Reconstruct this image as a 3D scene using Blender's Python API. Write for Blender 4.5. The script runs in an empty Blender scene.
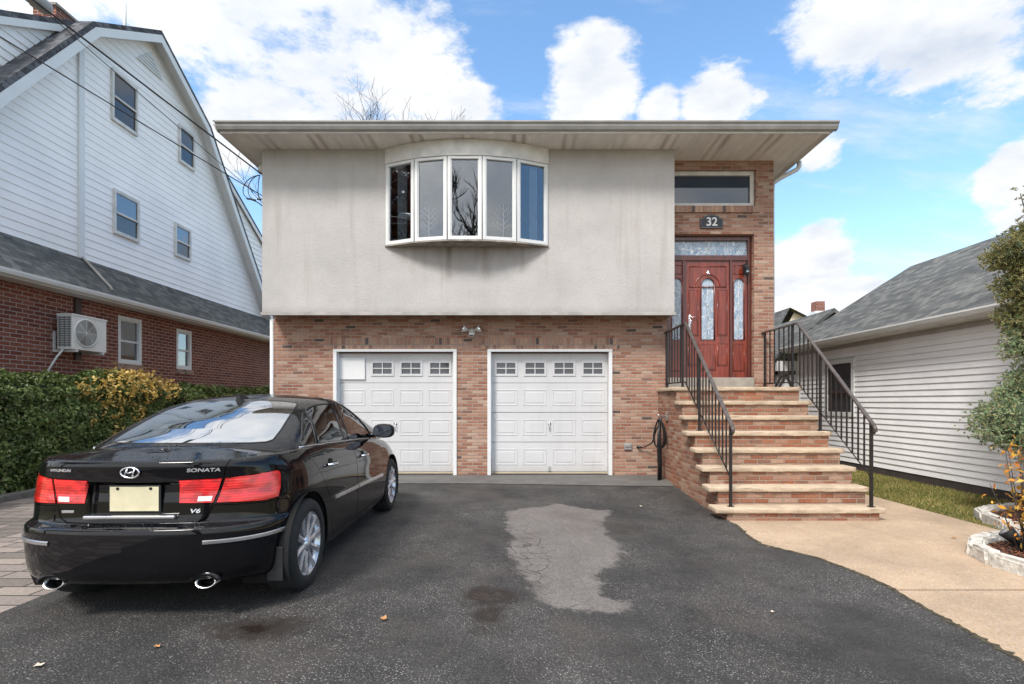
import bpy, bmesh, math, random
import numpy as np
from mathutils import Vector, Matrix
random.seed(7); RNG = np.random.default_rng(11)
SC = bpy.context.scene
COL = SC.collection
R = math.radians
# ---------------------------------------------------------------- objects
OFF = {}
def vec(a): return np.array(a, dtype=float)
# The right-hand side of the lot lies lower; its things are scaled up about the camera point
CAM_SCALED = [False]
def cam_scale(p): return np.asarray(p, dtype=float) * 1.12 + np.array([0, 0, -0.162])
def thing(name, label, cat, loc=(0, 0, 0), group=None):
    if CAM_SCALED[0]: loc = tuple(cam_scale(loc))
    o = bpy.data.objects.new(name, None); COL.objects.link(o)
    o.empty_display_size = 0.2
    o.location = loc; OFF[o.name] = vec(loc)
    o['label'] = label; o['category'] = cat
    if group: o['group'] = group
    return o
def tag(o, label=None, cat=None, group=None, kind=None):
    if label: o['label'] = label
    if cat: o['category'] = cat
    if group: o['group'] = group
    if kind: o['kind'] = kind
    return o
def off_of(p): return OFF.get(p.name, np.zeros(3)) if p else np.zeros(3)
def box_uv(me):
    n = len(me.polygons)
    if n == 0: return
    uv = me.uv_layers.new(name='UVMap')
    co = np.empty(len(me.vertices) * 3); me.vertices.foreach_get('co', co); co = co.reshape(-1, 3)
    no = np.empty(n * 3); me.polygons.foreach_get('normal', no); no = no.reshape(-1, 3)
    tot = np.empty(n, dtype=int); me.polygons.foreach_get('loop_total', tot)
    li = np.empty(len(me.loops), dtype=int); me.loops.foreach_get('vertex_index', li)
    fn = np.repeat(no, tot, axis=0); p = co[li]
    hx, hy = -fn[:, 1], fn[:, 0]
    l = np.hypot(hx, hy); flat = l < 0.2
    l[l < 1e-6] = 1
    hx, hy = hx / l, hy / l
    sgn = np.where(np.abs(hx) > np.abs(hy), np.sign(hx), np.sign(hy)); sgn[sgn == 0] = 1
    hx, hy = hx * sgn, hy * sgn
    vx = fn[:, 1] * 0 - fn[:, 2] * hy; vy = fn[:, 2] * hx; vz = fn[:, 0] * hy - fn[:, 1] * hx
    s2 = np.where(vz < 0, -1.0, 1.0)
    u = p[:, 0] * hx + p[:, 1] * hy
    v = (p[:, 0] * vx + p[:, 1] * vy + p[:, 2] * vz) * s2
    u = np.where(flat, p[:, 0], u); v = np.where(flat, p[:, 1], v)
    out = np.stack([u, v], 1).astype(np.float32).ravel()
    uv.data.foreach_set('uv', out)
def link_mesh(name, me, mat, parent):
    o = bpy.data.objects.new(name, me); COL.objects.link(o)
    if mat is not None:
        for m in (mat if isinstance(mat, (list, tuple)) else [mat]): me.materials.append(m)
    if parent is not None:
        o.parent = parent; OFF[o.name] = off_of(parent)
    return o
class MB:
    """collects shapes into one mesh"""
    def __init__(s): s.v = []; s.f = []; s.sm = []; s.mi = []
    def add(s, verts, faces, smooth=False, mi=0):
        b = len(s.v); s.v.extend([tuple(map(float, q)) for q in verts])
        for f in faces:
            s.f.append([b + i for i in f]); s.sm.append(smooth); s.mi.append(mi)
        return s
    def quad(s, a, b, c, d, **k): return s.add([a, b, c, d], [(0, 1, 2, 3)], **k)
    def bm(s, bm, smooth=False, mi=0):
        bm.verts.index_update()
        s.add([v.co[:] for v in bm.verts], [[v.index for v in f.verts] for f in bm.faces], smooth, mi); bm.free(); return s
    def box(s, x0, y0, z0, x1, y1, z1, bev=0.0, seg=2, mi=0, mat=None):
        x0, x1 = min(x0, x1), max(x0, x1); y0, y1 = min(y0, y1), max(y0, y1); z0, z1 = min(z0, z1), max(z0, z1)
        vs = [(x, y, z) for x in (x0, x1) for y in (y0, y1) for z in (z0, z1)]
        fs = [(0, 1, 3, 2), (4, 6, 7, 5), (0, 4, 5, 1), (2, 3, 7, 6), (0, 2, 6, 4), (1, 5, 7, 3)]
        if mat is not None: vs = [(mat @ Vector(q))[:] for q in vs]
        if bev <= 0: return s.add(vs, fs, False, mi)
        b = bmesh.new(); bv = [b.verts.new(q) for q in vs]
        for f in fs: b.faces.new([bv[i] for i in f])
        bmesh.ops.bevel(b, geom=list(b.edges), offset=bev, segments=seg, affect='EDGES', profile=0.6)
        return s.bm(b, False, mi)
    def prism(s, poly, axis, a, b, mi=0, smooth=False):
        """poly of 2-D points swept along axis ('x': (y,z), 'y': (x,z), 'z': (x,y)) from a to b"""
        def P(q, t): return {'x': (t, q[0], q[1]), 'y': (q[0], t, q[1]), 'z': (q[0], q[1], t)}[axis]
        n = len(poly)
        vs = [P(q, a) for q in poly] + [P(q, b) for q in poly]
        fs = [list(range(n))[::-1], list(range(n, 2 * n))] + [(i, (i + 1) % n, n + (i + 1) % n, n + i) for i in range(n)]
        return s.add(vs, fs, smooth, mi)
    def tube(s, pts, r, seg=8, cap=True, mi=0, closed=False):
        pts = [Vector(p) for p in pts]; n = len(pts)
        rs = r if isinstance(r, (list, tuple)) else [r] * n
        ring = []; up = None
        for i, p in enumerate(pts):
            if closed: d = pts[(i + 1) % n] - pts[i - 1]
            else: d = pts[min(i + 1, n - 1)] - pts[max(i - 1, 0)]
            d.normalize()
            if up is None:
                up = Vector((0, 0, 1)) if abs(d.z) < 0.9 else Vector((1, 0, 0))
            a = d.cross(up)
            if a.length < 1e-4: a = d.orthogonal()
            a.normalize(); b = a.cross(d).normalized(); up = b
            ring.append([p + (a * math.cos(t) + b * math.sin(t)) * rs[i] for t in [2 * math.pi * k / seg for k in range(seg)]])
        vs = [q[:] for rr in ring for q in rr]; fs = []
        m = n if closed else n - 1
        for i in range(m):
            j = (i + 1) % n
            for k in range(seg):
                k2 = (k + 1) % seg
                fs.append((i * seg + k, i * seg + k2, j * seg + k2, j * seg + k))
        if cap and not closed:
            fs.append(list(range(seg))[::-1]); fs.append([(n - 1) * seg + k for k in range(seg)])
        return s.add(vs, fs, True, mi)
    def lathe(s, prof, c, axis='z', seg=32, mi=0, smooth=True, cap=True):
        """prof [(r, h)], revolved round axis through c"""
        vs = []; n = len(prof)
        for r, h in prof:
            for k in range(seg):
                t = 2 * math.pi * k / seg; a, b = r * math.cos(t), r * math.sin(t)
                q = {'z': (a, b, h), 'x': (h, a, b), 'y': (a, h, b)}[axis]
                vs.append((c[0] + q[0], c[1] + q[1], c[2] + q[2]))
        fs = [(i * seg + k, i * seg + (k + 1) % seg, (i + 1) * seg + (k + 1) % seg, (i + 1) * seg + k) for i in range(n - 1) for k in range(seg)]
        if cap: fs.append(list(range(seg))[::-1]); fs.append([(n - 1) * seg + k for k in range(seg)])
        return s.add(vs, fs, smooth, mi)
    def build(s, name, mat, parent=None, local=False, recalc=True, auto=None):
        me = bpy.data.meshes.new(name)
        if CAM_SCALED[0] and not local: s.v = [tuple(q) for q in cam_scale(np.array(s.v))]
        me.from_pydata(s.v, [], s.f)
        if any(s.sm): me.polygons.foreach_set('use_smooth', s.sm)
        if any(s.mi): me.polygons.foreach_set('material_index', s.mi)
        if recalc:
            b = bmesh.new(); b.from_mesh(me); bmesh.ops.recalc_face_normals(b, faces=b.faces); b.to_mesh(me); b.free()
        if auto is not None: sharp_by_angle(me, auto)
        me.update(); box_uv(me)
        o = link_mesh(name, me, mat, parent)
        if parent is not None and not local:
            L = off_of(parent)
            if np.abs(L).max() > 0: me.transform(Matrix.Translation(-Vector(L)))
        return o
def sharp_by_angle(me, deg):
    b = bmesh.new(); b.from_mesh(me)
    for e in b.edges:
        e.smooth = not (len(e.link_faces) == 2 and e.calc_face_angle(0) > R(deg))
    for f in b.faces: f.smooth = True
    b.to_mesh(me); b.free()
def np_mesh(name, verts, faces, mat, parent=None, smooth=False):
    """big mesh of equal-sized faces from arrays (world coordinates)"""
    verts = np.asarray(verts, dtype=np.float32); faces = np.asarray(faces, dtype=np.int32)
    if CAM_SCALED[0]: verts = cam_scale(verts).astype(np.float32)
    L = off_of(parent) if parent is not None else np.zeros(3)
    me = bpy.data.meshes.new(name)
    me.vertices.add(len(verts)); me.vertices.foreach_set('co', (verts - L.astype(np.float32)).ravel())
    k = faces.shape[1]
    me.loops.add(faces.size); me.loops.foreach_set('vertex_index', faces.ravel())
    me.polygons.add(len(faces))
    me.polygons.foreach_set('loop_start', np.arange(0, faces.size, k, dtype=np.int32))
    if smooth: me.polygons.foreach_set('use_smooth', np.ones(len(faces), dtype=bool))
    me.update(calc_edges=True); me.validate()
    return link_mesh(name, me, mat, parent)
def text_mesh(body, size, depth=0.004, bold=0.0, shear=0.0, font_sx=1.0):
    cu = bpy.data.curves.new('lettering', 'FONT'); cu.body = body; cu.size = size
    cu.align_x = 'CENTER'; cu.align_y = 'CENTER'; cu.extrude = depth; cu.offset = bold; cu.shear = shear
    o = bpy.data.objects.new('lettering_tmp', cu); COL.objects.link(o)
    dg = bpy.context.evaluated_depsgraph_get(); dg.update()
    me = bpy.data.meshes.new_from_object(o.evaluated_get(dg)); bpy.data.objects.remove(o); bpy.data.curves.remove(cu)
    me.transform(Matrix.Scale(font_sx, 4, (1, 0, 0)))
    return me
def put_text(name, me, mat, M, parent=None):
    me.transform(M); me.name = name
    o = link_mesh(name, me, mat, parent)
    if parent is not None:
        me.transform(Matrix.Translation(-Vector(off_of(parent))))
    return o
FACE_CAM = Matrix.Rotation(R(90), 4, 'X')     # text lying in XY -> upright, readable from -Y
# ---------------------------------------------------------------- materials
class NT:
    def __init__(s, name):
        s.m = bpy.data.materials.new(name); s.m.use_nodes = True; s.t = s.m.node_tree
        s.b = s.t.nodes['Principled BSDF']; s.out = s.t.nodes['Material Output']; s._uv = None
    def n(s, typ, ins=None, **props):
        nd = s.t.nodes.new(typ)
        for k, v in props.items(): setattr(nd, k, v)
        for k, v in (ins or {}).items(): s.set(nd.inputs[k], v)
        return nd
    def set(s, sock, v):
        if isinstance(v, bpy.types.NodeSocket): s.t.links.new(v, sock)
        elif isinstance(v, (tuple, list)) and sock.type == 'RGBA' and len(v) == 3: sock.default_value = (*v, 1)
        else: sock.default_value = v
    def uv(s):
        if s._uv is None: s._uv = s.n('ShaderNodeUVMap', uv_map='UVMap').outputs[0]
        return s._uv
    def pos(s): return s.n('ShaderNodeNewGeometry').outputs['Position']
    def objc(s): return s.n('ShaderNodeTexCoord').outputs['Object']
    def math(s, op, a, b=0.0, c=None, clamp=False):
        nd = s.n('ShaderNodeMath', operation=op, use_clamp=clamp); s.set(nd.inputs[0], a); s.set(nd.inputs[1], b)
        if c is not None: s.set(nd.inputs[2], c)
        return nd.outputs[0]
    def sep(s, v): return s.n('ShaderNodeSeparateXYZ', {0: v}).outputs
    def comb(s, x=0.0, y=0.0, z=0.0): return s.n('ShaderNodeCombineXYZ', {0: x, 1: y, 2: z}).outputs[0]
    def mapv(s, v, scale=(1, 1, 1), loc=(0, 0, 0), rot=(0, 0, 0)):
        return s.n('ShaderNodeMapping', {'Vector': v, 'Scale': scale, 'Location': loc, 'Rotation': rot}).outputs[0]
    def noise(s, v, scale, detail=4.0, rough=0.55, out=0, dist=0.0):
        return s.n('ShaderNodeTexNoise', {'Vector': v, 'Scale': scale, 'Detail': detail, 'Roughness': rough, 'Distortion': dist}).outputs[out]
    def voro(s, v, scale, feature='F1', out='Distance', rnd=1.0):
        return s.n('ShaderNodeTexVoronoi', {'Vector': v, 'Scale': scale, 'Randomness': rnd}, feature=feature).outputs[out]
    def ramp(s, f, stops, interp='LINEAR'):
        nd = s.n('ShaderNodeValToRGB', {0: f}); cr = nd.color_ramp; cr.interpolation = interp
        while len(cr.elements) < len(stops): cr.elements.new(0.5)
        for e, (p, c) in zip(cr.elements, stops):
            e.position = p; e.color = (c, c, c, 1) if isinstance(c, (int, float)) else (*c, 1)
        return nd.outputs[0]
    def step(s, f, a, b):
        nd = s.n('ShaderNodeMapRange', {0: f, 1: a, 2: b, 3: 0.0, 4: 1.0}, interpolation_type='SMOOTHSTEP'); return nd.outputs[0]
    def rng(s, f, a, b, c, d): return s.n('ShaderNodeMapRange', {0: f, 1: a, 2: b, 3: c, 4: d}).outputs[0]
    def mix(s, f, a, b, mode='MIX'):
        nd = s.n('ShaderNodeMix', data_type='RGBA', blend_type=mode)
        s.set(nd.inputs[0], f); s.set(nd.inputs[6], a); s.set(nd.inputs[7], b); return nd.outputs[2]
    def hsv(s, c, h=0.5, sat=1.0, v=1.0):
        return s.n('ShaderNodeHueSaturation', {'Hue': h, 'Saturation': sat, 'Value': v, 'Color': c}).outputs[0]
    def bump(s, h, dist=0.01, strength=1.0, normal=None):
        nd = s.n('ShaderNodeBump', {'Height': h, 'Distance': dist, 'Strength': strength})
        if normal is not None: s.set(nd.inputs['Normal'], normal)
        return nd.outputs[0]
    def attr(s, name, out='Fac'): return s.n('ShaderNodeAttribute', attribute_name=name).outputs[out]
    def white(s, v): return s.n('ShaderNodeTexWhiteNoise', {0: v}, noise_dimensions='3D').outputs[0]
    def island(s): return s.n('ShaderNodeNewGeometry').outputs['Random Per Island']
    def done(s, base=None, rough=0.6, metal=0.0, normal=None, **kw):
        if base is not None: s.set(s.b.inputs['Base Color'], base)
        s.set(s.b.inputs['Roughness'], rough); s.set(s.b.inputs['Metallic'], metal)
        if normal is not None: s.set(s.b.inputs['Normal'], normal)
        for k, v in kw.items(): s.set(s.b.inputs[k.replace('_', ' ')], v)
        return s.m
def plain(name, col, rough=0.5, metal=0.0, var=0.12, scale=3.0, bump=0.0, bscale=60.0, **kw):
    t = NT(name); p = t.objc()
    nz = t.noise(p, scale, 5.0)
    f = t.rng(nz, 0.3, 0.7, 1 - var, 1 + var)
    c = t.mix(1.0, col, t.comb(f, f, f), 'MULTIPLY')
    rr = t.rng(t.noise(p, scale * 4, 4.0), 0.3, 0.7, max(rough - 0.06, 0.02), min(rough + 0.06, 1))
    nrm = t.bump(t.noise(p, bscale, 4.0), bump) if bump > 0 else None
    return t.done(c, rr, metal, nrm, **kw)
def m_brick(name, pal, mortar, w=0.195, h=0.060, mw=0.010, vert=False, dirt=None):
    t = NT(name); uv = t.uv(); o = t.sep(uv)
    nzv = t.noise(uv, 9.0, 3.0, out=1)
    jx = t.math('MULTIPLY', t.math('SUBTRACT', t.sep(nzv)[0], 0.5), 0.010)
    jy = t.math('MULTIPLY', t.math('SUBTRACT', t.sep(nzv)[1], 0.5), 0.010)
    a, b = (o[1], o[0]) if vert else (o[0], o[1])
    u = t.math('ADD', a, jx); v = t.math('ADD', b, jy)
    row = t.math('FLOOR', t.math('DIVIDE', v, h))
    sh = t.math('MULTIPLY', t.math('FLOORED_MODULO', row, 2.0), 0.5 if not vert else 0.0)
    uu = t.math('ADD', t.math('DIVIDE', u, w), sh)
    colu = t.math('FLOOR', uu)
    fu = t.math('SUBTRACT', uu, colu); fv = t.math('FRACT', t.math('DIVIDE', v, h))
    fv = t.math('SUBTRACT', t.math('DIVIDE', v, h), row)
    eu = t.math('MULTIPLY', t.math('MINIMUM', fu, t.math('SUBTRACT', 1.0, fu)), w)
    ev = t.math('MULTIPLY', t.math('MINIMUM', fv, t.math('SUBTRACT', 1.0, fv)), h)
    e = t.math('MINIMUM', eu, ev)
    rough_e = t.math('ADD', e, t.math('MULTIPLY', t.math('SUBTRACT', t.noise(uv, 70.0, 3.0), 0.5), 0.008))
    mask = t.step(rough_e, mw * 0.45, mw * 0.45 + 0.005)
    rnd = t.white(t.comb(colu, row, 3.0))
    c = t.ramp(rnd, pal, 'CONSTANT')
    fine = t.noise(uv, 45.0, 5.0, 0.7)
    c = t.hsv(c, v=t.rng(fine, 0.25, 0.75, 0.62, 1.42))
    big = t.noise(uv, 0.9, 4.0)
    c = t.hsv(c, v=t.rng(big, 0.3, 0.7, 0.86, 1.12))
    mcol = t.hsv((*mortar, 1), v=t.rng(fine, 0.25, 0.75, 0.8, 1.15))
    c = t.mix(mask, mcol, c)
    hgt = t.math('ADD', mask, t.math('MULTIPLY', fine, 0.45))
    if dirt: c = dirt(t, c)
    return t.done(c, 0.9, 0, t.bump(hgt, 0.010, 1.0), Specular_IOR_Level=0.25)
def m_shingle(name, pal, w=0.19, h=0.125):
    t = NT(name); uv = t.uv(); o = t.sep(uv)
    row = t.math('FLOOR', t.math('DIVIDE', o[1], h))
    sh = t.white(t.comb(row, 1.0, 7.0))
    uu = t.math('ADD', t.math('DIVIDE', o[0], w), t.math('MULTIPLY', sh, 5.0)); cu = t.math('FLOOR', uu)
    fu = t.math('SUBTRACT', uu, cu); fv = t.math('SUBTRACT', t.math('DIVIDE', o[1], h), row)
    rnd = t.white(t.comb(cu, row, 2.0))
    c = t.ramp(rnd, pal)
    c = t.hsv(c, v=t.rng(t.noise(uv, 260.0, 2.0), 0.3, 0.7, 0.75, 1.3))
    c = t.hsv(c, v=t.rng(t.noise(uv, 0.6, 4.0), 0.3, 0.7, 0.85, 1.15))
    gap = t.math('MINIMUM', t.math('MULTIPLY', t.math('MINIMUM', fu, t.math('SUBTRACT', 1.0, fu)), w), t.math('MULTIPLY', fv, h))
    g = t.step(gap, 0.001, 0.009)
    c = t.mix(g, t.hsv(c, v=0.45), c)
    hg = t.math('ADD', t.math('SUBTRACT', 1.0, fv), t.math('ADD', t.math('MULTIPLY', rnd, 0.5), t.math('MULTIPLY', g, 0.4)))
    return t.done(c, 0.92, 0, t.bump(hg, 0.012, 0.9), Specular_IOR_Level=0.2)
def m_glass(name, tint=(0.7, 0.75, 0.76), refl=0.30, rough=0.01, wav=0.006):
    t = NT(name); nt = t.t
    tr = t.n('ShaderNodeBsdfTransparent', {0: (*tint, 1)})
    gl = t.n('ShaderNodeBsdfGlossy', {'Color': (0.95, 0.97, 1, 1), 'Roughness': rough})
    p = t.objc(); bp = t.bump(t.noise(p, 1.3, 2.0), wav, 0.35); t.set(gl.inputs['Normal'], bp)
    fr = t.n('ShaderNodeFresnel', {0: 1.5})
    f = t.math('ADD', t.math('MULTIPLY', fr.outputs[0], 1.0), refl - 0.04, clamp=True)
    mx = t.n('ShaderNodeMixShader'); t.set(mx.inputs[0], f)
    nt.links.new(tr.outputs[0], mx.inputs[1]); nt.links.new(gl.outputs[0], mx.inputs[2])
    nt.links.new(mx.outputs[0], t.out.inputs[0]); nt.nodes.remove(t.b)
    return t.m
def m_leaf(name, stops, rough=0.55, trans=0.25, nscale=1.2):
    t = NT(name)
    r = t.island(); c = t.ramp(r, stops)
    nz = t.noise(t.pos(), nscale, 3.0)
    c = t.hsv(c, v=t.rng(nz, 0.3, 0.7, 0.65, 1.4))
    t.done(c, rough, 0, None, Specular_IOR_Level=0.3)
    tl = t.n('ShaderNodeBsdfTranslucent', {0: c}); mx = t.n('ShaderNodeMixShader', {0: trans})
    t.t.links.new(t.b.outputs[0], mx.inputs[1]); t.t.links.new(tl.outputs[0], mx.inputs[2]); t.t.links.new(mx.outputs[0], t.out.inputs[0])
    return t.m
M = {}
M['brick'] = m_brick('house_brick', [(0.0, (0.310, 0.155, 0.103)), (0.2, (0.355, 0.192, 0.133)), (0.40, (0.275, 0.122, 0.080)), (0.55, (0.385, 0.235, 0.168)), (0.72, (0.320, 0.165, 0.110)), (0.84, (0.41, 0.275, 0.205)), (0.93, (0.21, 0.112, 0.080)), (0.98, (0.10, 0.070, 0.057))], (0.37, 0.300, 0.250))
M['brick_row'] = m_brick('house_brick_soldier', [(0.0, (0.33, 0.18, 0.125)), (0.25, (0.42, 0.25, 0.17)), (0.5, (0.25, 0.13, 0.095)), (0.65, (0.36, 0.22, 0.16)), (0.93, (0.12, 0.085, 0.075))], (0.34, 0.29, 0.25), w=0.24, h=0.0715, vert=True)
M['brick_step'] = m_brick('step_brick', [(0.0, (0.26, 0.125, 0.080)), (0.22, (0.31, 0.18, 0.125)), (0.42, (0.235, 0.092, 0.055)), (0.6, (0.34, 0.215, 0.152)), (0.78, (0.27, 0.115, 0.070)), (0.9, (0.20, 0.105, 0.072))], (0.31, 0.24, 0.185), h=0.066,
    dirt=lambda t, c: t.mix(t.math('MULTIPLY', t.step(t.noise(t.uv(), 2.2, 5.0), 0.5, 0.70), 0.40), c, (0.36, 0.13, 0.06)))
M['brick_red'] = m_brick('red_brick', [(0.0, (0.20, 0.062, 0.040)), (0.3, (0.23, 0.078, 0.050)), (0.55, (0.165, 0.050, 0.034)), (0.8, (0.25, 0.092, 0.060))], (0.42, 0.34, 0.30), w=0.225, h=0.078, mw=0.011)
M['shingle'] = m_shingle('grey_shingles', [(0.0, (0.070, 0.073, 0.072)), (0.5, (0.098, 0.100, 0.097)), (1.0, (0.150, 0.148, 0.140))])
M['shingle_dark'] = m_shingle('dark_shingles', [(0.0, (0.05, 0.05, 0.055)), (0.5, (0.085, 0.087, 0.095)), (1.0, (0.14, 0.14, 0.15))])
def _stucco():
    t = NT('grey_stucco'); uv = t.uv(); p = t.objc()
    c = (0.455, 0.43, 0.412, 1)
    cl = t.noise(uv, 1.1, 6.0, 0.6)
    c1 = t.hsv(c, v=t.rng(cl, 0.3, 0.7, 0.88, 1.10))
    st = t.noise(t.mapv(uv, (5.0, 0.35, 1)), 1.0, 5.0, 0.6)
    c1 = t.mix(t.math('MULTIPLY', t.step(st, 0.52, 0.78), 0.45), c1, (0.33, 0.285, 0.25, 1))
    c1 = t.hsv(c1, v=t.rng(t.noise(uv, 35.0, 4.0, 0.7), 0.3, 0.7, 0.93, 1.07))
    c1 = t.mix(t.math('MULTIPLY', t.attr('stain_shade'), t.rng(t.noise(t.mapv(uv, (4, 1.2, 1)), 2.0, 5.0), 0.3, 0.7, 0.7, 1.15)), c1, (0.17, 0.14, 0.115, 1))
    h = t.math('ADD', t.noise(uv, 55.0, 5.0, 0.75), t.math('MULTIPLY', t.voro(uv, 40.0), 0.5))
    return t.done(c1, 0.93, 0, t.bump(h, 0.006, 0.7), Specular_IOR_Level=0.2)
M['stucco'] = _stucco()
M['white'] = plain('white_trim_paint', (0.66, 0.66, 0.65), 0.45, var=0.05, scale=2.0)
def _gdoor():
    t = NT('white_garage_door_paint'); p = t.pos(); o = t.sep(p)
    st = t.noise(t.mapv(p, (9.0, 9.0, 0.7)), 1.5, 5.0, 0.6); c = t.hsv((0.555, 0.55, 0.55, 1), v=t.rng(t.noise(p, 1.2, 5.0), 0.3, 0.7, 0.93, 1.05))
    c = t.mix(t.math('MULTIPLY', t.step(st, 0.5, 0.75), 0.22), c, (0.40, 0.37, 0.33, 1))
    low = t.math('MULTIPLY', t.math('SUBTRACT', 1.0, t.step(t.math('ADD', o[2], t.math('MULTIPLY', t.noise(p, 12.0, 5.0), 0.3)), 0.12, 0.42)), 0.35)
    c = t.mix(low, c, (0.36, 0.32, 0.26, 1))
    return t.done(c, 0.42, 0, t.bump(t.noise(p, 3.0, 3.0), 0.004, 0.5))
M['door_white'] = _gdoor()
M['jamb_shade'] = plain('bluish_jamb_shade', (0.62, 0.66, 0.72), 0.45, var=0.05)
M['siding_left'] = plain('pale_vinyl_siding', (0.86, 0.825, 0.80), 0.45, var=0.07, scale=0.8, bump=0.03, bscale=1.6)
M['siding_right'] = plain('white_vinyl_siding', (0.84, 0.83, 0.83), 0.45, var=0.07, scale=0.8, bump=0.03, bscale=1.6)
M['offwhite'] = plain('weathered_white_trim', (0.58, 0.56, 0.53), 0.6, var=0.16, scale=5.0)
M['gutter'] = plain('grey_gutter_metal', (0.32, 0.31, 0.30), 0.4, 0.0, var=0.15, scale=4.0)
M['roofedge'] = plain('dark_roof_edge', (0.07, 0.07, 0.075), 0.8, var=0.2)
def _soffit():
    t = NT('beige_soffit'); o = t.sep(t.uv())
    m = t.math('FLOORED_MODULO', t.math('ADD', o[0], 0.30), 0.86)
    d1 = t.math('ABSOLUTE', t.math('SUBTRACT', m, 0.20)); d2 = t.math('ABSOLUTE', t.math('SUBTRACT', m, 0.36))
    d = t.math('MINIMUM', d1, d2)
    nz = t.noise(t.mapv(t.uv(), (6, 1.2, 1)), 1.0, 5.0)
    k = t.math('MULTIPLY', t.math('SUBTRACT', 1.0, t.step(t.math('ADD', d, t.math('MULTIPLY', nz, 0.05)), 0.03, 0.085)), t.rng(t.noise(t.uv(), 0.9, 2.0), 0.35, 0.65, 0.2, 0.9))
    c = t.hsv((0.73, 0.695, 0.66, 1), v=t.rng(nz, 0.3, 0.7, 0.85, 1.1))
    c = t.mix(k, c, (0.38, 0.325, 0.285, 1))
    rib = t.math('FRACT', t.math('MULTIPLY', o[0], 9.0))
    hh = t.step(t.math('ABSOLUTE', t.math('SUBTRACT', rib, 0.5)), 0.38, 0.48)
    return t.done(c, 0.6, 0, t.bump(hh, 0.004, 0.6))
M['soffit'] = _soffit()
def _wood(name, c0, c1, rough=0.3, axis=2):
    t = NT(name); p = t.objc()
    sc = [9, 9, 9]; sc[axis] = 0.7
    g = t.noise(t.mapv(p, tuple(sc)), 3.0, 6.0, 0.65, dist=0.6)
    c = t.mix(t.step(g, 0.3, 0.7), (*c0, 1), (*c1, 1))
    return t.done(c, rough, 0, t.bump(g, 0.001, 0.4), Coat_Weight=0.3, Coat_Roughness=0.15)
M['mahogany'] = _wood('red_mahogany', (0.10, 0.015, 0.008), (0.235, 0.038, 0.017))
M['mahogany_dark'] = _wood('dark_mahogany', (0.055, 0.013, 0.009), (0.11, 0.025, 0.015))
M['darkframe'] = plain('dark_brown_frame', (0.045, 0.022, 0.018), 0.4)
M['iron'] = plain('dark_bronze_iron', (0.020, 0.017, 0.017), 0.42, 0.3, var=0.25, scale=20.0, bump=0.0006, bscale=200)
M['rail_worn'] = plain('worn_bronze_handrail', (0.085, 0.07, 0.064), 0.4, 0.2, var=0.35, scale=14.0)
M['black_metal'] = plain('black_metal', (0.012, 0.012, 0.013), 0.4)
M['black_plastic'] = plain('black_plastic', (0.015, 0.015, 0.016), 0.5, bump=0.0004, bscale=300)
M['rubber'] = plain('tyre_rubber', (0.014, 0.014, 0.014), 0.8, var=0.25, scale=12, bump=0.001, bscale=120)
M['hose'] = plain('black_hose_rubber', (0.010, 0.010, 0.011), 0.35)
M['chrome'] = plain('chrome', (0.80, 0.81, 0.83), 0.08, 1.0, var=0.03)
M['brushed'] = plain('satin_silver', (0.60, 0.60, 0.62), 0.3, 1.0, var=0.05)
M['alloy'] = plain('alloy_wheel_silver', (0.62, 0.63, 0.66), 0.28, 0.75, var=0.08, scale=9)
M['grey_plastic'] = plain('grey_plastic', (0.30, 0.30, 0.30), 0.5)
M['ac_white'] = plain('ivory_enamel', (0.66, 0.65, 0.62), 0.4, var=0.06)
M['ac_grille'] = plain('shadowed_grille', (0.16, 0.16, 0.165), 0.5)
M['glass'] = m_glass('window_glass', (0.80, 0.83, 0.85), 0.10)
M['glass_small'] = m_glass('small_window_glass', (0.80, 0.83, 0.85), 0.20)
M['glass_car'] = m_glass('car_glass', (0.42, 0.47, 0.45), 0.13, 0.005, 0.0005)
M['glass_car_rear'] = m_glass('rear_screen_glass', (0.55, 0.58, 0.56), 0.46, 0.01, 0.001)
def _dkglass(name, col, rough=0.04):
    t = NT(name); return t.done((*col, 1), rough, 0, t.bump(t.noise(t.objc(), 1.5, 2.0), 0.004, 0.3), Specular_IOR_Level=1.0)
M['pane_dark'] = _dkglass('dark_window_pane', (0.012, 0.014, 0.017))
M['pane_garage'] = _dkglass('garage_door_pane', (0.03, 0.034, 0.04), 0.08)
M['pane_blue'] = _dkglass('transom_pane', (0.012, 0.03, 0.06), 0.03)
def _leaded():
    t = NT('leaded_glass'); p = t.objc()
    q = t.mapv(p, (1, 1, 0.45), rot=(0, R(45), 0))
    e = t.voro(q, 17.0, 'DISTANCE_TO_EDGE'); k = t.step(e, 0.02, 0.05)
    cell = t.voro(q, 17.0, 'F1', 'Color')
    c = t.mix(t.sep(cell)[0], (0.16, 0.24, 0.34, 1), (0.33, 0.42, 0.52, 1))
    c = t.mix(k, (0.60, 0.62, 0.64, 1), c)
    return t.done(c, 0.12, 0, t.bump(t.math('ADD', k, t.noise(p, 60, 2.0)), 0.004, 0.7), Specular_IOR_Level=0.8)
M['leaded'] = _leaded()
M['curtain'] = plain('pale_curtain', (0.62, 0.64, 0.66), 0.9, var=0.1)
M['curtain_red'] = plain('dark_red_drape', (0.10, 0.025, 0.02), 0.9, var=0.4, scale=16)
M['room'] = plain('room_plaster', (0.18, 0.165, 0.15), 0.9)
M['blind'] = plain('white_window_blind', (0.62, 0.62, 0.62), 0.7, var=0.06)
M['twig'] = plain('white_twig_paint', (0.85, 0.86, 0.88), 0.6)
M['bark'] = plain('grey_bark', (0.055, 0.045, 0.038), 0.9, var=0.3, scale=8, bump=0.006, bscale=25)
M['wood_dark'] = plain('weathered_dark_wood', (0.05, 0.04, 0.035), 0.8, var=0.3, scale=10)
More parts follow.
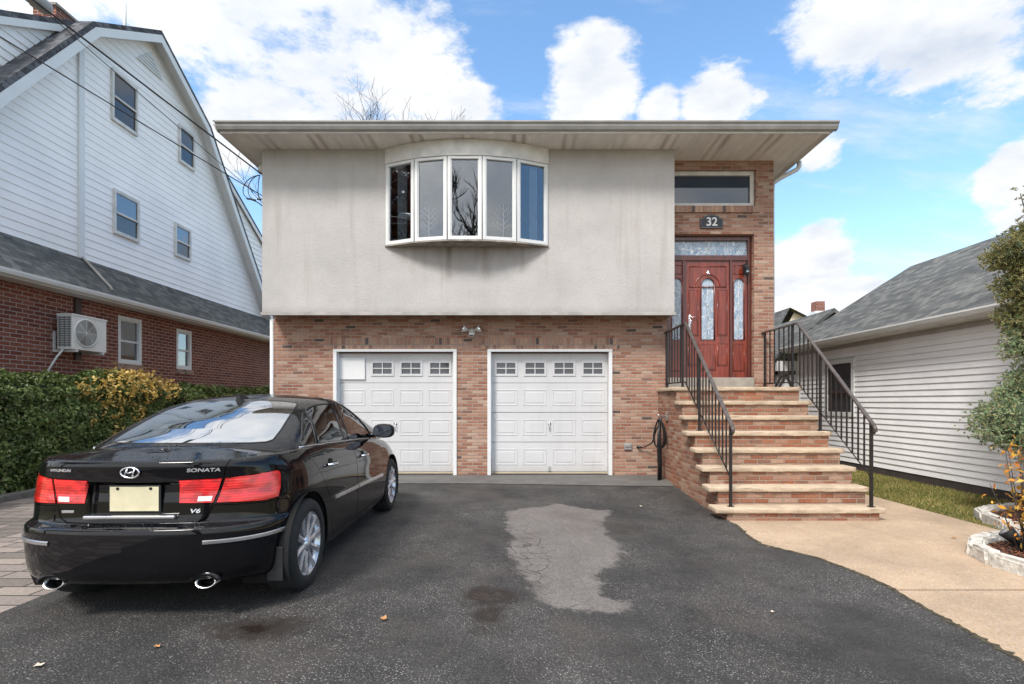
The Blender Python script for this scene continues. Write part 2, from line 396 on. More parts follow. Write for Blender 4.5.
M['cable'] = plain('cable_sheath', (0.018, 0.018, 0.02), 0.6)
M['yellow_wall'] = plain('cream_wall', (0.62, 0.54, 0.40), 0.8)
def _tan():
    t = NT('tan_walkway_concrete'); p = t.pos()
    c = t.hsv((0.41, 0.295, 0.195, 1), v=t.rng(t.noise(p, 1.3, 6.0, 0.6), 0.3, 0.7, 0.74, 1.14))
    g = t.voro(p, 95.0, 'F1', 'Color')
    c = t.hsv(c, v=t.rng(t.sep(g)[0], 0, 1, 0.82, 1.16), sat=t.rng(t.sep(g)[1], 0, 1, 0.75, 1.1))
    c = t.mix(t.math('MULTIPLY', t.step(t.noise(p, 5.0, 5.0), 0.62, 0.75), 0.3), c, (0.22, 0.17, 0.13, 1))
    return t.done(c, 0.88, 0, t.bump(t.noise(p, 130.0, 4.0, 0.7), 0.003, 0.6), Specular_IOR_Level=0.25)
M['tan'] = _tan()
def _tread():
    t = NT('sandstone_tread'); p = t.pos()
    c = t.hsv((0.49, 0.382, 0.275, 1), v=t.rng(t.noise(p, 5.0, 6.0, 0.65), 0.3, 0.7, 0.78, 1.14))
    c = t.hsv(c, v=t.rng(t.noise(p, 90.0, 3.0), 0.3, 0.7, 0.9, 1.1))
    c = t.mix(t.math('MULTIPLY', t.step(t.noise(p, 9.0, 5.0), 0.58, 0.72), 0.35), c, (0.30, 0.21, 0.15, 1))
    return t.done(c, 0.85, 0, t.bump(t.noise(p, 60.0, 5.0, 0.7), 0.006, 0.7), Specular_IOR_Level=0.25)
M['tread'] = _tread()
M['sill'] = plain('grey_stone_sill', (0.27, 0.245, 0.21), 0.8, var=0.2, scale=6, bump=0.003, bscale=60)
def _asphalt():
    t = NT('driveway_asphalt'); p = t.pos()
    big = t.noise(p, 0.55, 5.0, 0.6); mid = t.noise(p, 3.2, 6.0, 0.65)
    base = t.mix(t.rng(big, 0.35, 0.65, 0.0, 1.0), (0.029, 0.028, 0.027, 1), (0.054, 0.050, 0.047, 1))
    base = t.hsv(base, v=t.rng(mid, 0.3, 0.7, 0.72, 1.3))
    ag = t.voro(p, 105.0, 'F1', 'Color'); a = t.sep(ag)
    agd = t.voro(p, 105.0, 'F1', 'Distance')
    stone = t.math('MULTIPLY', t.step(a[0], 0.5, 0.95), t.math('SUBTRACT', 1.0, t.step(agd, 0.25, 0.55)))
    worn = t.rng(t.noise(p, 1.1, 5.0), 0.36, 0.66, 0.12, 0.9)
    stonec = t.mix(a[1], (0.12, 0.115, 0.11, 1), (0.48, 0.46, 0.43, 1))
    c = t.mix(t.math('MULTIPLY', stone, worn), base, stonec)
    c = t.hsv(c, v=t.rng(a[2], 0, 1, 0.7, 1.3))
    # worn light patch, with alligator cracks on its left edge
    wob = t.math('ADD', t.math('MULTIPLY', t.math('SUBTRACT', t.noise(p, 4.5, 6.0, 0.65), 0.5), 0.42), t.math('MULTIPLY', t.math('SUBTRACT', t.noise(p, 30.0, 3.0), 0.5), 0.07))
    sd = t.math('ADD', t.attr('patch'), wob)
    pm = t.math('MULTIPLY', t.step(sd, -0.035, 0.05), t.rng(t.noise(p, 14.0, 6.0, 0.7), 0.32, 0.6, 0.72, 1.0))
    pc = t.hsv((0.160, 0.142, 0.132, 1), v=t.rng(mid, 0.3, 0.7, 0.86, 1.14))
    pc = t.hsv(pc, v=t.rng(a[2], 0, 1, 0.72, 1.3))
    c = t.mix(t.math('MULTIPLY', pm, 0.92), c, pc)
    rim = t.math('MULTIPLY', t.step(sd, -0.35, -0.02), t.math('SUBTRACT', 1.0, pm))
    warp = t.n('ShaderNodeVectorMath', {0: p, 1: t.n('ShaderNodeVectorMath', {0: t.noise(p, 3.0, 4.0, out=1), 1: (0.22, 0.22, 0.22)}, operation='MULTIPLY').outputs[0]}, operation='ADD').outputs[0]
    cr = t.math('SUBTRACT', 1.0, t.step(t.voro(warp, 5.2, 'DISTANCE_TO_EDGE'), 0.008, 0.035))
    cr = t.math('MULTIPLY', cr, t.math('MAXIMUM', t.attr('crack'), t.math('MULTIPLY', t.step(t.noise(p, 0.8, 3.0), 0.56, 0.66), 0.55)))
    c = t.mix(t.math('MULTIPLY', cr, 0.85), c, (0.030, 0.028, 0.027, 1))
    brown = t.math('MULTIPLY', t.step(t.noise(p, 0.9, 6.0, 0.65), 0.48, 0.70), 0.45)
    c = t.mix(brown, c, (0.078, 0.062, 0.052, 1))
    ow = t.math('ADD', t.attr('oil'), t.math('MULTIPLY', t.math('SUBTRACT', t.noise(p, 8.0, 6.0, 0.65), 0.5), 0.32))
    om = t.math('MULTIPLY', t.step(ow, -0.12, 0.06), 0.9)
    c = t.mix(om, c, (0.018, 0.012, 0.009, 1))
    wet = t.step(ow, 0.04, 0.10)
    rough = t.mix(wet, t.rng(t.noise(p, 2.0, 5.0), 0.3, 0.7, 0.66, 0.9), (0.22, 0.22, 0.22, 1))
    h = t.math('ADD', t.math('MULTIPLY', t.math('SUBTRACT', 1.0, agd), 1.0), t.math('MULTIPLY', cr, -2.0))
    bs = t.math('SUBTRACT', 0.75, t.math('MULTIPLY', pm, 0.4))
    nd = t.n('ShaderNodeBump', {'Height': h, 'Distance': 0.006}); t.set(nd.inputs['Strength'], t.math('MULTIPLY', bs, t.math('SUBTRACT', 1.0, t.math('MULTIPLY', wet, 0.8))))
    return t.done(c, rough, 0, nd.outputs[0], Specular_IOR_Level=0.35)
M['asphalt'] = _asphalt()
def _apron():
    t = NT('apron_concrete'); p = t.pos()
    c = t.hsv((0.125, 0.118, 0.112, 1), v=t.rng(t.noise(p, 2.5, 6.0, 0.65), 0.3, 0.7, 0.75, 1.2))
    c = t.hsv(c, v=t.rng(t.sep(t.voro(p, 110.0, 'F1', 'Color'))[0], 0, 1, 0.8, 1.2))
    return t.done(c, 0.85, 0, t.bump(t.noise(p, 120, 4.0), 0.003, 0.5), Specular_IOR_Level=0.3)
M['apron'] = _apron()
def _pavers():
    t = NT('concrete_pavers'); p = t.mapv(t.pos(), rot=(0, 0, R(0))); o = t.sep(p)
    w, h = 0.34, 0.17
    row = t.math('FLOOR', t.math('DIVIDE', o[1], h))
    uu = t.math('ADD', t.math('DIVIDE', o[0], w), t.math('MULTIPLY', t.white(t.comb(row, 4.0, 0.0)), 1.0)); cu = t.math('FLOOR', uu)
    fu = t.math('SUBTRACT', uu, cu); fv = t.math('SUBTRACT', t.math('DIVIDE', o[1], h), row)
    e = t.math('MINIMUM', t.math('MULTIPLY', t.math('MINIMUM', fu, t.math('SUBTRACT', 1.0, fu)), w), t.math('MULTIPLY', t.math('MINIMUM', fv, t.math('SUBTRACT', 1.0, fv)), h))
    k = t.step(e, 0.004, 0.012)
    c = t.ramp(t.white(t.comb(cu, row, 1.0)), [(0.0, (0.16, 0.135, 0.12)), (0.35, (0.22, 0.185, 0.165)), (0.65, (0.27, 0.225, 0.195)), (0.9, (0.34, 0.29, 0.25))], 'CONSTANT')
    c = t.hsv(c, v=t.rng(t.noise(p, 30.0, 5.0, 0.7), 0.3, 0.7, 0.8, 1.2))
    c = t.mix(k, (0.05, 0.045, 0.04, 1), c)
    return t.done(c, 0.75, 0, t.bump(t.math('ADD', k, t.math('MULTIPLY', t.noise(p, 60, 4.0), 0.3)), 0.006, 0.9), Specular_IOR_Level=0.35)
M['pavers'] = _pavers()
M['soil'] = plain('dark_soil', (0.055, 0.042, 0.032), 0.95, var=0.35, scale=6, bump=0.02, bscale=30)
def _lawn():
    t = NT('lawn_ground'); p = t.pos()
    c = t.mix(t.step(t.noise(p, 1.2, 6.0), 0.35, 0.65), (0.10, 0.12, 0.03, 1), (0.26, 0.19, 0.08, 1))
    return t.done(t.hsv(c, v=t.rng(t.noise(p, 25.0, 4.0), 0.3, 0.7, 0.6, 1.3)), 0.95, 0, t.bump(t.noise(p, 60, 4.0), 0.02, 0.6))
M['lawn'] = _lawn()
M['stone_white'] = plain('whitewashed_stone', (0.52, 0.49, 0.44), 0.85, var=0.3, scale=14, bump=0.018, bscale=22)
M['mulch'] = m_leaf('bark_mulch', [(0.0, (0.05, 0.018, 0.010)), (0.6, (0.13, 0.045, 0.024)), (1.0, (0.24, 0.11, 0.06))], 0.9, 0.0)
M['grass'] = m_leaf('grass_blades', [(0.0, (0.09, 0.125, 0.025)), (0.4, (0.17, 0.19, 0.045)), (0.7, (0.32, 0.25, 0.09)), (1.0, (0.45, 0.35, 0.16))], 0.6, 0.3, 0.9)
M['hedge'] = m_leaf('hedge_leaves', [(0.0, (0.05, 0.078, 0.020)), (0.5, (0.115, 0.16, 0.042)), (0.85, (0.20, 0.235, 0.08)), (1.0, (0.32, 0.31, 0.13))], 0.4, 0.2, 2.6)
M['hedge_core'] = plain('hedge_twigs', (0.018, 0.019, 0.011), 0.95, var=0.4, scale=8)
M['yellow_leaf'] = m_leaf('yellow_leaves', [(0.0, (0.34, 0.20, 0.04)), (0.4, (0.58, 0.38, 0.09)), (0.8, (0.70, 0.50, 0.19)), (1.0, (0.42, 0.36, 0.09))], 0.55, 0.3, 2.5)
M['conifer'] = m_leaf('blue_green_needles', [(0.0, (0.10, 0.16, 0.08)), (0.4, (0.20, 0.29, 0.15)), (0.72, (0.31, 0.38, 0.21)), (0.88, (0.40, 0.35, 0.16)), (1.0, (0.42, 0.28, 0.14))], 0.55, 0.12, 3.5)
M['conifer_top'] = m_leaf('browned_needles', [(0.0, (0.10, 0.135, 0.06)), (0.4, (0.22, 0.24, 0.09)), (0.7, (0.34, 0.23, 0.10)), (1.0, (0.26, 0.32, 0.13))], 0.6, 0.12, 3.5)
M['orange_leaf'] = m_leaf('orange_leaves', [(0.0, (0.42, 0.11, 0.02)), (0.4, (0.62, 0.27, 0.03)), (0.75, (0.66, 0.40, 0.06)), (1.0, (0.45, 0.30, 0.12))], 0.45, 0.35, 4.0)
M['dry_leaf'] = plain('dry_leaf', (0.45, 0.22, 0.08), 0.7, var=0.3, scale=30)
M['pale_leaf'] = plain('pale_dry_leaf', (0.55, 0.46, 0.36), 0.7, var=0.3, scale=30)
# ---------------------------------------------------------------- camera, sun, sky
cam = bpy.data.objects.new('camera', bpy.data.cameras.new('camera')); COL.objects.link(cam)
cam.location = (0, 0, 1.35); cam.rotation_euler = (R(90), 0, 0)
cam.data.sensor_width = 36; cam.data.lens = 510 / 1024 * 36
cam.data.shift_x = -8 / 1024; cam.data.shift_y = 60 / 1024
cam.data.clip_start = 0.05; cam.data.clip_end = 3000
SC.camera = cam
SUN_EL, SUN_AZ = R(50), R(213)          # azimuth clockwise from +Y
sd = Vector((math.sin(SUN_AZ) * math.cos(SUN_EL), math.cos(SUN_AZ) * math.cos(SUN_EL), math.sin(SUN_EL)))
sl = bpy.data.lights.new('sun', 'SUN'); sl.energy = 2.4; sl.angle = R(14); sl.color = (1.0, 0.955, 0.90)
so = bpy.data.objects.new('sun', sl); COL.objects.link(so); so.rotation_euler = (-sd).to_track_quat('-Z', 'Y').to_euler(); so.location = (-5, -10, 20)
W = bpy.data.worlds.new('World'); SC.world = W; W.use_nodes = True
def _world():
    t = NT.__new__(NT); t.t = W.node_tree; t._uv = None; nt = t.t
    for n in list(nt.nodes): nt.nodes.remove(n)
    out = nt.nodes.new('ShaderNodeOutputWorld')
    sky = t.n('ShaderNodeTexSky', sky_type='NISHITA', sun_disc=False); sky.sun_elevation = SUN_EL; sky.sun_rotation = SUN_AZ
    sky.air_density = 1.0; sky.dust_density = 0.6; sky.ozone_density = 1.5
    d = t.n('ShaderNodeTexCoord').outputs['Generated']
    dn = t.n('ShaderNodeVectorMath', {0: d}, operation='NORMALIZE').outputs[0]
    o = t.sep(dn)
    # clouds live on a flat layer overhead: divide by height so they flatten to the horizon
    hz = t.math('ADD', t.math('MAXIMUM', o[2], 0.0), 0.38)
    q = t.comb(t.math('DIVIDE', o[0], hz), t.math('DIVIDE', o[1], hz), t.math('MULTIPLY', o[2], 1.6))
    f1 = t.noise(q, 1.9, 8.0, 0.56, dist=0.15); f2 = t.noise(t.mapv(q, loc=(3.1, 7.7, 1.3)), 5.2, 9.0, 0.66)
    blobs = [((-220, 60), 12, 0.27), ((-130, 75), 8, 0.25), ((-340, 40), 9, 0.20), ((-470, 5), 6, 0.2), ((-50, 108), 4, 0.22), ((-290, 130), 8, 0.22), ((75, 80), 4.2, 0.40), ((55, 115), 3.5, 0.30), ((200, 106), 3.6, 0.36), ((140, 112), 2.5, 0.28), ((235, 100), 2.5, 0.22), ((340, 45), 7, 0.22), ((420, 60), 8, 0.27), ((480, 70), 6, 0.26), ((375, 115), 3.5, 0.22), ((290, 262), 4.5, 0.40), ((350, 290), 4, 0.24), ((400, 265), 3, 0.2), ((495, 168), 3, 0.36), ((490, 225), 3.5, 0.2), ((300, 160), 3, 0.32), ((-255, 200), 5, 0.15)]
    acc = None
    for (dx, py), rad, amp in blobs:
        v = Vector((dx if abs(dx) > 0 else dx, 510, 402 - py)).normalized()
        dp = t.n('ShaderNodeVectorMath', {0: dn, 1: v[:]}, operation='DOT_PRODUCT').outputs['Value']
        ang = t.math('ARCCOSINE', t.math('MINIMUM', dp, 0.99999)); m = t.math('MULTIPLY', t.math('MAXIMUM', t.math('SUBTRACT', 1.0, t.math('DIVIDE', ang, R(rad * 1.7))), 0.0), amp)
        acc = m if acc is None else t.math('MAXIMUM', acc, m)
    back = t.math('MULTIPLY', t.math('MULTIPLY', t.step(o[1], 0.45, 0.0), t.math('SUBTRACT', 1.0, t.step(o[0], 0.35, 0.62))), 0.27)          # more broken cloud behind the camera
    zen = t.math('MULTIPLY', t.step(o[2], 0.62, 0.80), 0.24)
    dens = t.math('ADD', t.math('ADD', t.math('MULTIPLY', f1, 0.62), t.math('MULTIPLY', f2, 0.42)), t.math('ADD', acc, t.math('MAXIMUM', back, zen)))
    k0 = t.step(dens, 0.635, 0.715)
    wisp = t.math('MULTIPLY', t.step(t.noise(t.mapv(q, (0.7, 2.2, 1.0), (5.0, 2.0, 0.0)), 2.2, 7.0, 0.62), 0.50, 0.74), 0.62)
    k = t.math('MAXIMUM', k0, wisp)
    hazeb = t.math('MULTIPLY', t.math('SUBTRACT', 1.0, t.step(o[2], 0.0, 0.22)), 0.16)
    thick = t.step(dens, 0.68, 0.86)
    # clouds are bright on the side facing up and to the sun, grey-blue beneath: compare the field with itself a step away
    up = t.mapv(q, loc=(-0.03, -0.05, 0.085))
    g1 = t.noise(q, 4.4, 7.0, 0.58); g2 = t.noise(up, 4.4, 7.0, 0.58); g3 = t.noise(t.mapv(q, loc=(-0.05, -0.08, 0.14)), 1.9, 6.0, 0.56, dist=0.15)
    lit = t.math('ADD', t.math('MULTIPLY', t.math('SUBTRACT', g1, g2), 1.9), t.math('MULTIPLY', t.math('SUBTRACT', f1, g3), 1.3))
    lit = t.math('ADD', 0.60, lit, clamp=True)
    ccol = t.mix(lit, (0.60, 0.69, 0.84, 1), (1.16, 1.15, 1.13, 1))
    ccol = t.mix(t.math('MULTIPLY', t.math('SUBTRACT', 1.0, thick), 0.35), ccol, (1.08, 1.10, 1.14, 1))
    skc = t.n('ShaderNodeHueSaturation', {'Hue': 0.495, 'Saturation': 1.10, 'Value': 1.30, 'Color': sky.outputs[0]}).outputs[0]
    near = t.n('ShaderNodeVectorMath', {0: dn, 1: sd[:]}, operation='DOT_PRODUCT').outputs['Value']      # clouds glow around the hidden sun
    gain = t.math('ADD', 1.0, t.math('MULTIPLY', t.step(near, 0.0, 1.0), 1.0))
    b1 = t.n('ShaderNodeBackground', {0: skc, 1: 0.15}); b2 = t.n('ShaderNodeBackground', {0: ccol, 1: t.math('MULTIPLY', gain, CLOUD)})
    mx = t.n('ShaderNodeMixShader'); t.set(mx.inputs[0], t.math('MAXIMUM', k, hazeb))
    nt.links.new(b1.outputs[0], mx.inputs[1]); nt.links.new(b2.outputs[0], mx.inputs[2]); nt.links.new(mx.outputs[0], out.inputs[0])
CLOUD = 0.60
_world()
SC.view_settings.view_transform = 'Standard'; SC.view_settings.look = 'None'; SC.view_settings.exposure = 0.72; SC.view_settings.gamma = 1.0
SC.view_settings.use_curve_mapping = False
SC.cycles.max_bounces = 8; SC.cycles.transparent_max_bounces = 12; SC.cycles.use_denoising = True
# ---------------------------------------------------------------- ground
def struct(o): o['kind'] = 'structure'; return o
struct(MB().quad((-400, -300, -0.30), (400, -300, -0.30), (400, 600, -0.30), (-400, 600, -0.30)).build('ground', M['lawn']))
EDGE = [(-12, 2.60), (2.6, 2.60), (3.0, 2.63), (3.4, 2.65), (3.75, 2.69), (4.05, 2.655), (4.4, 2.57), (4.62, 2.42), (4.82, 2.28), (5.1, 2.29), (5.6, 2.37), (5.9, 2.375), (8.39, 2.28), (9.5, 2.25)]
def edge_w(y): return edge_x(y / 1.12) * 1.12
def edge_x(y):
    for (a, xa), (b, xb) in zip(EDGE, EDGE[1:]):
        if a <= y <= b: return xa + (xb - xa) * (y - a) / (b - a)
    return EDGE[-1][1]
def zg(x, y):
    """fall of the driveway to the right and away from the garage"""
    a = min(max((x + 1.2) / 3.6, 0), 1); b = min(max((9.3 - y) / 2.6, 0), 1)
    return -0.162 * a * a * (3 - 2 * a) * b * b * (3 - 2 * b)
def gp(px, py, f=510.0):
    z = 0.0
    for _ in range(8): Y = f * (1.35 - z) / (py - 402); X = (px - 520) / f * Y; z = zg(X, Y)
    return (X, Y)
def sdist(P, poly):
    """signed distance (inside > 0) of points to a polygon"""
    poly = np.array(poly); d = np.full(len(P), 1e9); ins = np.zeros(len(P), bool)
    for a, b in zip(poly, np.roll(poly, -1, 0)):
        ab = b - a; tt = np.clip(((P - a) @ ab) / (ab @ ab), 0, 1)
        d = np.minimum(d, np.linalg.norm(P - (a + tt[:, None] * ab), axis=1))
        c = ((a[1] > P[:, 1]) != (b[1] > P[:, 1])) & (P[:, 0] < (b[0] - a[0]) * (P[:, 1] - a[1]) / (b[1] - a[1] + 1e-12) + a[0])
        ins ^= c
    return np.where(ins, d, -d)
def driveway():
    ys = np.concatenate([np.arange(-12, 1.6, 0.4), np.arange(1.6, 8.42, 0.06), [8.42]]); nx = 101
    V = []
    for y in ys:
        xr = edge_w(y) + 0.012 * math.sin(y * 9) + 0.008 * math.sin(y * 23) + float(RNG.normal(0, 0.011))
        V += [(x, y, zg(x, y)) for x in np.linspace(-3.33, xr, nx)]
    V = np.array(V); F = []
    for j in range(len(ys) - 1):
        for i in range(nx - 1): F.append((j * nx + i, j * nx + i + 1, (j + 1) * nx + i + 1, (j + 1) * nx + i))
    o = np_mesh('driveway', V, F, M['asphalt'], smooth=True)
    z = [(505, 514), (520, 508), (556, 504), (590, 509), (614, 511), (600, 524), (614, 538), (624, 554), (600, 574), (606, 595), (622, 602), (640, 603), (636, 607), (608, 611), (575, 613), (550, 604), (535, 596), (530, 580), (515, 565), (508, 540)]
    P = V[:, :2]
    sd = sdist(P, [gp(*q) for q in z])
    me = o.data
    def setattr_(n, a): at = me.attributes.new(n, 'FLOAT', 'POINT'); at.data.foreach_set('value', a.astype(np.float32))
    setattr_('patch', np.clip(sd, -2, 2))
    ck = np.clip(1 - np.maximum(0, np.linalg.norm((P - np.array(gp(520, 552))) / np.array([0.38, 1.25]), axis=1) - 0.55) * 2.2, 0, 1)
    setattr_('crack', ck)
    oil = np.full(len(P), -2.0)
    for (px, py), rx, ry in [((490, 596), 0.17, 0.15), ((489, 614), 0.07, 0.16), ((262, 628), 0.22, 0.12)]:
        c = np.array(gp(px, py)); k = 1 - np.linalg.norm((P - c) / np.array([rx, ry]), axis=1)
        oil = np.maximum(oil, k * min(rx, ry))
    setattr_('oil', np.clip(oil, -2, 2))
    struct(o)
driveway()
def seam():
    """crumbs and moss along the ragged edge between asphalt and walkway"""
    ys = np.arange(1.8, 6.35, 0.025); V = []
    for y in ys:
        x = edge_w(y) + 0.004; a, b = abs(RNG.normal(0, 0.016)) + 0.006, abs(RNG.normal(0, 0.016)) + 0.004; z = zg(x, y)
        V += [(x - a, y, z + 0.003), (x, y, z + 0.010 + abs(RNG.normal(0, 0.004))), (x + b, y, z + 0.002)]
    F = [(3 * i + j, 3 * i + j + 1, 3 * i + j + 4, 3 * i + j + 3) for i in range(len(ys) - 1) for j in range(2)]
    struct(np_mesh('soil_seam', V, F, plain('mossy_soil', (0.055, 0.046, 0.028), 0.95, var=0.5, scale=18, bump=0.01, bscale=80)))
seam()
def apron():
    ys = np.linspace(8.425, 9.45, 12); xs = np.linspace(-3.33, 2.56, 60)
    V = [(x, y, zg(x, y) + 0.006) for y in ys for x in xs]; F = [(j * 60 + i, j * 60 + i + 1, (j + 1) * 60 + i + 1, (j + 1) * 60 + i) for j in range(11) for i in range(59)]
    struct(np_mesh('garage_apron', V, F, M['apron'], smooth=True))
apron()
struct(MB().quad((-9, -12, -0.004), (-3.335, -12, -0.004), (-3.335, 18, -0.004), (-9, 18, -0.004)).build('paver_path', M['pavers']))
CAM_SCALED[0] = True
# walkway: two slabs either side of an expansion joint
def slab(y0, y1):
    n = 40; ys = np.linspace(y0, y1, n); L = [(edge_x(y) - 0.06, y) for y in ys]; r = [(5.08, y1), (5.08, y0)]
    m = MB(); m.prism(L + r, 'z', -0.055, -0.006); return m
w = slab(3.695, 8.38)
o = w.build('walkway', M['tan']); struct(o)
struct(slab(-6, 3.665).build('walkway', M['tan']))
struct(MB().box(5.095, 3.0, -0.05, 6.75, 14, -0.02).build('grass_verge', M['lawn']))
# grass blades in the strip beside the right-hand building
def blades(name, n, x0, x1, y0, y1, hmin, hmax, mask=None):
    c = np.stack([RNG.uniform(x0, x1, n), RNG.uniform(y0, y1, n), np.full(n, -0.02)], 1)
    if mask is not None: c = c[mask(c)]
    n = len(c); a = RNG.uniform(0, 2 * math.pi, n); h = RNG.uniform(hmin, hmax, n); w = RNG.uniform(0.003, 0.006, n)
    t = np.stack([np.cos(a), np.sin(a), np.zeros(n)], 1) * w[:, None]
    lean = np.stack([RNG.normal(0, 0.5, n), RNG.normal(0, 0.5, n), np.ones(n)], 1) * h[:, None]
    V = np.stack([c - t, c + t, c + lean * 0.55 + t * 0.7, c + lean], 1).reshape(-1, 3)
    F = np.arange(n * 4).reshape(-1, 4)
    o = np_mesh(name, V, F, M['grass']); o['kind'] = 'stuff'; return o
g = blades('grass', 60000, 5.09, 6.74, 3.5, 12.5, 0.015, 0.05)
CAM_SCALED[0] = False
tag(g, 'patchy green and yellow grass strip along the foot of the white sided wall', 'grass')
# ---------------------------------------------------------------- main house
YW = 9.4; YS = 8.98; YE = 8.43; ZS = 5.80; ZO = 2.935
XL, XR, XT = -4.53, 4.675, 2.72
house = thing('brick_house', 'two-storey house with grey stucco upper floor, pink brick ground floor and two white garage doors', 'house', (0, YW, 0))
def wall_open(m, x0, x1, z0, z1, y0, y1, holes):
    """wall slab in the XZ plane with rectangular holes (x0,x1,z0,z1), cut into butted boxes"""
    xs = sorted({x0, x1, *[h[0] for h in holes], *[h[1] for h in holes]})
    for a, b in zip(xs, xs[1:]):
        hs = sorted([(h[2], h[3]) for h in holes if h[0] <= a + 1e-6 and h[1] >= b - 1e-6])
        z = z0
        for h0, h1 in hs:
            if h0 > z + 1e-6: m.box(a, y0, z, b, y1, h0)
            z = h1
        if z < z1 - 1e-6: m.box(a, y0, z, b, y1, z1)
G1 = (-3.405, -1.20); G2 = (-0.565, 1.665); GT = 2.275
DX0, DX1, DZ0, DZ1 = 2.70, 4.315, 1.62, 4.445
TX0, TX1, TZ0, TZ1 = 2.74, 4.345, 4.965, 5.63
m = MB()
wall_open(m, XL, XT, -0.2, ZO, YW, YW + 0.25, [(G1[0], G1[1], -0.2, GT), (G2[0], G2[1], -0.2, GT), (DX0, XT, DZ0, ZO)])
wall_open(m, XT, XR, -0.2, ZS, YW, YW + 0.25, [(XT, DX1, DZ0, DZ1), (TX0, TX1, TZ0, TZ1)])
m.box(XL, YW + 0.25, 0, XL + 0.25, 20, ZO); m.box(XR - 0.25, YW + 0.25, 0, XR, 20, ZS); m.box(XL + 0.25, 19.75, 0, XR - 0.25, 20, ZS)
m.build('brick_wall', M['brick'], house)
# soldier course heads over the garage doors, brick sill under the transom window
m = MB()
for a, b in (G1, G2): q_ = MB(); q_.box(a - 0.16, YW - 0.008, GT + 0.05, b + 0.16, YW + 0.02, GT + 0.255); q_.build('brick_header', M['brick_row'], house)
m.box(XT + 0.005, YW - 0.03, TZ0 - 0.125, TX1 + 0.06, YW + 0.03, TZ0 - 0.006)
m.build('brick_sill', M['brick_row'], house)
# stucco upper floor (cantilevered) with the bow window opening
BX0, BX1, BZ0, BZ1 = -2.36, 0.49, 4.10, 5.53
def stucco_front():
    nx, nz = 182, 72
    V = []; idx = {}; F = []
    xs = np.unique(np.concatenate([np.linspace(XL - 0.01, XT, nx), [BX0 + 0.03, BX1 - 0.03]])); zs = np.unique(np.concatenate([np.linspace(ZO, ZS, nz), [BZ0 + 0.02]]))
    for j, z in enumerate(zs):
        for i, x in enumerate(xs): V.append((x, YS, z))
    n = len(xs)
    for j in range(len(zs) - 1):
        for i in range(n - 1):
            xc, zc = (xs[i] + xs[i + 1]) / 2, (zs[j] + zs[j + 1]) / 2
            if BX0 + 0.03 < xc < BX1 - 0.03 and zc > BZ0 + 0.02: continue
            F.append((j * n + i, j * n + i + 1, (j + 1) * n + i + 1, (j + 1) * n + i))
    V = np.array(V); b = len(V)
    o = np_mesh('stucco_wall', V, F, M['stucco'], house)
    # returns: sides, underside, inner hole edges
    mm = MB(); mm.v = [tuple(v) for v in (V - OFF[house.name])]; mm.f = [list(map(int, f)) for f in F]; mm.sm = [False] * len(F); mm.mi = [0] * len(F)
    L = OFF[house.name]
    def q(*p): mm.quad(*[tuple(np.array(a) - L) for a in p])
    x0 = XL - 0.01
    q((x0, YS, ZO), (x0, YS, ZS), (x0, 20, ZS), (x0, 20, ZO)); q((XT, YS, ZO), (XT, YW - 0.002, ZO), (XT, YW - 0.002, ZS), (XT, YS, ZS))
    q((x0, YS, ZO), (x0, YW - 0.002, ZO), (XT, YW - 0.002, ZO), (XT, YS, ZO))
    bpy.data.objects.remove(o)
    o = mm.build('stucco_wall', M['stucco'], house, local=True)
    # soft shade under the bow window painted in with water stains from its joints
    me = o.data; P = np.array([v.co for v in me.vertices]) + L
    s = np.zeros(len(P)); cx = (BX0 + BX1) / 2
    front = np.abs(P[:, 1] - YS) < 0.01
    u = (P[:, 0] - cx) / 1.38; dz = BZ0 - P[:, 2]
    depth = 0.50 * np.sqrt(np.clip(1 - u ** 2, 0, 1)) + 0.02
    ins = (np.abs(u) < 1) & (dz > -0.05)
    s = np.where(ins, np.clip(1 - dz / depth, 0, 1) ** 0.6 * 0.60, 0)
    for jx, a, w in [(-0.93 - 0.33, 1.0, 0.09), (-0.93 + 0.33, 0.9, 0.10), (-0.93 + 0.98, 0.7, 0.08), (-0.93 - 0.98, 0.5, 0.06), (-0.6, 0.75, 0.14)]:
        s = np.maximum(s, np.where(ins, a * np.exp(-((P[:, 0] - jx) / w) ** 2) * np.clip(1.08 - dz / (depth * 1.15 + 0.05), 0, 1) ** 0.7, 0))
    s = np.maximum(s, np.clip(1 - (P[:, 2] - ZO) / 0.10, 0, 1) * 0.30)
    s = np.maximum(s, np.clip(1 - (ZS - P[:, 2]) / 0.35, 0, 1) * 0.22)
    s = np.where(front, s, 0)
    at = me.attributes.new('stain_shade', 'FLOAT', 'POINT'); at.data.foreach_set('value', s.astype(np.float32))
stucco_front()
m = MB()      # drip trim along the bottom edge of the overhang
m.box(XL - 0.03, YS - 0.015, ZO - 0.055, XT + 0.02, YS + 0.05, ZO - 0.002); m.box(XT - 0.03, YS + 0.05, ZO - 0.055, XT + 0.02, YW - 0.005, ZO - 0.002)
m.build('drip_trim', plain('weathered_drip_edge', (0.36, 0.335, 0.31), 0.7, var=0.2, scale=4), house)
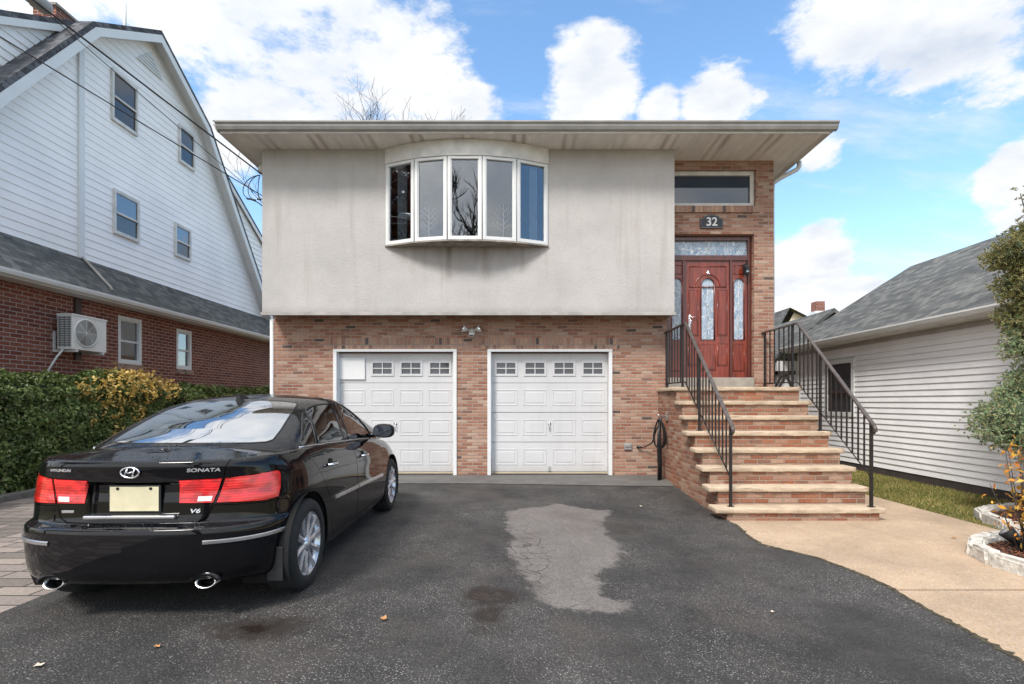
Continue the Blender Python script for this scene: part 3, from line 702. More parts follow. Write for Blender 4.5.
# soffit, fascia, gutter, roof
EX0, EX1, EY1 = -4.96, 5.13, 20.6
m = MB()
m.box(EX0 + 0.03, YE + 0.03, ZS, EX1 - 0.03, YS + 0.0, ZS + 0.03); m.box(EX0 + 0.03, YS, ZS, XL - 0.012, EY1, ZS + 0.03)
m.box(XR + 0.002, YS, ZS, EX1 - 0.03, EY1, ZS + 0.03); m.box(XT + 0.002, YS, ZS, XR + 0.002, YW + 0.2, ZS + 0.03)
m.build('soffit', M['soffit'], house)
m = MB()
m.box(EX0, YE, ZS - 0.01, EX1, YE + 0.03, ZS + 0.15); m.box(EX0, YE + 0.03, ZS - 0.01, EX0 + 0.03, EY1, ZS + 0.15); m.box(EX1 - 0.03, YE + 0.03, ZS - 0.01, EX1, EY1, ZS + 0.15)
m.build('fascia', M['offwhite'], house)
m = MB()
prof = [(YE - 0.002, ZS + 0.02), (YE - 0.06, ZS + 0.03), (YE - 0.085, ZS + 0.075), (YE - 0.085, ZS + 0.10), (YE - 0.115, ZS + 0.125), (YE - 0.115, ZS + 0.145), (YE - 0.002, ZS + 0.145)]
m.prism(prof, 'x', EX0 - 0.03, EX1 + 0.09)
p2 = [(EX1 + (YE - y), z) for y, z in prof]; m.prism(p2, 'y', YE - 0.03, EY1)
p3 = [(EX0 - (YE - y), z) for y, z in prof]; m.prism(p3, 'y', YE - 0.002, EY1)
g = m.build('gutter', M['gutter'], house)
m = MB(); a = ZS + 0.155; e0, e1, f0, f1 = EX0 - 0.06, EX1 + 0.10, YE - 0.10, EY1 + 0.1
rx0, rx1, ry, rz = -0.2, 0.4, 14.5, a + 1.55
A, B, C_, D = (e0, f0, a), (e1, f0, a), (e1, f1, a), (e0, f1, a); P, Q = (rx0, ry, rz), (rx1, ry, rz)
m.add([A, B, C_, D, P, Q], [(0, 1, 5, 4), (1, 2, 5), (2, 3, 4, 5), (3, 0, 4)])
m.box(e0, f0, a - 0.012, e1, f0 + 0.06, a - 0.001)
m.build('roof', M['shingle_dark'], house)
# interior so that the panes have a dim room behind them
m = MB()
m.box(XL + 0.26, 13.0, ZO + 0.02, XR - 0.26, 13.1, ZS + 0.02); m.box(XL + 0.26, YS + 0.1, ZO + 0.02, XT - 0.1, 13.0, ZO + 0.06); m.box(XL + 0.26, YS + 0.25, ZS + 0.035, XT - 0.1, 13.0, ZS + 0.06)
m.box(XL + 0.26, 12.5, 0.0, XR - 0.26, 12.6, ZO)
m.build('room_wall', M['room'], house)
# white corner downspout and the elbow at the right eave
m = MB(); x, y = XL - 0.055, YW + 0.03
m.tube([(x, y, 2.88), (x, y, 0.18), (x - 0.02, y - 0.06, 0.07), (x - 0.02, y - 0.18, 0.03)], 0.036, 10)
m.build('downspout', M['white'], house)
m = MB(); m.tube([(5.20, 9.5, 5.83), (5.20, 9.5, 5.74), (5.16, 9.5, 5.68), (4.86, 9.52, 5.53), (4.735, 9.55, 5.44), (4.725, 9.56, 5.30), (4.725, 9.56, -0.1)], 0.042, 10)
m.build('downspout', M['offwhite'], house)
# ---------------- bow window
bow = MB(); cx = (BX0 + BX1) / 2; hc = (BX1 - BX0) / 2; sag = 0.34; Rb = (hc * hc + sag * sag) / (2 * sag); ha = math.asin(hc / Rb)
def bp(a, dr=0.0): return (cx + (Rb + dr) * math.sin(a), YS - sag + Rb - (Rb + dr) * math.cos(a))
angs = [-ha + 2 * ha * i / 5 for i in range(6)]
bw = MB()
head = MB(); N = 30
outer = [bp(-ha + 2 * ha * i / N, 0.03) for i in range(N + 1)]; inner = [bp(-ha + 2 * ha * i / N, -0.15) for i in range(N + 1)][::-1]
head.prism(outer + inner, 'z', BZ1 - 0.005, ZS - 0.004)
bow = head.build('bow_window', M['offwhite'], house)
seat = MB(); outer = [bp(a, 0.03) for a in angs]; seat.prism(outer + [(BX1 + 0.02, YS + 0.1), (BX0 - 0.02, YS + 0.1)], 'z', BZ0 - 0.022, BZ0 + 0.0)
seat.build('window_seat', plain('stained_grey_board', (0.27, 0.24, 0.21), 0.85, var=0.4, scale=7), bow)
for i in range(5):
    a0, a1 = angs[i], angs[i + 1]
    p0, p1 = vec(bp(a0)), vec(bp(a1)); d = p1 - p0; L = np.linalg.norm(d); d /= L; nrm = vec((d[1], -d[0]))
    T = Matrix(((d[0], -nrm[0], 0, p0[0]), (d[1], -nrm[1], 0, p0[1]), (0, 0, 1, 0), (0, 0, 0, 1)))
    fr = MB(); w0, w1, z0, z1 = 0.008, L - 0.008, BZ0 + 0.005, BZ1 - 0.008; t = 0.050
    for bx in ((w0, z0, w0 + t, z1), (w1 - t, z0, w1, z1), (w0 + t, z0, w1 - t, z0 + t + 0.01), (w0 + t, z1 - t, w1 - t, z1)):
        fr.box(bx[0], -0.022, bx[1], bx[2], 0.05, bx[3], 0.006, mat=T)
    b2 = 0.016
    for bx in ((w0 + t, z0 + t + 0.01, w0 + t + b2, z1 - t), (w1 - t - b2, z0 + t + 0.01, w1 - t, z1 - t)):
        fr.box(bx[0], -0.006, bx[1], bx[2], 0.04, bx[3], mat=T)
    o = fr.build('window_frame', M['white'], bow)
    pn = MB(); pn.box(w0 + t + 0.002, 0.012, z0 + t, w1 - t - 0.002, 0.018, z1 - t + 0.002, mat=T)
    pn.build('pane', M['glass'], bow)
ml = MB()
for a in angs[1:-1]:
    x, y = bp(a, -0.006); ml.tube([(x, y, BZ0), (x, y, BZ1 - 0.004)], 0.020, 8)
ml.build('mullion', M['grey_plastic'], bow)
# curtains and the two little white twig trees standing in the window
def curtain(label, x0, x1, y0, y1, mat, n=60, amp=0.03):
    c = MB(); V = []; F = []
    for i in range(n + 1):
        t = i / n; x = x0 + (x1 - x0) * t; y = y0 + (y1 - y0) * t + amp * math.sin(t * 34)
        V += [(x, y, BZ0 + 0.005), (x, y, BZ1 + 0.2)]
    F = [(2 * i, 2 * i + 2, 2 * i + 3, 2 * i + 1) for i in range(n)]
    c.add(V, F, True); o = c.build('curtain', mat, recalc=False); tag(o, label, 'curtain', 'curtains inside the bow window'); return o
curtain('pale grey curtain hanging at the left end of the bow window', -2.16, -1.98, 8.99, 8.93, M['curtain'])
curtain('dark red drape beside the pale curtain at the left of the bow window', -1.97, -1.72, 8.95, 8.88, M['curtain_red'])
curtain('pale curtain hanging at the right end of the bow window', 0.16, 0.30, 8.93, 9.00, M['curtain'])
def twig(label, x, y, z, h, seed):
    rr = random.Random(seed); m = MB()
    m.tube([(x, y, z), (x + 0.005, y, z + h * 0.55), (x, y, z + h)], [0.011, 0.008, 0.004], 6)
    m.lathe([(0.05, 0), (0.05, 0.012), (0.015, 0.02)], (x, y, z), seg=16)
    for k in range(9):
        t = 0.25 + 0.65 * k / 9; s = 1 if k % 2 else -1; l = h * (0.42 - 0.3 * t) * rr.uniform(0.8, 1.2)
        b = (x, y, z + h * t); e = (x + s * l * 0.85, y + rr.uniform(-.06, .06), z + h * t + l * 0.75)
        mid = (x + s * l * 0.5, y, z + h * t + l * 0.30); m.tube([b, mid, e], [0.006, 0.005, 0.003], 5)
        for u in (0.45, 0.75):
            p = tuple(b[i] + (e[i] - b[i]) * u for i in range(3)); m.tube([p, (p[0] + s * l * 0.12, p[1], p[2] + l * 0.35)], [0.004, 0.002], 5)
    o = m.build('twig_tree', M['twig']); tag(o, label, 'ornament', 'white twig trees in the bow window'); return o
twig('white ornamental twig tree behind the second pane from the left', -1.58, 8.82, BZ0 + 0.03, 0.62, 3)
twig('white ornamental twig tree behind the fourth pane from the left', -0.29, 8.82, BZ0 + 0.03, 0.66, 5)
# ---------------- garage doors
def garage_door(G, boarded):
    x0, x1 = G; W_ = 0.075
    tr = MB(); y0 = YW - 0.022
    tr.box(x0 - 0.035, y0, 0.0, x0 + 0.03, YW + 0.14, GT, 0.004); tr.box(x1 - 0.03, y0, 0.0, x1 + 0.035, YW + 0.14, GT, 0.004)
    tr.box(x0 - 0.035, y0, GT + 0.001, x1 + 0.035, YW + 0.14, GT + 0.048, 0.004)
    yd = YW + 0.13; a, b = x0 + 0.032, x1 - 0.032; zt = GT - 0.015; z0 = 0.045; hs = (zt - z0) / 4
    d = MB(); n = 4; pw = (b - a) / n
    wins = []
    for s in range(4):
        za, zb = z0 + s * hs + 0.004, z0 + (s + 1) * hs - 0.004
        if s < 3:
            d.box(a, yd, za, b, yd + 0.045, zb, 0.006)
            for k in range(n):
                u0, u1, v0, v1 = a + k * pw + 0.055, a + (k + 1) * pw - 0.055, za + 0.125, zb - 0.12
                e = 0.020; h = 0.006
                for (i0, i1, j0, j1) in ((u0, u1, v0, v0 + e), (u0, u1, v1 - e, v1), (u0, u0 + e, v0 + e, v1 - e), (u1 - e, u1, v0 + e, v1 - e)):
                    d.box(i0, yd - h, j0, i1, yd + 0.01, j1, 0.006)
                d.box(u0 + 0.05, yd - 0.005, v0 + 0.05, u1 - 0.05, yd + 0.01, v1 - 0.05, 0.008)
        else:
            ww, wh = 0.41, 0.265; zc = (za + zb) / 2 - 0.005
            hl = [(a + (k + .5) * pw - ww / 2, a + (k + .5) * pw + ww / 2, zc - wh / 2, zc + wh / 2) for k in range(n)]
            wall_open(d, a, b, za, zb, yd, yd + 0.045, hl); wins = hl
    top = d.build('garage_door', M['door_white'], house)
    tr.build('door_trim', M['white'], top)
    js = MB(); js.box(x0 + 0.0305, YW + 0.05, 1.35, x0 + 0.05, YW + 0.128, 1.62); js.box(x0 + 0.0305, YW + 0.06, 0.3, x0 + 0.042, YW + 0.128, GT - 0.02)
    js.build('reveal_strip', M['jamb_shade'], top)  # strip on the left reveal, its bluish shade put into the colour
    sl = MB(); sl.box(a, yd + 0.004, 0.012, b, yd + 0.035, 0.044); sl.build('bottom_seal', plain('tan_door_seal', (0.50, 0.42, 0.30), 0.7), top)
    for k, (u0, u1, v0, v1) in enumerate(wins):
        fr = MB(); e = 0.03
        for (i0, i1, j0, j1) in ((u0 - 0.012, u1 + 0.012, v0 - 0.012, v0 + e), (u0 - 0.012, u1 + 0.012, v1 - e, v1 + 0.012), (u0 - 0.012, u0 + e, v0 + e, v1 - e), (u1 - e, u1 + 0.012, v0 + e, v1 - e)):
            fr.box(i0, yd - 0.014, j0, i1, yd + 0.02, j1, 0.004)
        uc, vc = (u0 + u1) / 2, (v0 + v1) / 2
        fr.box(uc - 0.009, yd - 0.008, v0 + e, uc + 0.009, yd + 0.02, v1 - e); fr.box(u0 + e, yd - 0.007, vc - 0.009, u1 - e, yd + 0.019, vc + 0.009)
        w = fr.build('window', M['door_white'], top)
        gl = MB(); gl.box(u0 + 0.002, yd + 0.022, v0 + 0.002, u1 - 0.002, yd + 0.03, v1 - 0.002); gl.build('pane', M['pane_garage'], top)
        if boarded and k == 0:
            bd = MB(); bd.box(u0 - 0.06, yd - 0.03, v0 - 0.075, u1 + 0.01, yd - 0.016, v1 + 0.06, 0.003)
            tag(bd.build('cover_board', M['white'], top), 'plain white board over the leftmost door window')
    h = MB(); xc = (a + b) / 2 - (0.0 if not boarded else 0.02); zc = z0 + 1.5 * hs + 0.02
    h.lathe([(0.028, -0.01), (0.028, -0.002), (0.012, 0.0)], (xc, yd, zc + 0.05), 'y', 14); h.tube([(xc, yd - 0.012, zc + 0.05), (xc, yd - 0.04, zc + 0.03), (xc, yd - 0.04, zc - 0.05), (xc, yd - 0.012, zc - 0.075)], 0.008, 8)
    h.build('handle', M['brushed'], top)
    if not boarded:
        l = MB(); l.box(xc - 0.022, yd - 0.016, 0.06, xc + 0.02, yd + 0.001, 0.15, 0.004); l.build('bottom_latch', M['grey_plastic'], top)
    return top
tag(garage_door(G1, True), 'left garage door with one window boarded over'); tag(garage_door(G2, False), 'right garage door with four paned windows')
# ---------------- transom window above the entrance
m = MB(); f = 0.075; y0, y1 = YW + 0.06, YW + 0.16
for b in ((TX0, TZ0, TX1, TZ0 + f), (TX0, TZ1 - f, TX1, TZ1), (TX0, TZ0 + f, TX0 + f, TZ1 - f), (TX1 - f, TZ0 + f, TX1, TZ1 - f)): m.box(b[0], y0, b[1], b[2], y1, b[3], 0.006)
tw = m.build('transom_window', M['offwhite'], house)
m = MB(); m.box(TX0 + f, y0 + 0.045, TZ0 + f, TX1 - f, y0 + 0.055, TZ1 - f); m.build('pane', M['pane_blue'], tw)
# ---------------- entrance door set
yd = YW + 0.13; zs = 1.80
m = MB(); f = 0.07
m.box(DX0, yd - 0.03, zs, DX0 + f + 0.05, yd + 0.10, DZ1, 0.005); m.box(DX1 - f, yd - 0.03, zs, DX1, yd + 0.10, DZ1, 0.005)
m.box(DX0 + f + 0.05, yd - 0.03, DZ1 - 0.085, DX1 - f, yd + 0.10, DZ1, 0.005)
ZL = 3.985
m.box(DX0 + f + 0.05, yd - 0.03, ZL, DX1 - f, yd + 0.10, ZL + 0.10, 0.005)
LX0, LX1 = 3.10, 3.91
m.box(LX0 - 0.065, yd - 0.025, zs, LX0 - 0.004, yd + 0.09, ZL - 0.001, 0.004); m.box(LX1 + 0.004, yd - 0.025, zs, LX1 + 0.05, yd + 0.09, ZL - 0.001, 0.004)
door = m.build('entrance', M['mahogany_dark'], house)
m = MB(); m.box(DX0 + f + 0.05, yd + 0.03, ZL + 0.10, DX1 - f, yd + 0.045, DZ1 - 0.085); m.build('transom_pane', M['leaded'], door)
m = MB()   # leaded came pattern of the transom
xm = (DX0 + 0.12 + DX1 - f) / 2
for s in (-1, 1):
    for k in range(5):
        x = xm + s * (0.12 + k * 0.13); m.tube([(x, yd + 0.028, ZL + 0.13 + 0.02 * k), (x + s * 0.07, yd + 0.028, ZL + 0.24), (x + s * 0.02, yd + 0.028, ZL + 0.31)], 0.006, 5)
for z in (ZL + 0.16, ZL + 0.22, ZL + 0.28):
    m.tube([(xm - 0.05, yd + 0.028, z), (xm, yd + 0.028, z + 0.035), (xm + 0.05, yd + 0.028, z), (xm, yd + 0.028, z - 0.035)], 0.006, 5, closed=True)
m.build('lead_came', M['white'], door)
m = MB(); m.box(DX0 + 0.02, YW - 0.06, 1.60, DX1 - 0.02, yd + 0.12, zs - 0.001, 0.012); m.build('threshold', M['sill'], door)
def stadium(cx, z0, z1, r, n=14):
    top = [(cx + r * math.cos(t), z1 - r + r * math.sin(t)) for t in np.linspace(0, math.pi, n)]
    bot = [(cx - r, z0), (cx + r, z0)]
    return top + bot
def door_leaf(x0, x1, cx, r, kind):
    m = MB(); z1 = ZL - 0.004; z0 = zs + 0.004
    g0, g1 = 2.52, 3.66
    poly = stadium(cx, g0, g1, r)
    # slab with an arched light: four butted pieces, the arch ring as a fan of quads
    y0, y1 = yd, yd + 0.045
    m.box(x0, y0, z0, x1, y1, g0); m.box(x0, y0, g1, x1, y1, z1); m.box(x0, y0, g0, cx - r, y1, g1 - r); m.box(cx + r, y0, g0, x1, y1, g1 - r)
    arc = [(cx + r * math.cos(t), g1 - r + r * math.sin(t)) for t in np.linspace(0, math.pi, 15)]
    for (p, q) in zip(arc, arc[1:]):
        pa = (p[0], g1); qa = (q[0], g1)
        m.prism([p, pa, qa, q], 'y', y0, y1)
    m.prism([(x1, g1 - r), (x1, g1), (cx + r, g1), (cx + r, g1 - r)], 'y', y0, y1); m.prism([(x0, g1), (x0, g1 - r), (cx - r, g1 - r), (cx - r, g1)], 'y', y0, y1)
    leaf = m.build(kind, M['mahogany'], door)
    gl = MB(); gl.prism(stadium(cx, g0 - 0.005, g1 + 0.005, r + 0.004), 'y', yd + 0.018, yd + 0.03); gl.build('oval_pane', M['leaded'], door)
    mo = MB(); mo.tube([(p[0], yd - 0.004, p[1]) for p in stadium(cx, g0 - 0.008, g1 + 0.008, r + 0.012)], 0.012, 6, closed=True)
    def rect(a, b, c, d, rr=0.011): mo.tube([(a, yd - 0.001, c), (b, yd - 0.001, c), (b, yd - 0.001, d), (a, yd - 0.001, d)], rr, 6, closed=True)
    def panel(a, b, c, d): mo.box(a, yd - 0.012, c, b, yd + 0.01, d, 0.010); rect(a - 0.018, b + 0.018, c - 0.018, d + 0.018, 0.008)
    if kind == 'door_leaf':
        for s in (-1, 1):
            xa, xb = cx + s * 0.345, cx + s * 0.20
            panel(min(xa, xb), max(xa, xb), 2.60, 3.42); panel(min(xa, xb), max(xa, xb), 2.40 - 0.36, 2.42)
        panel(cx - 0.13, cx + 0.13, 1.96, 2.40)
        arc = [(cx + 0.235 * math.cos(t), yd - 0.002, 3.50 + 0.235 * math.sin(t)) for t in np.linspace(0, math.pi, 18)]
        mo.tube([(cx + 0.345, yd - 0.002, 3.50)] + arc + [(cx - 0.345, yd - 0.002, 3.50)], 0.014, 6)
        rect(cx - 0.345, cx + 0.345, 3.50, 3.88, 0.012)
    else:
        panel(cx - 0.085, cx + 0.085, 1.94, 2.40); rect(cx - 0.085, cx + 0.085, 3.74, 3.90, 0.010)
    mo.build('moulding', M['mahogany'], door)
    lc = MB(); yy = yd + 0.014
    for k in range(5):
        z = 2.66 + k * 0.2; w = r * 0.75
        lc.tube([(cx - w, yy, z), (cx, yy, z + 0.12), (cx + w, yy, z), (cx, yy, z - 0.12)], 0.004, 4, closed=True)
    lc.tube([(cx, yy, 2.54), (cx, yy, 3.64)], 0.004, 4)
    lc.build('lead_came', M['white'], door)
    return leaf
xc = (LX0 + LX1) / 2
door_leaf(LX0, LX1, xc, 0.115, 'door_leaf'); door_leaf(LX1 + 0.052, DX1 - f - 0.002, 4.085, 0.09, 'side_panel'); door_leaf(DX0 + f + 0.052, LX0 - 0.067, 2.93, 0.085, 'side_panel')
m = MB(); hx = LX0 + 0.07
m.box(hx - 0.022, yd - 0.014, 2.70, hx + 0.022, yd, 2.98, 0.006); m.tube([(hx, yd - 0.01, 2.90), (hx, yd - 0.06, 2.89), (hx, yd - 0.06, 2.74), (hx, yd - 0.012, 2.72)], 0.011, 8); m.tube([(hx, yd - 0.02, 2.93), (hx + 0.01, yd - 0.05, 2.93), (hx + 0.11, yd - 0.05, 2.93)], 0.009, 8)
m.build('handle', M['chrome'], door)
m = MB(); m.box(xc - 0.02, yd - 0.02, 3.74, xc + 0.02, yd, 3.80, 0.006); m.tube([(xc - 0.014, yd - 0.022, 3.78), (xc - 0.018, yd - 0.03, 3.70), (xc + 0.018, yd - 0.03, 3.70), (xc + 0.014, yd - 0.022, 3.78)], 0.007, 6)
m.build('knocker', M['chrome'], door)
# ---------------- small things fixed to the house
t = thing('porch_lantern', 'small black lantern on the door frame at the right of the entrance', 'lantern', (4.185, yd - 0.03, 3.80))
m = MB(); m.box(4.15, yd - 0.045, 3.74, 4.22, yd - 0.031, 3.92, 0.005); m.tube([(4.185, yd - 0.04, 3.90), (4.185, yd - 0.11, 3.93), (4.185, yd - 0.11, 3.89)], 0.008, 6); m.build('bracket', M['black_metal'], t)
m = MB(); m.lathe([(0.02, 0.10), (0.055, 0.06), (0.06, 0.05), (0.045, -0.08), (0.02, -0.10)], (4.185, yd - 0.11, 3.79), seg=6, smooth=False); m.build('lamp_body', M['black_metal'], t)
m = MB(); m.lathe([(0.051, 0.03), (0.047, -0.05)], (4.185, yd - 0.113, 3.795), seg=6, smooth=False); m.build('lamp_glass', M['leaded'], t)
def sign32():
    x0, x1, z0, z1 = 3.315, 3.735, 4.545, 4.80; cxx = (x0 + x1) / 2
    t = thing('house_number_sign', 'black arched plaque with white house number 32 on the brick above the door', 'sign', (cxx, YW, z0))
    pl = [(x0, z0), (x1, z0), (x1, z1 - 0.07)] + [(cxx + 0.15 * math.cos(a), z1 - 0.07 + 0.07 * math.sin(a)) for a in np.linspace(0, math.pi, 13)] + [(x0, z1 - 0.07)]
    m = MB(); m.prism(pl, 'y', YW - 0.022, YW - 0.001); m.build('plaque', M['black_metal'], t)
    m = MB(); m.tube([(cxx + (p[0] - cxx) * 0.93, YW - 0.023, (z0 + z1) / 2 + (p[1] - (z0 + z1) / 2) * 0.89) for p in pl], 0.004, 5, closed=True); m.build('border', M['grey_plastic'], t)
    put_text('numeral', text_mesh('32', 0.215, 0.004, 0.004), M['white'], Matrix.Translation((cxx, YW - 0.026, z0 + 0.112)) @ FACE_CAM, t)
sign32()
def floodlight():
    x, z = -0.885, 2.64
    t = thing('flood_light', 'twin-head floodlight with motion sensor on the brick between the garage doors', 'floodlight', (x, YW, z))
    m = MB(); m.lathe([(0.058, -0.03), (0.062, -0.01), (0.062, -0.001)], (x, YW, z), 'y', 20); m.build('base_plate', M['offwhite'], t)
    for s in (-1, 1):
        d = Vector((s * 0.75, -0.55, 0.12 if s > 0 else 0.2)).normalized(); c = Vector((x + s * 0.115, YW - 0.10, z + 0.035))
        m = MB(); m.tube([(x + s * 0.03, YW - 0.03, z + 0.01), c - d * 0.055], 0.011, 8)
        m.tube([c - d * 0.055, c - d * 0.02, c + d * 0.03, c + d * 0.065], [0.022, 0.038, 0.055, 0.062], 16); a = m.build('lamp_head', M['offwhite'], t)
        m = MB(); m.tube([c + d * 0.0651, c + d * 0.068], 0.056, 16); m.build('lens', M['chrome'], a)
    m = MB(); m.tube([(x, YW - 0.03, z - 0.01), (x, YW - 0.075, z - 0.045)], 0.012, 8); m.box(x - 0.045, YW - 0.13, z - 0.10, x + 0.045, YW - 0.06, z - 0.03, 0.014); m.build('motion_sensor', M['offwhite'], t)
    m = MB(); m.box(x - 0.035, YW - 0.132, z - 0.092, x + 0.035, YW - 0.128, z - 0.066, 0.003); m.build('sensor_lens', M['black_plastic'], t)
    m = MB(); m.tube([(x - 0.03, YW - 0.02, z + 0.02), (x - 0.15, YW - 0.03, z + 0.045), (x - 0.27, YW - 0.012, z + 0.02)], 0.006, 6); m.build('wire', M['black_plastic'], t)
floodlight()
x, z = 1.985, 0.53
t = thing('wall_outlet', 'grey weatherproof outlet box low on the brick right of the garage door', 'outlet', (x, YW, z - 0.06))
m = MB(); m.box(x - 0.07, YW - 0.035, z - 0.055, x + 0.07, YW - 0.001, z + 0.055, 0.008); b = m.build('outlet_box', M['grey_plastic'], t)
m = MB(); m.box(x - 0.055, YW - 0.046, z - 0.015, x + 0.055, YW - 0.036, z + 0.045, 0.006); m.build('cover_flap', M['brushed'], t)
# ---------------------------------------------------------------- front steps (numbers before scaling about the camera)
CAM_SCALED[0] = True
YB = 8.39; Y1S, run, rise, z1s = 5.80, 0.24, 0.2048, 0.137
def sx_left(y): return 2.37 + (y - 5.83) * (-0.10 / 2.56)
def sx_right(y): return 4.12
steps = thing('front_steps', 'brick front steps with eight sandstone treads leading up to the red entrance door', 'steps', (3.2, 7.6, 0))
m = MB()
for i in range(8):
    y0 = Y1S + run * i + 0.03; y1 = y0 + run if i < 7 else YB - 0.003; z1 = z1s + rise * i - 0.058
    a = sx_left(y0); b = sx_right(y0) - 0.012; yb = YB - 0.003
    pl = [(a, y0), (b, y0), (b, y1), (sx_left(y1), y1)] if i < 7 else [(a, y0), (b, y0), (b - 0.02, y1), (sx_left(y1), y1)]
    m.prism(pl, 'z', -0.03, z1)
m.build('brick_base', M['brick_step'], steps)
def rough_slab(pl, z0, z1, name, seed):
    rr = np.random.default_rng(seed); b = bmesh.new()
    n = len(pl); lo = [b.verts.new((p[0], p[1], z0)) for p in pl]; hi = [b.verts.new((p[0], p[1], z1)) for p in pl]
    b.faces.new(lo[::-1]); b.faces.new(hi)
    for i in range(n): b.faces.new([lo[i], lo[(i + 1) % n], hi[(i + 1) % n], hi[i]])
    bmesh.ops.bevel(b, geom=list(b.edges), offset=0.014, segments=3, affect='EDGES', profile=0.55)
    xs = [p[0] for p in pl]
    for k in range(28):
        x = min(xs) + (max(xs) - min(xs)) * (k + 1) / 29
        bmesh.ops.bisect_plane(b, geom=b.verts[:] + b.edges[:] + b.faces[:], plane_co=(x, 0, 0), plane_no=(1, 0, 0))
    for v in b.verts:
        v.co += Vector((0, 0.005 * math.sin(v.co.x * 31 + seed * 2.1) + rr.normal(0, 0.0025), rr.normal(0, 0.0012)))
    mm = MB(); mm.bm(b, True); o = mm.build(name, M['tread'], steps, auto=35); return o
TL = [2.227, 2.232, 2.242, 2.246, 2.212, 2.252, 2.258, 2.24]; TR = [4.17, 4.14, 4.15, 4.155, 4.146, 4.13, 4.15, 4.135]
for i in range(8):
    y0 = Y1S + run * i; z1 = z1s + rise * i
    if i < 7: rough_slab([(TL[i], y0), (TR[i], y0), (TR[i], y0 + run + 0.025), (TL[i] + 0.01, y0 + run + 0.025)], z1 - 0.058, z1, 'tread', i + 1)
    else: rough_slab([(TL[i], y0), (TR[i], y0), (4.12, YB - 0.004), (2.245, YB - 0.004)], z1 - 0.056, z1, 'landing_slab', 9)
# ---------------------------------------------------------------- railings (scaled about the camera with the steps)
def railing(label, wallpt, corner, end):
    """handrail: wall -> corner (level) -> end (sloped), with posts and balusters"""
    t = thing('stair_railing', label, 'railing', (corner[0], corner[1], 1.57), 'iron railings of the front steps')
    W_, C, E = Vector(wallpt), Vector(corner), Vector(end)
    hr = MB(); d = (E - C).normalized()
    for p, q in ((W_, C), (C, E)):
        dd = (q - p).normalized(); s = Vector((dd.y, -dd.x, 0)).normalized() * 0.022; u = s.cross(dd).normalized() * 0.010
        if u.z < 0: u = -u
        q2 = q + dd * 0.012; p2 = p
        vs = [p2 - s - u, p2 + s - u, p2 + s + u, p2 - s + u, q2 - s - u, q2 + s - u, q2 + s + u, q2 - s + u]
        hr.add([v[:] for v in vs], [(0, 1, 2, 3), (7, 6, 5, 4), (0, 4, 5, 1), (1, 5, 6, 2), (2, 6, 7, 3), (3, 7, 4, 0)])
    c = [E, E + d * 0.035 + Vector((0, 0, -0.010)), E + d * 0.045 + Vector((0, 0, -0.045)), E + d * 0.022 + Vector((0, 0, -0.075)), E + Vector((0, 0, -0.065))]
    hr.tube(c, [0.020, 0.022, 0.020, 0.016, 0.011], 8)
    hr.build('handrail', M['rail_worn'], t)
    def slope(y): k = (C.y - y) / (C.y - E.y); return C + (E - C) * k
    zl = z1s + rise * 7
    B0 = Vector((C.x, C.y + 0.02, zl + 0.075)); B1 = Vector((E.x, E.y + 0.02, 0.46)); B0w = Vector((W_.x, W_.y - 0.02, zl + 0.075))
    br = MB(); br.tube([B0w, B0], 0.010, 4); br.tube([B0, B1], 0.010, 4); br.build('bottom_rail', M['iron'], t)
    def bot(y): k = (B0.y - y) / (B0.y - B1.y); return B0 + (B1 - B0) * k
    def tread_z(y): return z1s + rise * min(7, max(0, int((y - Y1S) / run)))
    def level(y): k = (y - C.y) / (W_.y - C.y); return C + (W_ - C) * k
    po = [(W_.y - 0.07, 0), (C.y + 0.12, 0), (6.93, 1), (E.y + 0.04, 1)]
    for y, sl in po:
        p = slope(y) if sl else level(y); zb = tread_z(y) if sl else zl
        m = MB(); m.box(p.x - 0.0145, p.y - 0.0145, zb, p.x + 0.0145, p.y + 0.0145, p.z - 0.007); m.box(p.x - 0.032, p.y - 0.032, zb, p.x + 0.032, p.y + 0.032, zb + 0.007)
        m.build('post', M['iron'], t)
    n = max(2, int((W_.y - C.y - 0.1) / 0.105))
    for k in range(n):
        y = C.y + 0.03 + (W_.y - C.y - 0.06) * (k + 0.5) / n
        if min(abs(y - q[0]) for q in po) < 0.035: continue
        p = level(y); m = MB(); m.box(p.x - 0.0075, p.y - 0.0075, B0.z, p.x + 0.0075, p.y + 0.0075, p.z - 0.007); m.build('baluster', M['iron'], t)
    n = int((C.y - E.y) / 0.105)
    for k in range(n):
        y = C.y - (C.y - E.y) * (k + 0.5) / n
        if min(abs(y - q[0]) for q in po) < 0.035: continue
        p = slope(y); q = bot(y); m = MB(); m.box(p.x - 0.0075, p.y - 0.0075, q.z, p.x + 0.0075, p.y + 0.0075, p.z - 0.007); m.build('baluster', M['iron'], t)
    return t
railing('bronze-black iron railing on the garage side of the front steps', (2.385, YB - 0.005, 2.485), (2.435, 7.50, 2.51), (2.44, 5.87, 1.075))
railing('bronze-black iron railing on the lawn side of the front steps', (3.985, YB - 0.005, 2.485), (4.085, 7.50, 2.51), (4.07, 5.87, 1.085))
CAM_SCALED[0] = False
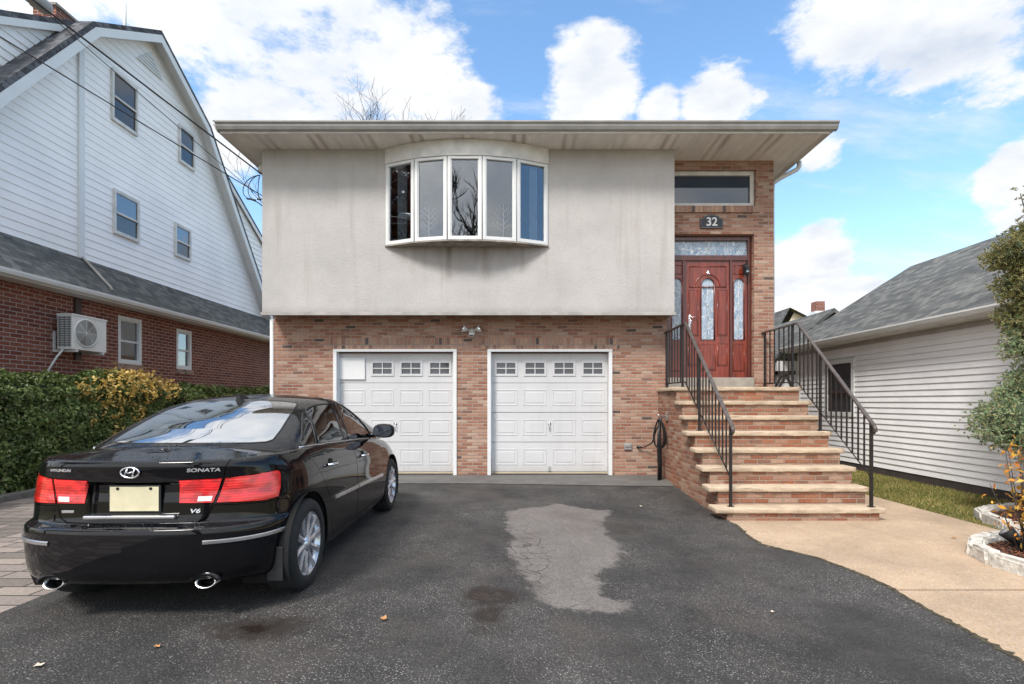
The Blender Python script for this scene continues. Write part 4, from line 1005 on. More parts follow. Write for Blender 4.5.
# ---------------------------------------------------------------- garden hose
t = thing('garden_hose', 'black garden hose coiled on a hook at the corner of the steps', 'hose', (2.40, 8.75, 0))
m = MB(); rr = random.Random(4)
xh, yh = 2.50, 8.86
ux, uy = 0.74, -0.67
for k in range(5):   # long hanging loops, turned a little to the drive
    q = (k - 3) * 0.014; zb = rr.uniform(-0.03, 0.03); w = 0.105 + 0.012 * k
    pts = []
    for a in np.linspace(0, 2 * math.pi, 28, endpoint=False):
        e = w * math.sin(a) * (0.55 + 0.45 * (0.5 - 0.5 * math.cos(a)))
        pts.append((xh - 0.075 + ux * e - uy * q * 0.6, yh + uy * e + ux * q, 0.80 + zb * 0.4 + (0.27 + zb) * math.cos(a)))
    m.tube(pts, 0.0095, 7, closed=True)
for k in range(8):   # bundle falling to the ground
    o1 = xh - 0.10 + 0.020 * (k % 4); yc = yh - 0.02 + 0.03 * (k // 4) + 0.008 * (k % 4)
    m.tube([(o1 * 0.3 + (xh - 0.07) * 0.7, yc, 1.05), (o1 - 0.01, yc, 0.6), (o1, yc - 0.01, 0.25), (o1 - 0.005, yc - 0.01 + rr.uniform(-.02, .02), 0.0 + 0.01 * (k % 2))], 0.012, 7)
m.tube([(xh - 0.03, yh, 1.08), (xh - 0.09, yh + 0.16, 0.85), (2.38, 9.18, 0.62), (2.33, 9.29, 0.56), (2.27, 9.33, 0.53), (2.22, 9.34, 0.52)], 0.011, 7)
m.build('hose_coil', M['hose'], t)
m = MB(); m.tube([(xh + 0.06, yh, 1.10), (xh - 0.08, yh, 1.10), (xh - 0.10, yh, 1.14)], 0.012, 6); m.box(xh + 0.035, yh - 0.06, 1.03, xh + 0.06, yh + 0.06, 1.17, 0.005); m.build('hook', M['brushed'], t)
m = MB(); m.tube([(2.22, 9.34, 0.52), (2.15, 9.36, 0.52)], 0.018, 8); m.tube([(2.16, 9.395, 0.53), (2.16, 9.33, 0.53)], 0.014, 8); m.build('spigot', M['black_metal'], t)
# ---------------------------------------------------------------- service drop at the left eave
t = thing('weatherhead', 'grey service head with looped wires under the left corner of the eave', 'service head', (-4.66, 9.35, 5.6))
m = MB(); m.tube([(-4.66, 9.32, 3.0), (-4.66, 9.32, 5.45)], 0.03, 10); m.lathe([(0.03, -0.06), (0.075, -0.04), (0.08, 0.04), (0.05, 0.10), (0.01, 0.12)], (-4.68, 9.28, 5.55), seg=18); m.build('service_head', M['offwhite'], t)
m = MB(); m.box(-4.61, 9.24, 5.45, -4.55, 9.30, 5.62, 0.008); m.build('bracket', M['black_metal'], t)
m = MB()
def bez(p, n=14):
    p = [Vector(q) for q in p]; return [(p[0] * (1 - t) ** 3 + p[1] * 3 * t * (1 - t) ** 2 + p[2] * 3 * t * t * (1 - t) + p[3] * t ** 3) for t in np.linspace(0, 1, n)]
for k, (bx, jx, jz) in enumerate([(-0.30, -0.16, 5.02), (-0.20, -0.07, 5.00), (0.02, 0.03, 5.01)]):
    m.tube(bez([(-4.72, 9.26, 5.47), (-4.74 + bx, 9.22, 5.42), (-4.78 + bx, 9.2, 5.05), (-4.72 + jx, 9.2, jz)]), 0.0075, 6)
    m.tube([(-4.77 + jx, 9.2, jz), (-4.70 + jx, 9.2, jz - 0.01)], 0.017, 6)
m.tube(bez([(-4.90, 9.2, 5.02), (-4.75, 9.25, 4.98), (-4.58, 9.33, 4.95), (-4.583, 9.36, 4.45)]), 0.010, 6); m.tube([(-4.583, 9.36, 4.45), (-4.583, 9.38, 3.0)], 0.010, 6)
m.build('wire_loop', M['cable'], t)
def cable(label, p0, p1, sag, r):
    p0, p1 = Vector(p0), Vector(p1); pts = []
    for i in range(41):
        k = i / 40; p = p0.lerp(p1, k); p.z -= sag * 4 * k * (1 - k); pts.append(p)
    m = MB(); m.tube(pts, r, 6); return m
m = cable('', (-4.58, 9.2, 5.40), (-9.9, -4.0, 8.9), 0.08, 0.012)
t = thing('power_cable', 'thick black service cable from the eave corner past the grey splice case', 'cable', (-4.58, 9.2, 5.40), 'overhead cables at the left')
m.build('cable_span', M['cable'], t)
p = Vector((-4.58, 9.2, 5.40)).lerp(Vector((-9.9, -4.0, 8.9)), 0.235); dcb = (Vector((-9.9, -4, 8.9)) - Vector((-4.58, 9.2, 5.40))).normalized()
m = MB(); q = p + Vector((-0.12, -0.02, 0.06)); m.tube([q - dcb * 0.30, q - dcb * 0.27, q + dcb * 0.27, q + dcb * 0.30], [0.05, 0.085, 0.085, 0.05], 12); m.build('splice_case', M['gutter'], t)
for lab, q0, q1, r in [('thin telephone cable crossing the white gable below the thick service cable', (-4.60, 9.3, 5.05), (-10.7, -4, 7.75), 0.008), ('thinnest overhead wire, passing in front of the small brick chimney at the left', (-4.60, 9.3, 4.96), (-9.1, -4, 9.7), 0.005)]:
    o = cable('', q0, q1, 0.10, r).build('telephone_cable', M['cable']); tag(o, lab, 'cable', 'overhead cables at the left')
# ---------------------------------------------------------------- left neighbour (facade runs along Y, faces +X)
XB, XS_ = -9.0, -9.6
lh = thing('gambrel_house', 'tall white-sided house with gambrel gable and red brick ground floor', 'house', (XS_, 13, 0))
m = MB()
def wall_open_x(m, y0, y1, z0, z1, x0, x1, holes):
    ys = sorted({y0, y1, *[h[0] for h in holes], *[h[1] for h in holes]})
    for a, b in zip(ys, ys[1:]):
        z = z0
        for h0, h1 in sorted([(h[2], h[3]) for h in holes if h[0] <= a + 1e-6 and h[1] >= b - 1e-6]):
            if h0 > z + 1e-6: m.box(x0, a, z, x1, b, h0)
            z = h1
        if z < z1 - 1e-6: m.box(x0, a, z, x1, b, z1)
BW = [(11.42, 12.13, 2.22, 3.30), (13.36, 13.97, 2.22, 3.28)]
wall_open_x(m, 5.5, 19.6, -0.06, 3.62, XB - 0.25, XB, BW)
m.box(-17, 19.35, -0.06, XB - 0.25, 19.6, 3.6); m.box(-17, 5.5, -0.06, XB - 0.25, 5.75, 3.6)
m.build('brick_wall', M['brick_red'], lh)
for y0, y1, z0, z1 in BW: m = MB(); m.box(XB - 0.02, y0 - 0.05, z0 - 0.13, XB + 0.025, y1 + 0.05, z0 - 0.002); m.build('brick_sill', M['brick_row'], lh)
def dh_window(parent, y0, y1, z0, z1, x, upper, lower, fw=0.075, fm=None, proud=0.035):
    """double-hung window in a wall facing +X: frame proud of the wall, two sashes, pane part each"""
    m = MB(); xo = x + proud
    for a, b, c, d in ((y0, y0 + fw, z0, z1), (y1 - fw, y1, z0, z1), (y0 + fw, y1 - fw, z1 - fw, z1), (y0 + fw, y1 - fw, z0, z0 + fw)): m.box(x - 0.08, a, c, xo, b, d, 0.006)
    zm = (z0 + z1) / 2 - 0.02; m.box(x - 0.03, y0 + fw, zm - 0.022, x + 0.012, y1 - fw, zm + 0.022)
    for zz in (z0 + fw, z1 - fw - 0.03): m.box(x - 0.035, y0 + fw, zz, x + 0.006, y1 - fw, zz + 0.03)
    w = m.build('window', fm or M['white'], parent)
    p = MB(); p.box(x - 0.03, y0 + fw, zm, x - 0.022, y1 - fw, z1 - fw); p.build('pane', upper, w)
    p = MB(); p.box(x - 0.034, y0 + fw, z0 + fw, x - 0.028, y1 - fw, zm); p.build('pane', lower, w)
    if upper is M['glass_small']:
        b = MB()
        k = 0
        z = z0 + fw
        while z < z1 - fw: b.box(x - 0.048, y0 + fw, z, x - 0.044, y1 - fw, z + 0.035, mat=None); z += 0.042
        b.build('blind', M['blind'], w)
    return w
for y0, y1, z0, z1 in BW: dh_window(lh, y0, y1, z0, z1, XB - 0.03, M['glass_small'], M['glass_small'])
# gable of lapped siding
GAB = [(7.45, 4.45), (9.12, 6.9), (11.15, 9.55), (13.2, 10.85), (15.25, 9.55), (17.05, 7.2), (19.2, 4.45)]
def gspan(z, poly):
    """y-range of the gable outline at height z"""
    ys = []
    for (a, za), (b, zb) in zip(poly, poly[1:]):
        if min(za, zb) <= z <= max(za, zb) and za != zb: ys.append(a + (b - a) * (z - za) / (zb - za))
    return (min(ys), max(ys)) if ys else None
def siding_x(m, poly, z0, z1, x, s, e, lap=0.016):
    """lapped boards on a wall facing s*X, clipped to a convex-ish outline poly (y,z)"""
    z = z0
    while z < z1 - 0.01:
        zt = min(z + e, z1 - 0.002); a = gspan(max(z, z0 + 0.001), poly); b = gspan(zt, poly)
        if not a or not b: break
        xo, xi = x + s * lap, x + s * 0.002
        m.add([(xo, a[0], z), (xo, a[1], z), (xi, b[1], zt), (xi, b[0], zt)], [(0, 1, 2, 3)])
        m.add([(x - s * 0.0, a[0], z), (x, a[1], z), (xo, a[1], z), (xo, a[0], z)], [(0, 1, 2, 3)])
        z += e
m = MB(); siding_x(m, GAB, 4.45, 10.84, XS_, 1, 0.172, 0.014)
m.add([(XS_ - 0.02, a, b) for a, b in GAB], [list(range(len(GAB)))])
# dormer cheeks, front and rear
XD = XS_ - 0.14
CH1 = [(8.3, 5.6), (8.3, 7.85), (11.15, 9.45), (11.3, 9.46), (11.31, 5.6)]; CH2 = [(15.1, 5.6), (15.15, 9.55), (19.7, 7.15), (19.7, 4.4)]
def cheek(x, poly, zlo, zhi, e):
    z = zlo
    while z < zhi:
        zt = z + e; a = gspan(z + 0.001, poly); b = gspan(min(zt, zhi - 0.001), poly)
        if a and b:
            m.add([(x + 0.02, a[0], z), (x + 0.02, a[1], z), (x, b[1], zt), (x, b[0], zt)], [(0, 1, 2, 3)]); m.add([(x, a[0], z), (x, a[1], z), (x + 0.02, a[1], z), (x + 0.02, a[0], z)], [(0, 1, 2, 3)])
        z += e
cheek(XD, CH1, 5.6, 9.45, 0.172); cheek(XD, CH2, 5.6, 9.5, 0.172)
m.box(-17.0, 8.3, 5.6, XD - 0.02, 8.35, 7.8); m.box(-17, 19.65, 3.5, XD - 0.02, 19.7, 7.1)
m.build('siding_wall', M['siding_left'], lh, recalc=False)
# roof slabs
def slab_yz(m, a, b, x0, x1, th, mi=0):
    a, b = vec(a), vec(b); d = (b - a) / np.linalg.norm(b - a); n = vec((-d[1], d[0]));
    if n[1] < 0: n = -n
    m.prism([tuple(a), tuple(b), tuple(b + n * th), tuple(a + n * th)], 'x', x0, x1, mi)
rf = MB(); xo = XS_ + 0.33
def chain(poly, d0, d1):
    """closed outline between two mitred offsets of a polyline (positive = outward/up)"""
    P = [vec(p) for p in poly]; out = []
    ds = [(b - a) / np.linalg.norm(b - a) for a, b in zip(P, P[1:])]; ns = [vec((-d[1], d[0])) for d in ds]
    def off(d):
        r = []
        for i, p in enumerate(P):
            if i == 0: r.append(p + ns[0] * d)
            elif i == len(P) - 1: r.append(p + ns[-1] * d)
            else:
                b = ns[i - 1] + ns[i]; b /= np.linalg.norm(b); r.append(p + b * d / (b @ ns[i]))
        return r
    return [(tuple(a), tuple(b)) for a, b in zip(off(d0), off(d1))]
def ribbon(m, poly, d0, d1, x0, x1):
    c = chain(poly, d0, d1)
    for (a, b), (a2, b2) in zip(c, c[1:]): m.prism([a, a2, b2, b], 'x', x0, x1)
UP1 = [(8.0, 7.62), (11.15, 9.55), (13.2, 10.85)]; UP2 = [(13.2, 10.85), (15.25, 9.62), (20.0, 6.95)]
ribbon(rf, GAB, 0.0, 0.10, XD - 0.05, xo)
ribbon(rf, [UP1[0], UP1[1]], 0.0, 0.10, -17.3, XD + 0.10); ribbon(rf, [UP2[1], UP2[2]], 0.0, 0.10, -17.3, XD + 0.10); ribbon(rf, [GAB[2], GAB[3], GAB[4]], 0.0, 0.098, -17.3, XD - 0.052)
roof = rf.build('roof', M['shingle_dark'], lh)
tr = MB()      # white rake boards and their soffits
ribbon(tr, GAB, -0.17, -0.001, xo - 0.03, xo + 0.004); ribbon(tr, GAB, -0.05, -0.03, XS_ + 0.001, xo - 0.031); ribbon(tr, GAB, -0.17, -0.051, XS_ + 0.005, XS_ + 0.035)
ribbon(tr, [UP1[0], UP1[1]], -0.13, -0.001, XD + 0.08, XD + 0.105); ribbon(tr, [UP2[1], UP2[2]], -0.13, -0.001, XD + 0.08, XD + 0.105)
tr.build('rake_board', M['white'], lh)
m = MB(); m.box(XS_ + 0.001, 11.05, 4.48, XS_ + 0.055, 11.19, 9.2); m.build('corner_board', M['white'], lh)
m = MB(); m.prism([(12.75, 9.95), (13.65, 9.95), (13.2, 10.4)], 'x', XS_ + 0.012, XS_ + 0.045)
lv = m.build('gable_vent', M['white'], lh)
m = MB()
for k in range(4): z = 10.0 + k * 0.08; hw = 0.36 - k * 0.085; m.box(XS_ + 0.046, 13.2 - hw, z, XS_ + 0.06, 13.2 + hw, z + 0.03)
m.build('louver', M['offwhite'], lv)
for y0, y1, z0, z1, u, l in [(11.94, 12.74, 7.97, 9.19, M['pane_garage'], M['pane_dark']), (14.3, 14.98, 8.10, 9.17, M['pane_garage'], M['pane_dark']), (12.0, 12.8, 5.33, 6.39, M['glass_small'], M['pane_garage']), (14.13, 14.8, 5.41, 6.34, M['glass_small'], M['pane_garage'])]:  # upper gable panes paler: a blue-grey reflection put into their colour
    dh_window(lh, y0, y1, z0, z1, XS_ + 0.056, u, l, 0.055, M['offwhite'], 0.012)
# skirt roof with gutter
m = MB(); m.add([(-8.62, 5.2, 3.60), (-8.62, 19.9, 3.60), (XS_ + 0.004, 19.9, 4.50), (XS_ + 0.004, 5.2, 4.50), (-8.62, 5.2, 3.55), (-8.62, 19.9, 3.55), (XS_ + 0.004, 19.9, 4.40), (XS_ + 0.004, 5.2, 4.40)], [(0, 1, 2, 3), (7, 6, 5, 4), (0, 4, 5, 1), (1, 5, 6, 2), (3, 2, 6, 7), (0, 3, 7, 4)])
m.build('skirt_roof', M['shingle'], lh)
m = MB(); m.prism([(-8.622, 3.585), (-8.53, 3.585), (-8.53, 3.555), (-8.55, 3.50), (-8.60, 3.475), (-8.622, 3.475)], 'y', 5.2, 19.9); m.box(-8.96, 5.2, 3.46, -8.624, 19.9, 3.50); m.box(-8.64, 5.2, 3.5005, -8.624, 19.9, 3.545)
m.tube([(-8.62, 19.7, 3.5), (-8.8, 19.72, 3.3), (-8.94, 19.75, 3.1), (-8.94, 19.75, 0.1)], 0.045, 8)
m.build('gutter', M['white'], lh)
m = MB(); m.tube([(-9.54, 11.12, 4.50), (-9.45, 11.11, 4.42), (-9.0, 11.02, 3.99), (-8.80, 10.96, 3.82), (-8.76, 10.95, 3.74)], 0.03, 8); m.build('leader_pipe', plain('tan_leader', (0.34, 0.31, 0.27), 0.5), lh)
m = MB(); m.box(XB + 0.001, 10.28, 2.2, XB + 0.045, 10.42, 3.46); m.build('conduit', M['darkframe'], lh)
m = MB(); m.box(-11.7, 12.25, 9.6, -11.15, 12.8, 10.86); ch = m.build('chimney', M['brick_red'], lh)
m = MB(); m.box(-11.75, 12.2, 10.861, -11.1, 12.85, 10.93, 0.01); m.build('chimney_cap', M['sill'], ch)
m = MB(); m.tube([(-10.3, 13.3, 10.7), (-10.3, 13.3, 11.75)], 0.035, 8); m.build('vent_pipe', M['white'], lh)
# mini-split outdoor unit on its wall bracket
ac = thing('air_conditioner', 'white mini-split outdoor unit on a bracket on the red brick wall', 'air conditioner', (-8.7, 10.1, 2.3))
ax0, ax1, ay0, ay1, az0, az1 = -8.86, -8.56, 9.76, 10.56, 2.36, 3.04
m = MB(); m.box(ax0, ay0, az0, ax1, ay1, az1, 0.015); m.box(ax0 - 0.01, ay0 - 0.01, az1 - 0.03, ax1 + 0.01, ay1 + 0.01, az1 + 0.006, 0.008); body = m.build('casing', M['ac_white'], ac)
m = MB(); yc, zc = ay0 + 0.30, (az0 + az1) / 2
m.lathe([(0.275, 0.0), (0.275, 0.018), (0.255, 0.018), (0.255, 0.004)], (ax1, yc, zc), 'x', 36, cap=False); f = m.build('fan_ring', M['ac_white'], ac)
m = MB(); m.lathe([(0.252, 0.001), (0.252, 0.005)], (ax1, yc, zc), 'x', 36); m.build('fan_opening', M['ac_grille'], ac)
m = MB()
for r in np.linspace(0.03, 0.24, 11): m.tube([(ax1 + 0.016, yc + r * math.cos(a), zc + r * math.sin(a)) for a in np.linspace(0, 2 * math.pi, 30, endpoint=False)], 0.0038, 4, closed=True)
for a in np.linspace(0, math.pi, 5)[:-1]: m.tube([(ax1 + 0.014, yc - 0.25 * math.cos(a), zc - 0.25 * math.sin(a)), (ax1 + 0.014, yc + 0.25 * math.cos(a), zc + 0.25 * math.sin(a))], 0.005, 4)
m.build('fan_guard', M['ac_white'], ac)
m = MB()
for k in range(13): z = az0 + 0.07 + k * 0.044; m.box(ax0 + 0.03, ay0 - 0.012, z, ax1 - 0.03, ay0 + 0.001, z + 0.024)
for k in range(3): x = ax0 + 0.06 + k * 0.09; m.box(x - 0.006, ay0 - 0.016, az0 + 0.05, x + 0.006, ay0 - 0.002, az1 - 0.05)
m.build('side_grille', M['ac_grille'], ac)
for y in (ay0 + 0.08, ay1 - 0.10): m = MB(); m.box(XB + 0.031, y - 0.02, az0 - 0.045, ax1 + 0.02, y + 0.02, az0 - 0.001); m.box(XB + 0.002, y - 0.02, az0 - 0.045, XB + 0.031, y + 0.02, az0 + 0.35); m.build('bracket', M['offwhite'], ac)
m = MB(); m.tube([(ax0 + 0.1, ay0 + 0.02, az0), (ax0 + 0.04, ay0 - 0.05, az0 - 0.15), (XB + 0.04, ay0 - 0.10, az0 - 0.45), (XB + 0.03, ay0 - 0.08, 1.6)], 0.018, 8); m.build('pipe', M['white'], ac)
CAM_SCALED[0] = True
# ---------------------------------------------------------------- right neighbour: single-storey sided building
XG = 6.72
rg = thing('sided_garage', 'low white-sided building with grey shingle roof beyond the steps', 'outbuilding', (XG, 8, 0))
Y0, Y1 = 4.2, 12.3; WNY = (10.22, 11.2, 1.05, 2.24)
m = MB(); full = [(Y0, 0.1), (Y0, 2.62), (Y1, 2.62), (Y1, 0.1)]
z = 0.13
while z < 2.60:
    zt = min(z + 0.102, 2.62)
    segs = [(Y0, Y1)]
    if z < WNY[3] and zt > WNY[2]: segs = [(Y0, WNY[0]), (WNY[1], Y1)]
    for a, b in segs:
        xo, xi = XG - 0.020, XG - 0.002
        m.add([(xo, a, z), (xo, b, z), (xi, b, zt), (xi, a, zt)], [(0, 3, 2, 1)]); m.add([(XG, a, z), (XG, b, z), (xo, b, z), (xo, a, z)], [(0, 1, 2, 3)])
    z += 0.102
m.box(XG, Y1 - 0.02, 0.0, 13.4, Y1, 2.62); m.box(XG, Y0, 0.0, 13.4, Y0 + 0.02, 2.62); m.add([(XG + .01, Y1 + 0.001, 2.62), (9.58, Y1 + 0.001, 4.63), (12.4, Y1 + .001, 2.62)], [(0, 1, 2)])
m.box(XG - 0.022, Y1 - 0.09, 0.1, XG + 0.02, Y1 + 0.012, 2.6)
m.build('siding_wall', M['siding_right'], rg, recalc=False)
m = MB(); m.box(XG - 0.006, Y0, -0.06, XG + 0.05, Y1, 0.128); m.build('base_board', plain('brown_base_board', (0.055, 0.045, 0.042), 0.8, var=0.3), rg)
m = MB(); m.box(XG - 0.025, Y0, 2.46, XG - 0.018, Y1, 2.61)
m.build('frieze_board', plain('greige_frieze', (0.42, 0.39, 0.38), 0.6), rg)
pitch = 0.636; ex, ez = 6.42, 2.67; rxx, rzz = 9.58, 2.67 + 0.636 * 3.16
m = MB(); m.prism([(ex, ez), (rxx, rzz), (13.1, 2.60), (13.1, 2.54), (rxx, rzz - 0.07), (ex, ez - 0.05)], 'y', Y0 - 0.3, Y1 + 0.22)
m.prism([(6.2, 2.40), (7.72, 3.66), (9.4, 2.4), (9.4, 2.32), (7.72, 3.56), (6.2, 2.34)], 'y', Y1 + 0.225, 18.5)
m.build('roof', M['shingle'], rg)
m = MB(); m.prism([(ex + 0.002, ez - 0.004), (ex - 0.085, ez - 0.004), (ex - 0.085, ez - 0.03), (ex - 0.06, ez - 0.085), (ex + 0.002, ez - 0.11)], 'y', Y0 - 0.3, Y1 + 0.2); m.build('gutter', M['white'], rg)
m = MB(); m.box(ex + 0.003, Y0 - 0.3, ez - 0.13, XG - 0.026, Y1 + 0.2, ez - 0.105); m.box(ex + 0.003, Y0 - 0.3, ez - 0.104, ex + 0.02, Y1 + 0.2, ez - 0.055); m.build('soffit', M['offwhite'], rg)
m = MB(); m.box(6.32, Y1 + 0.25, 0, 6.4, 18.3, 2.33); m.box(6.32, Y1 + 0.24, 0, 6.95, Y1 + 0.249, 2.36); m.build('rear_wall', M['siding_right'], rg)
m = MB(); m.box(6.24, Y1 + 0.16, 1.98, 6.30, 18, 2.10); m.box(6.24, Y1 + 0.16, 2.02, 6.74, Y1 + 0.225, 2.11); m.tube([(6.3, Y1 + 0.2, 1.62), (6.52, Y1 + 0.2, 2.04)], 0.03, 4); m.tube([(6.70, Y1 + 0.2, 1.66), (6.52, Y1 + 0.2, 2.04)], 0.03, 4)
for y in (12.75, 13.9, 15.0):
    m.tube([(6.27, y - 0.55, 2.0), (6.27, y, 1.5)], 0.035, 4); m.tube([(6.27, y + 0.55, 2.0), (6.27, y, 1.5)], 0.035, 4)
m.build('porch_brace', M['wood_dark'], rg)
def win_negx(y0, y1, z0, z1, x):
    m = MB(); fw = 0.09
    for a, b, c, d in ((y0, y0 + fw, z0, z1), (y1 - fw, y1, z0, z1), (y0 + fw, y1 - fw, z1 - fw, z1), (y0 + fw, y1 - fw, z0, z0 + fw)): m.box(x - 0.035, a, c, x + 0.08, b, d, 0.006)
    w = m.build('window', M['white'], rg)
    s = MB(); zm = (z0 + z1) / 2 - 0.08; s.box(x - 0.015, y0 + fw, zm - 0.03, x + 0.02, y1 - fw, zm + 0.03); 
    for a, b, c, d in ((y0 + fw, y0 + fw + 0.04, z0 + fw, z1 - fw), (y1 - fw - 0.04, y1 - fw, z0 + fw, z1 - fw)): s.box(x - 0.008, a, c, x + 0.03, b, d)
    s.build('sash', M['darkframe'], w)
    p = MB(); p.box(x + 0.032, y0 + fw, z0 + fw, x + 0.04, y1 - fw, z1 - fw); p.build('pane', M['pane_garage'], w)
win_negx(*WNY, XG)
CAM_SCALED[0] = False
# ---------------------------------------------------------------- far house between the two
fh = thing('far_house', 'distant cream house with grey roof and small brick chimney beyond the white-sided building', 'house', (14, 30, 0))
m = MB(); m.box(10, 27.5, 0, 16.5, 34, 3.6); m.add([(13.35, 27.45, 3.6), (14.85, 27.45, 6.35), (17.5, 27.45, 3.6)], [(0, 1, 2)]); m.build('wall', M['yellow_wall'], fh)
m = MB()
m.add([(6, 26.9, 3.5), (13.2, 26.9, 3.5), (14.6, 30, 6.35), (7, 30, 6.35), (6, 33, 3.5), (14, 33, 3.5)], [(0, 1, 2, 3), (3, 2, 5, 4)])
m.add([(14.35, 27.1, 6.38), (17.9, 27.1, 4.6), (17.9, 33, 4.6), (14.35, 33, 6.38)], [(0, 1, 2, 3)]); m.add([(14.35, 27.1, 6.38), (13.1, 27.1, 4.0), (13.1, 33, 4.0), (14.35, 33, 6.38)], [(0, 1, 2, 3)])
m.build('roof', M['shingle'], fh, recalc=False)
m = MB(); m.box(16.6, 28.6, 4.5, 17.1, 29.1, 7.0); c = m.build('chimney', M['brick_red'], fh)
m = MB(); m.box(16.55, 28.55, 4.3, 17.15, 29.15, 6.45); m.build('chimney_base', M['white'], c)
# ---------------------------------------------------------------- foliage
def leaves(c, nrm, size, aspect=0.55, jitter=0.6, fold=0.18):
    """4-point leaf blades at centres c, roughly facing nrm"""
    n = len(c); nrm = nrm + RNG.normal(0, jitter, (n, 3)); nrm /= np.linalg.norm(nrm, axis=1)[:, None] + 1e-9
    a = RNG.normal(0, 1, (n, 3)); t = np.cross(nrm, a); t /= np.linalg.norm(t, axis=1)[:, None] + 1e-9
    b = np.cross(nrm, t); s = size[:, None]
    V = np.stack([c - t * s, c + b * s * aspect + nrm * s * fold, c + t * s, c - b * s * aspect + nrm * s * fold], 1).reshape(-1, 3)
    return V, np.arange(4 * n).reshape(-1, 4)
from mathutils import noise as mnoise
def n3(P, sc, seed=0.0): return np.array([mnoise.noise(Vector((p[0] * sc + seed, p[1] * sc, p[2] * sc))) for p in P])
def hedge_shape(name, label, x0, x1, y0, y1, h, n, mat, size, group=None, hvar=0.10):
    """clipped hedge: leaves over a lumpy box plus a dark twiggy core"""
    root = thing(name, label, 'hedge', ((x0 + x1) / 2, (y0 + y1) / 2, -0.05), group)
    L = y1 - y0; Wd = x1 - x0
    area = [L * h, L * Wd, Wd * h]; pr = np.array([area[0] * 1.0, area[1] * 1.0, area[2]]); pr /= pr.sum()
    k = RNG.choice(3, n, p=pr); u = RNG.uniform(0, 1, n); v = RNG.uniform(0, 1, n)
    P = np.zeros((n, 3)); N = np.zeros((n, 3))
    s = k == 0; P[s] = np.stack([np.full(s.sum(), x1), y0 + L * u[s], h * v[s]], 1); N[s] = (1, 0, 0.25)
    s = k == 1; P[s] = np.stack([x0 + Wd * u[s], y0 + L * v[s], np.full(s.sum(), h)], 1); N[s] = (0, 0, 1)
    s = k == 2; P[s] = np.stack([x0 + Wd * u[s], np.full(s.sum(), y0), h * v[s]], 1); N[s] = (0, -1, 0.2)
    # rounded shoulder
    ed = np.clip((P[:, 2] - (h - 0.28)) / 0.28, 0, 1); fx = np.clip((P[:, 0] - (x1 - 0.28)) / 0.28, 0, 1)
    P[:, 0] -= ed ** 2 * fx * 0.16; P[:, 2] -= fx ** 2 * ed * 0.14
    d = n3(P, 1.3) * 0.16 + n3(P, 4.0, 5) * 0.10 + n3(P, 9.0, 9) * 0.05
    P += N * d[:, None] - N * np.abs(RNG.normal(0, 0.07, n))[:, None]
    P[:, 2] += (n3(P * np.array([1, 1, 0]), 0.7, 3) * hvar) * np.clip(P[:, 2] / h, 0, 1)
    V, F = leaves(P, N, RNG.uniform(0.45, 1.55, n) * size, 0.5, 0.8)
    np_mesh('foliage', V, F, mat, root)
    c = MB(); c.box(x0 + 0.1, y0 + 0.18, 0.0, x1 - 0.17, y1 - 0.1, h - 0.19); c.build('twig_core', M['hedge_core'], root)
    return root
hedge_shape('hedge', 'long clipped dark green hedge along the paver path at the left', -8.35, -7.2, 3.6, 10.4, 1.80, 95000, M['hedge'], 0.028)
hedge_shape('hedge', 'lower green hedge behind the car roof, before the red brick wall', -8.3, -7.3, 11.6, 18.5, 1.68, 40000, M['hedge'], 0.034)
def bush(name, label, cat, lobes, n, mat, size, stems, seed, aspect=0.5, spiky=False, mat_top=None, ztop=None):
    root = thing(name, label, cat, stems[0][0])
    C = np.array([l[:3] for l in lobes]); Rr = np.array([l[3] for l in lobes]); w = Rr ** 2; w /= w.sum()
    k = RNG.choice(len(lobes), n, p=w); d = RNG.normal(0, 1, (n, 3)); d /= np.linalg.norm(d, axis=1)[:, None]
    rad = Rr[k] * np.where(RNG.uniform(0, 1, n) < 0.75, RNG.normal(0.95, 0.09, n), RNG.uniform(0.3, 0.95, n))
    sq = np.array([[1, 1, l[4] if len(l) > 4 else 1.0] for l in lobes])[k]
    P = C[k] + d * rad[:, None] * sq
    P += d * (n3(P, 2.2, seed) * 0.28 * Rr[k] + n3(P, 7.0, seed) * 0.14 * Rr[k])[:, None]
    V, F = leaves(P, d + np.array([0, 0, 0.3]), RNG.uniform(0.6, 1.35, n) * size, aspect, 0.8)
    if mat_top is not None:
        top = P[:, 2] + RNG.normal(0, 0.15, n) > ztop
        Vr = V.reshape(n, 4, 3)
        for msk, mm, nm in ((~top, mat, 'foliage'), (top, mat_top, 'browned_foliage')):
            q = Vr[msk].reshape(-1, 3); np_mesh(nm, q, np.arange(len(q)).reshape(-1, 4), mm, root)
    else: np_mesh('foliage', V, F, mat, root)
    m = MB()
    for s in stems: m.tube(s, [0.03 * (1 - 0.7 * i / (len(s) - 1)) + 0.004 for i in range(len(s))], 7)
    m.build('stem', M['bark'], root)
    return root
rr = random.Random(12)
L = [(-7.40, 8.9, 1.52, 0.26), (-7.36, 9.3, 1.60, 0.33), (-7.36, 9.75, 1.58, 0.34), (-7.45, 10.2, 1.66, 0.30), (-7.30, 9.1, 1.2, 0.20), (-7.28, 9.6, 1.15, 0.22), (-7.26, 9.15, 0.85, 0.15), (-7.27, 9.9, 0.9, 0.13), (-7.26, 8.6, 1.05, 0.10), (-7.4, 10.7, 1.62, 0.2), (-7.35, 8.5, 1.55, 0.16)]
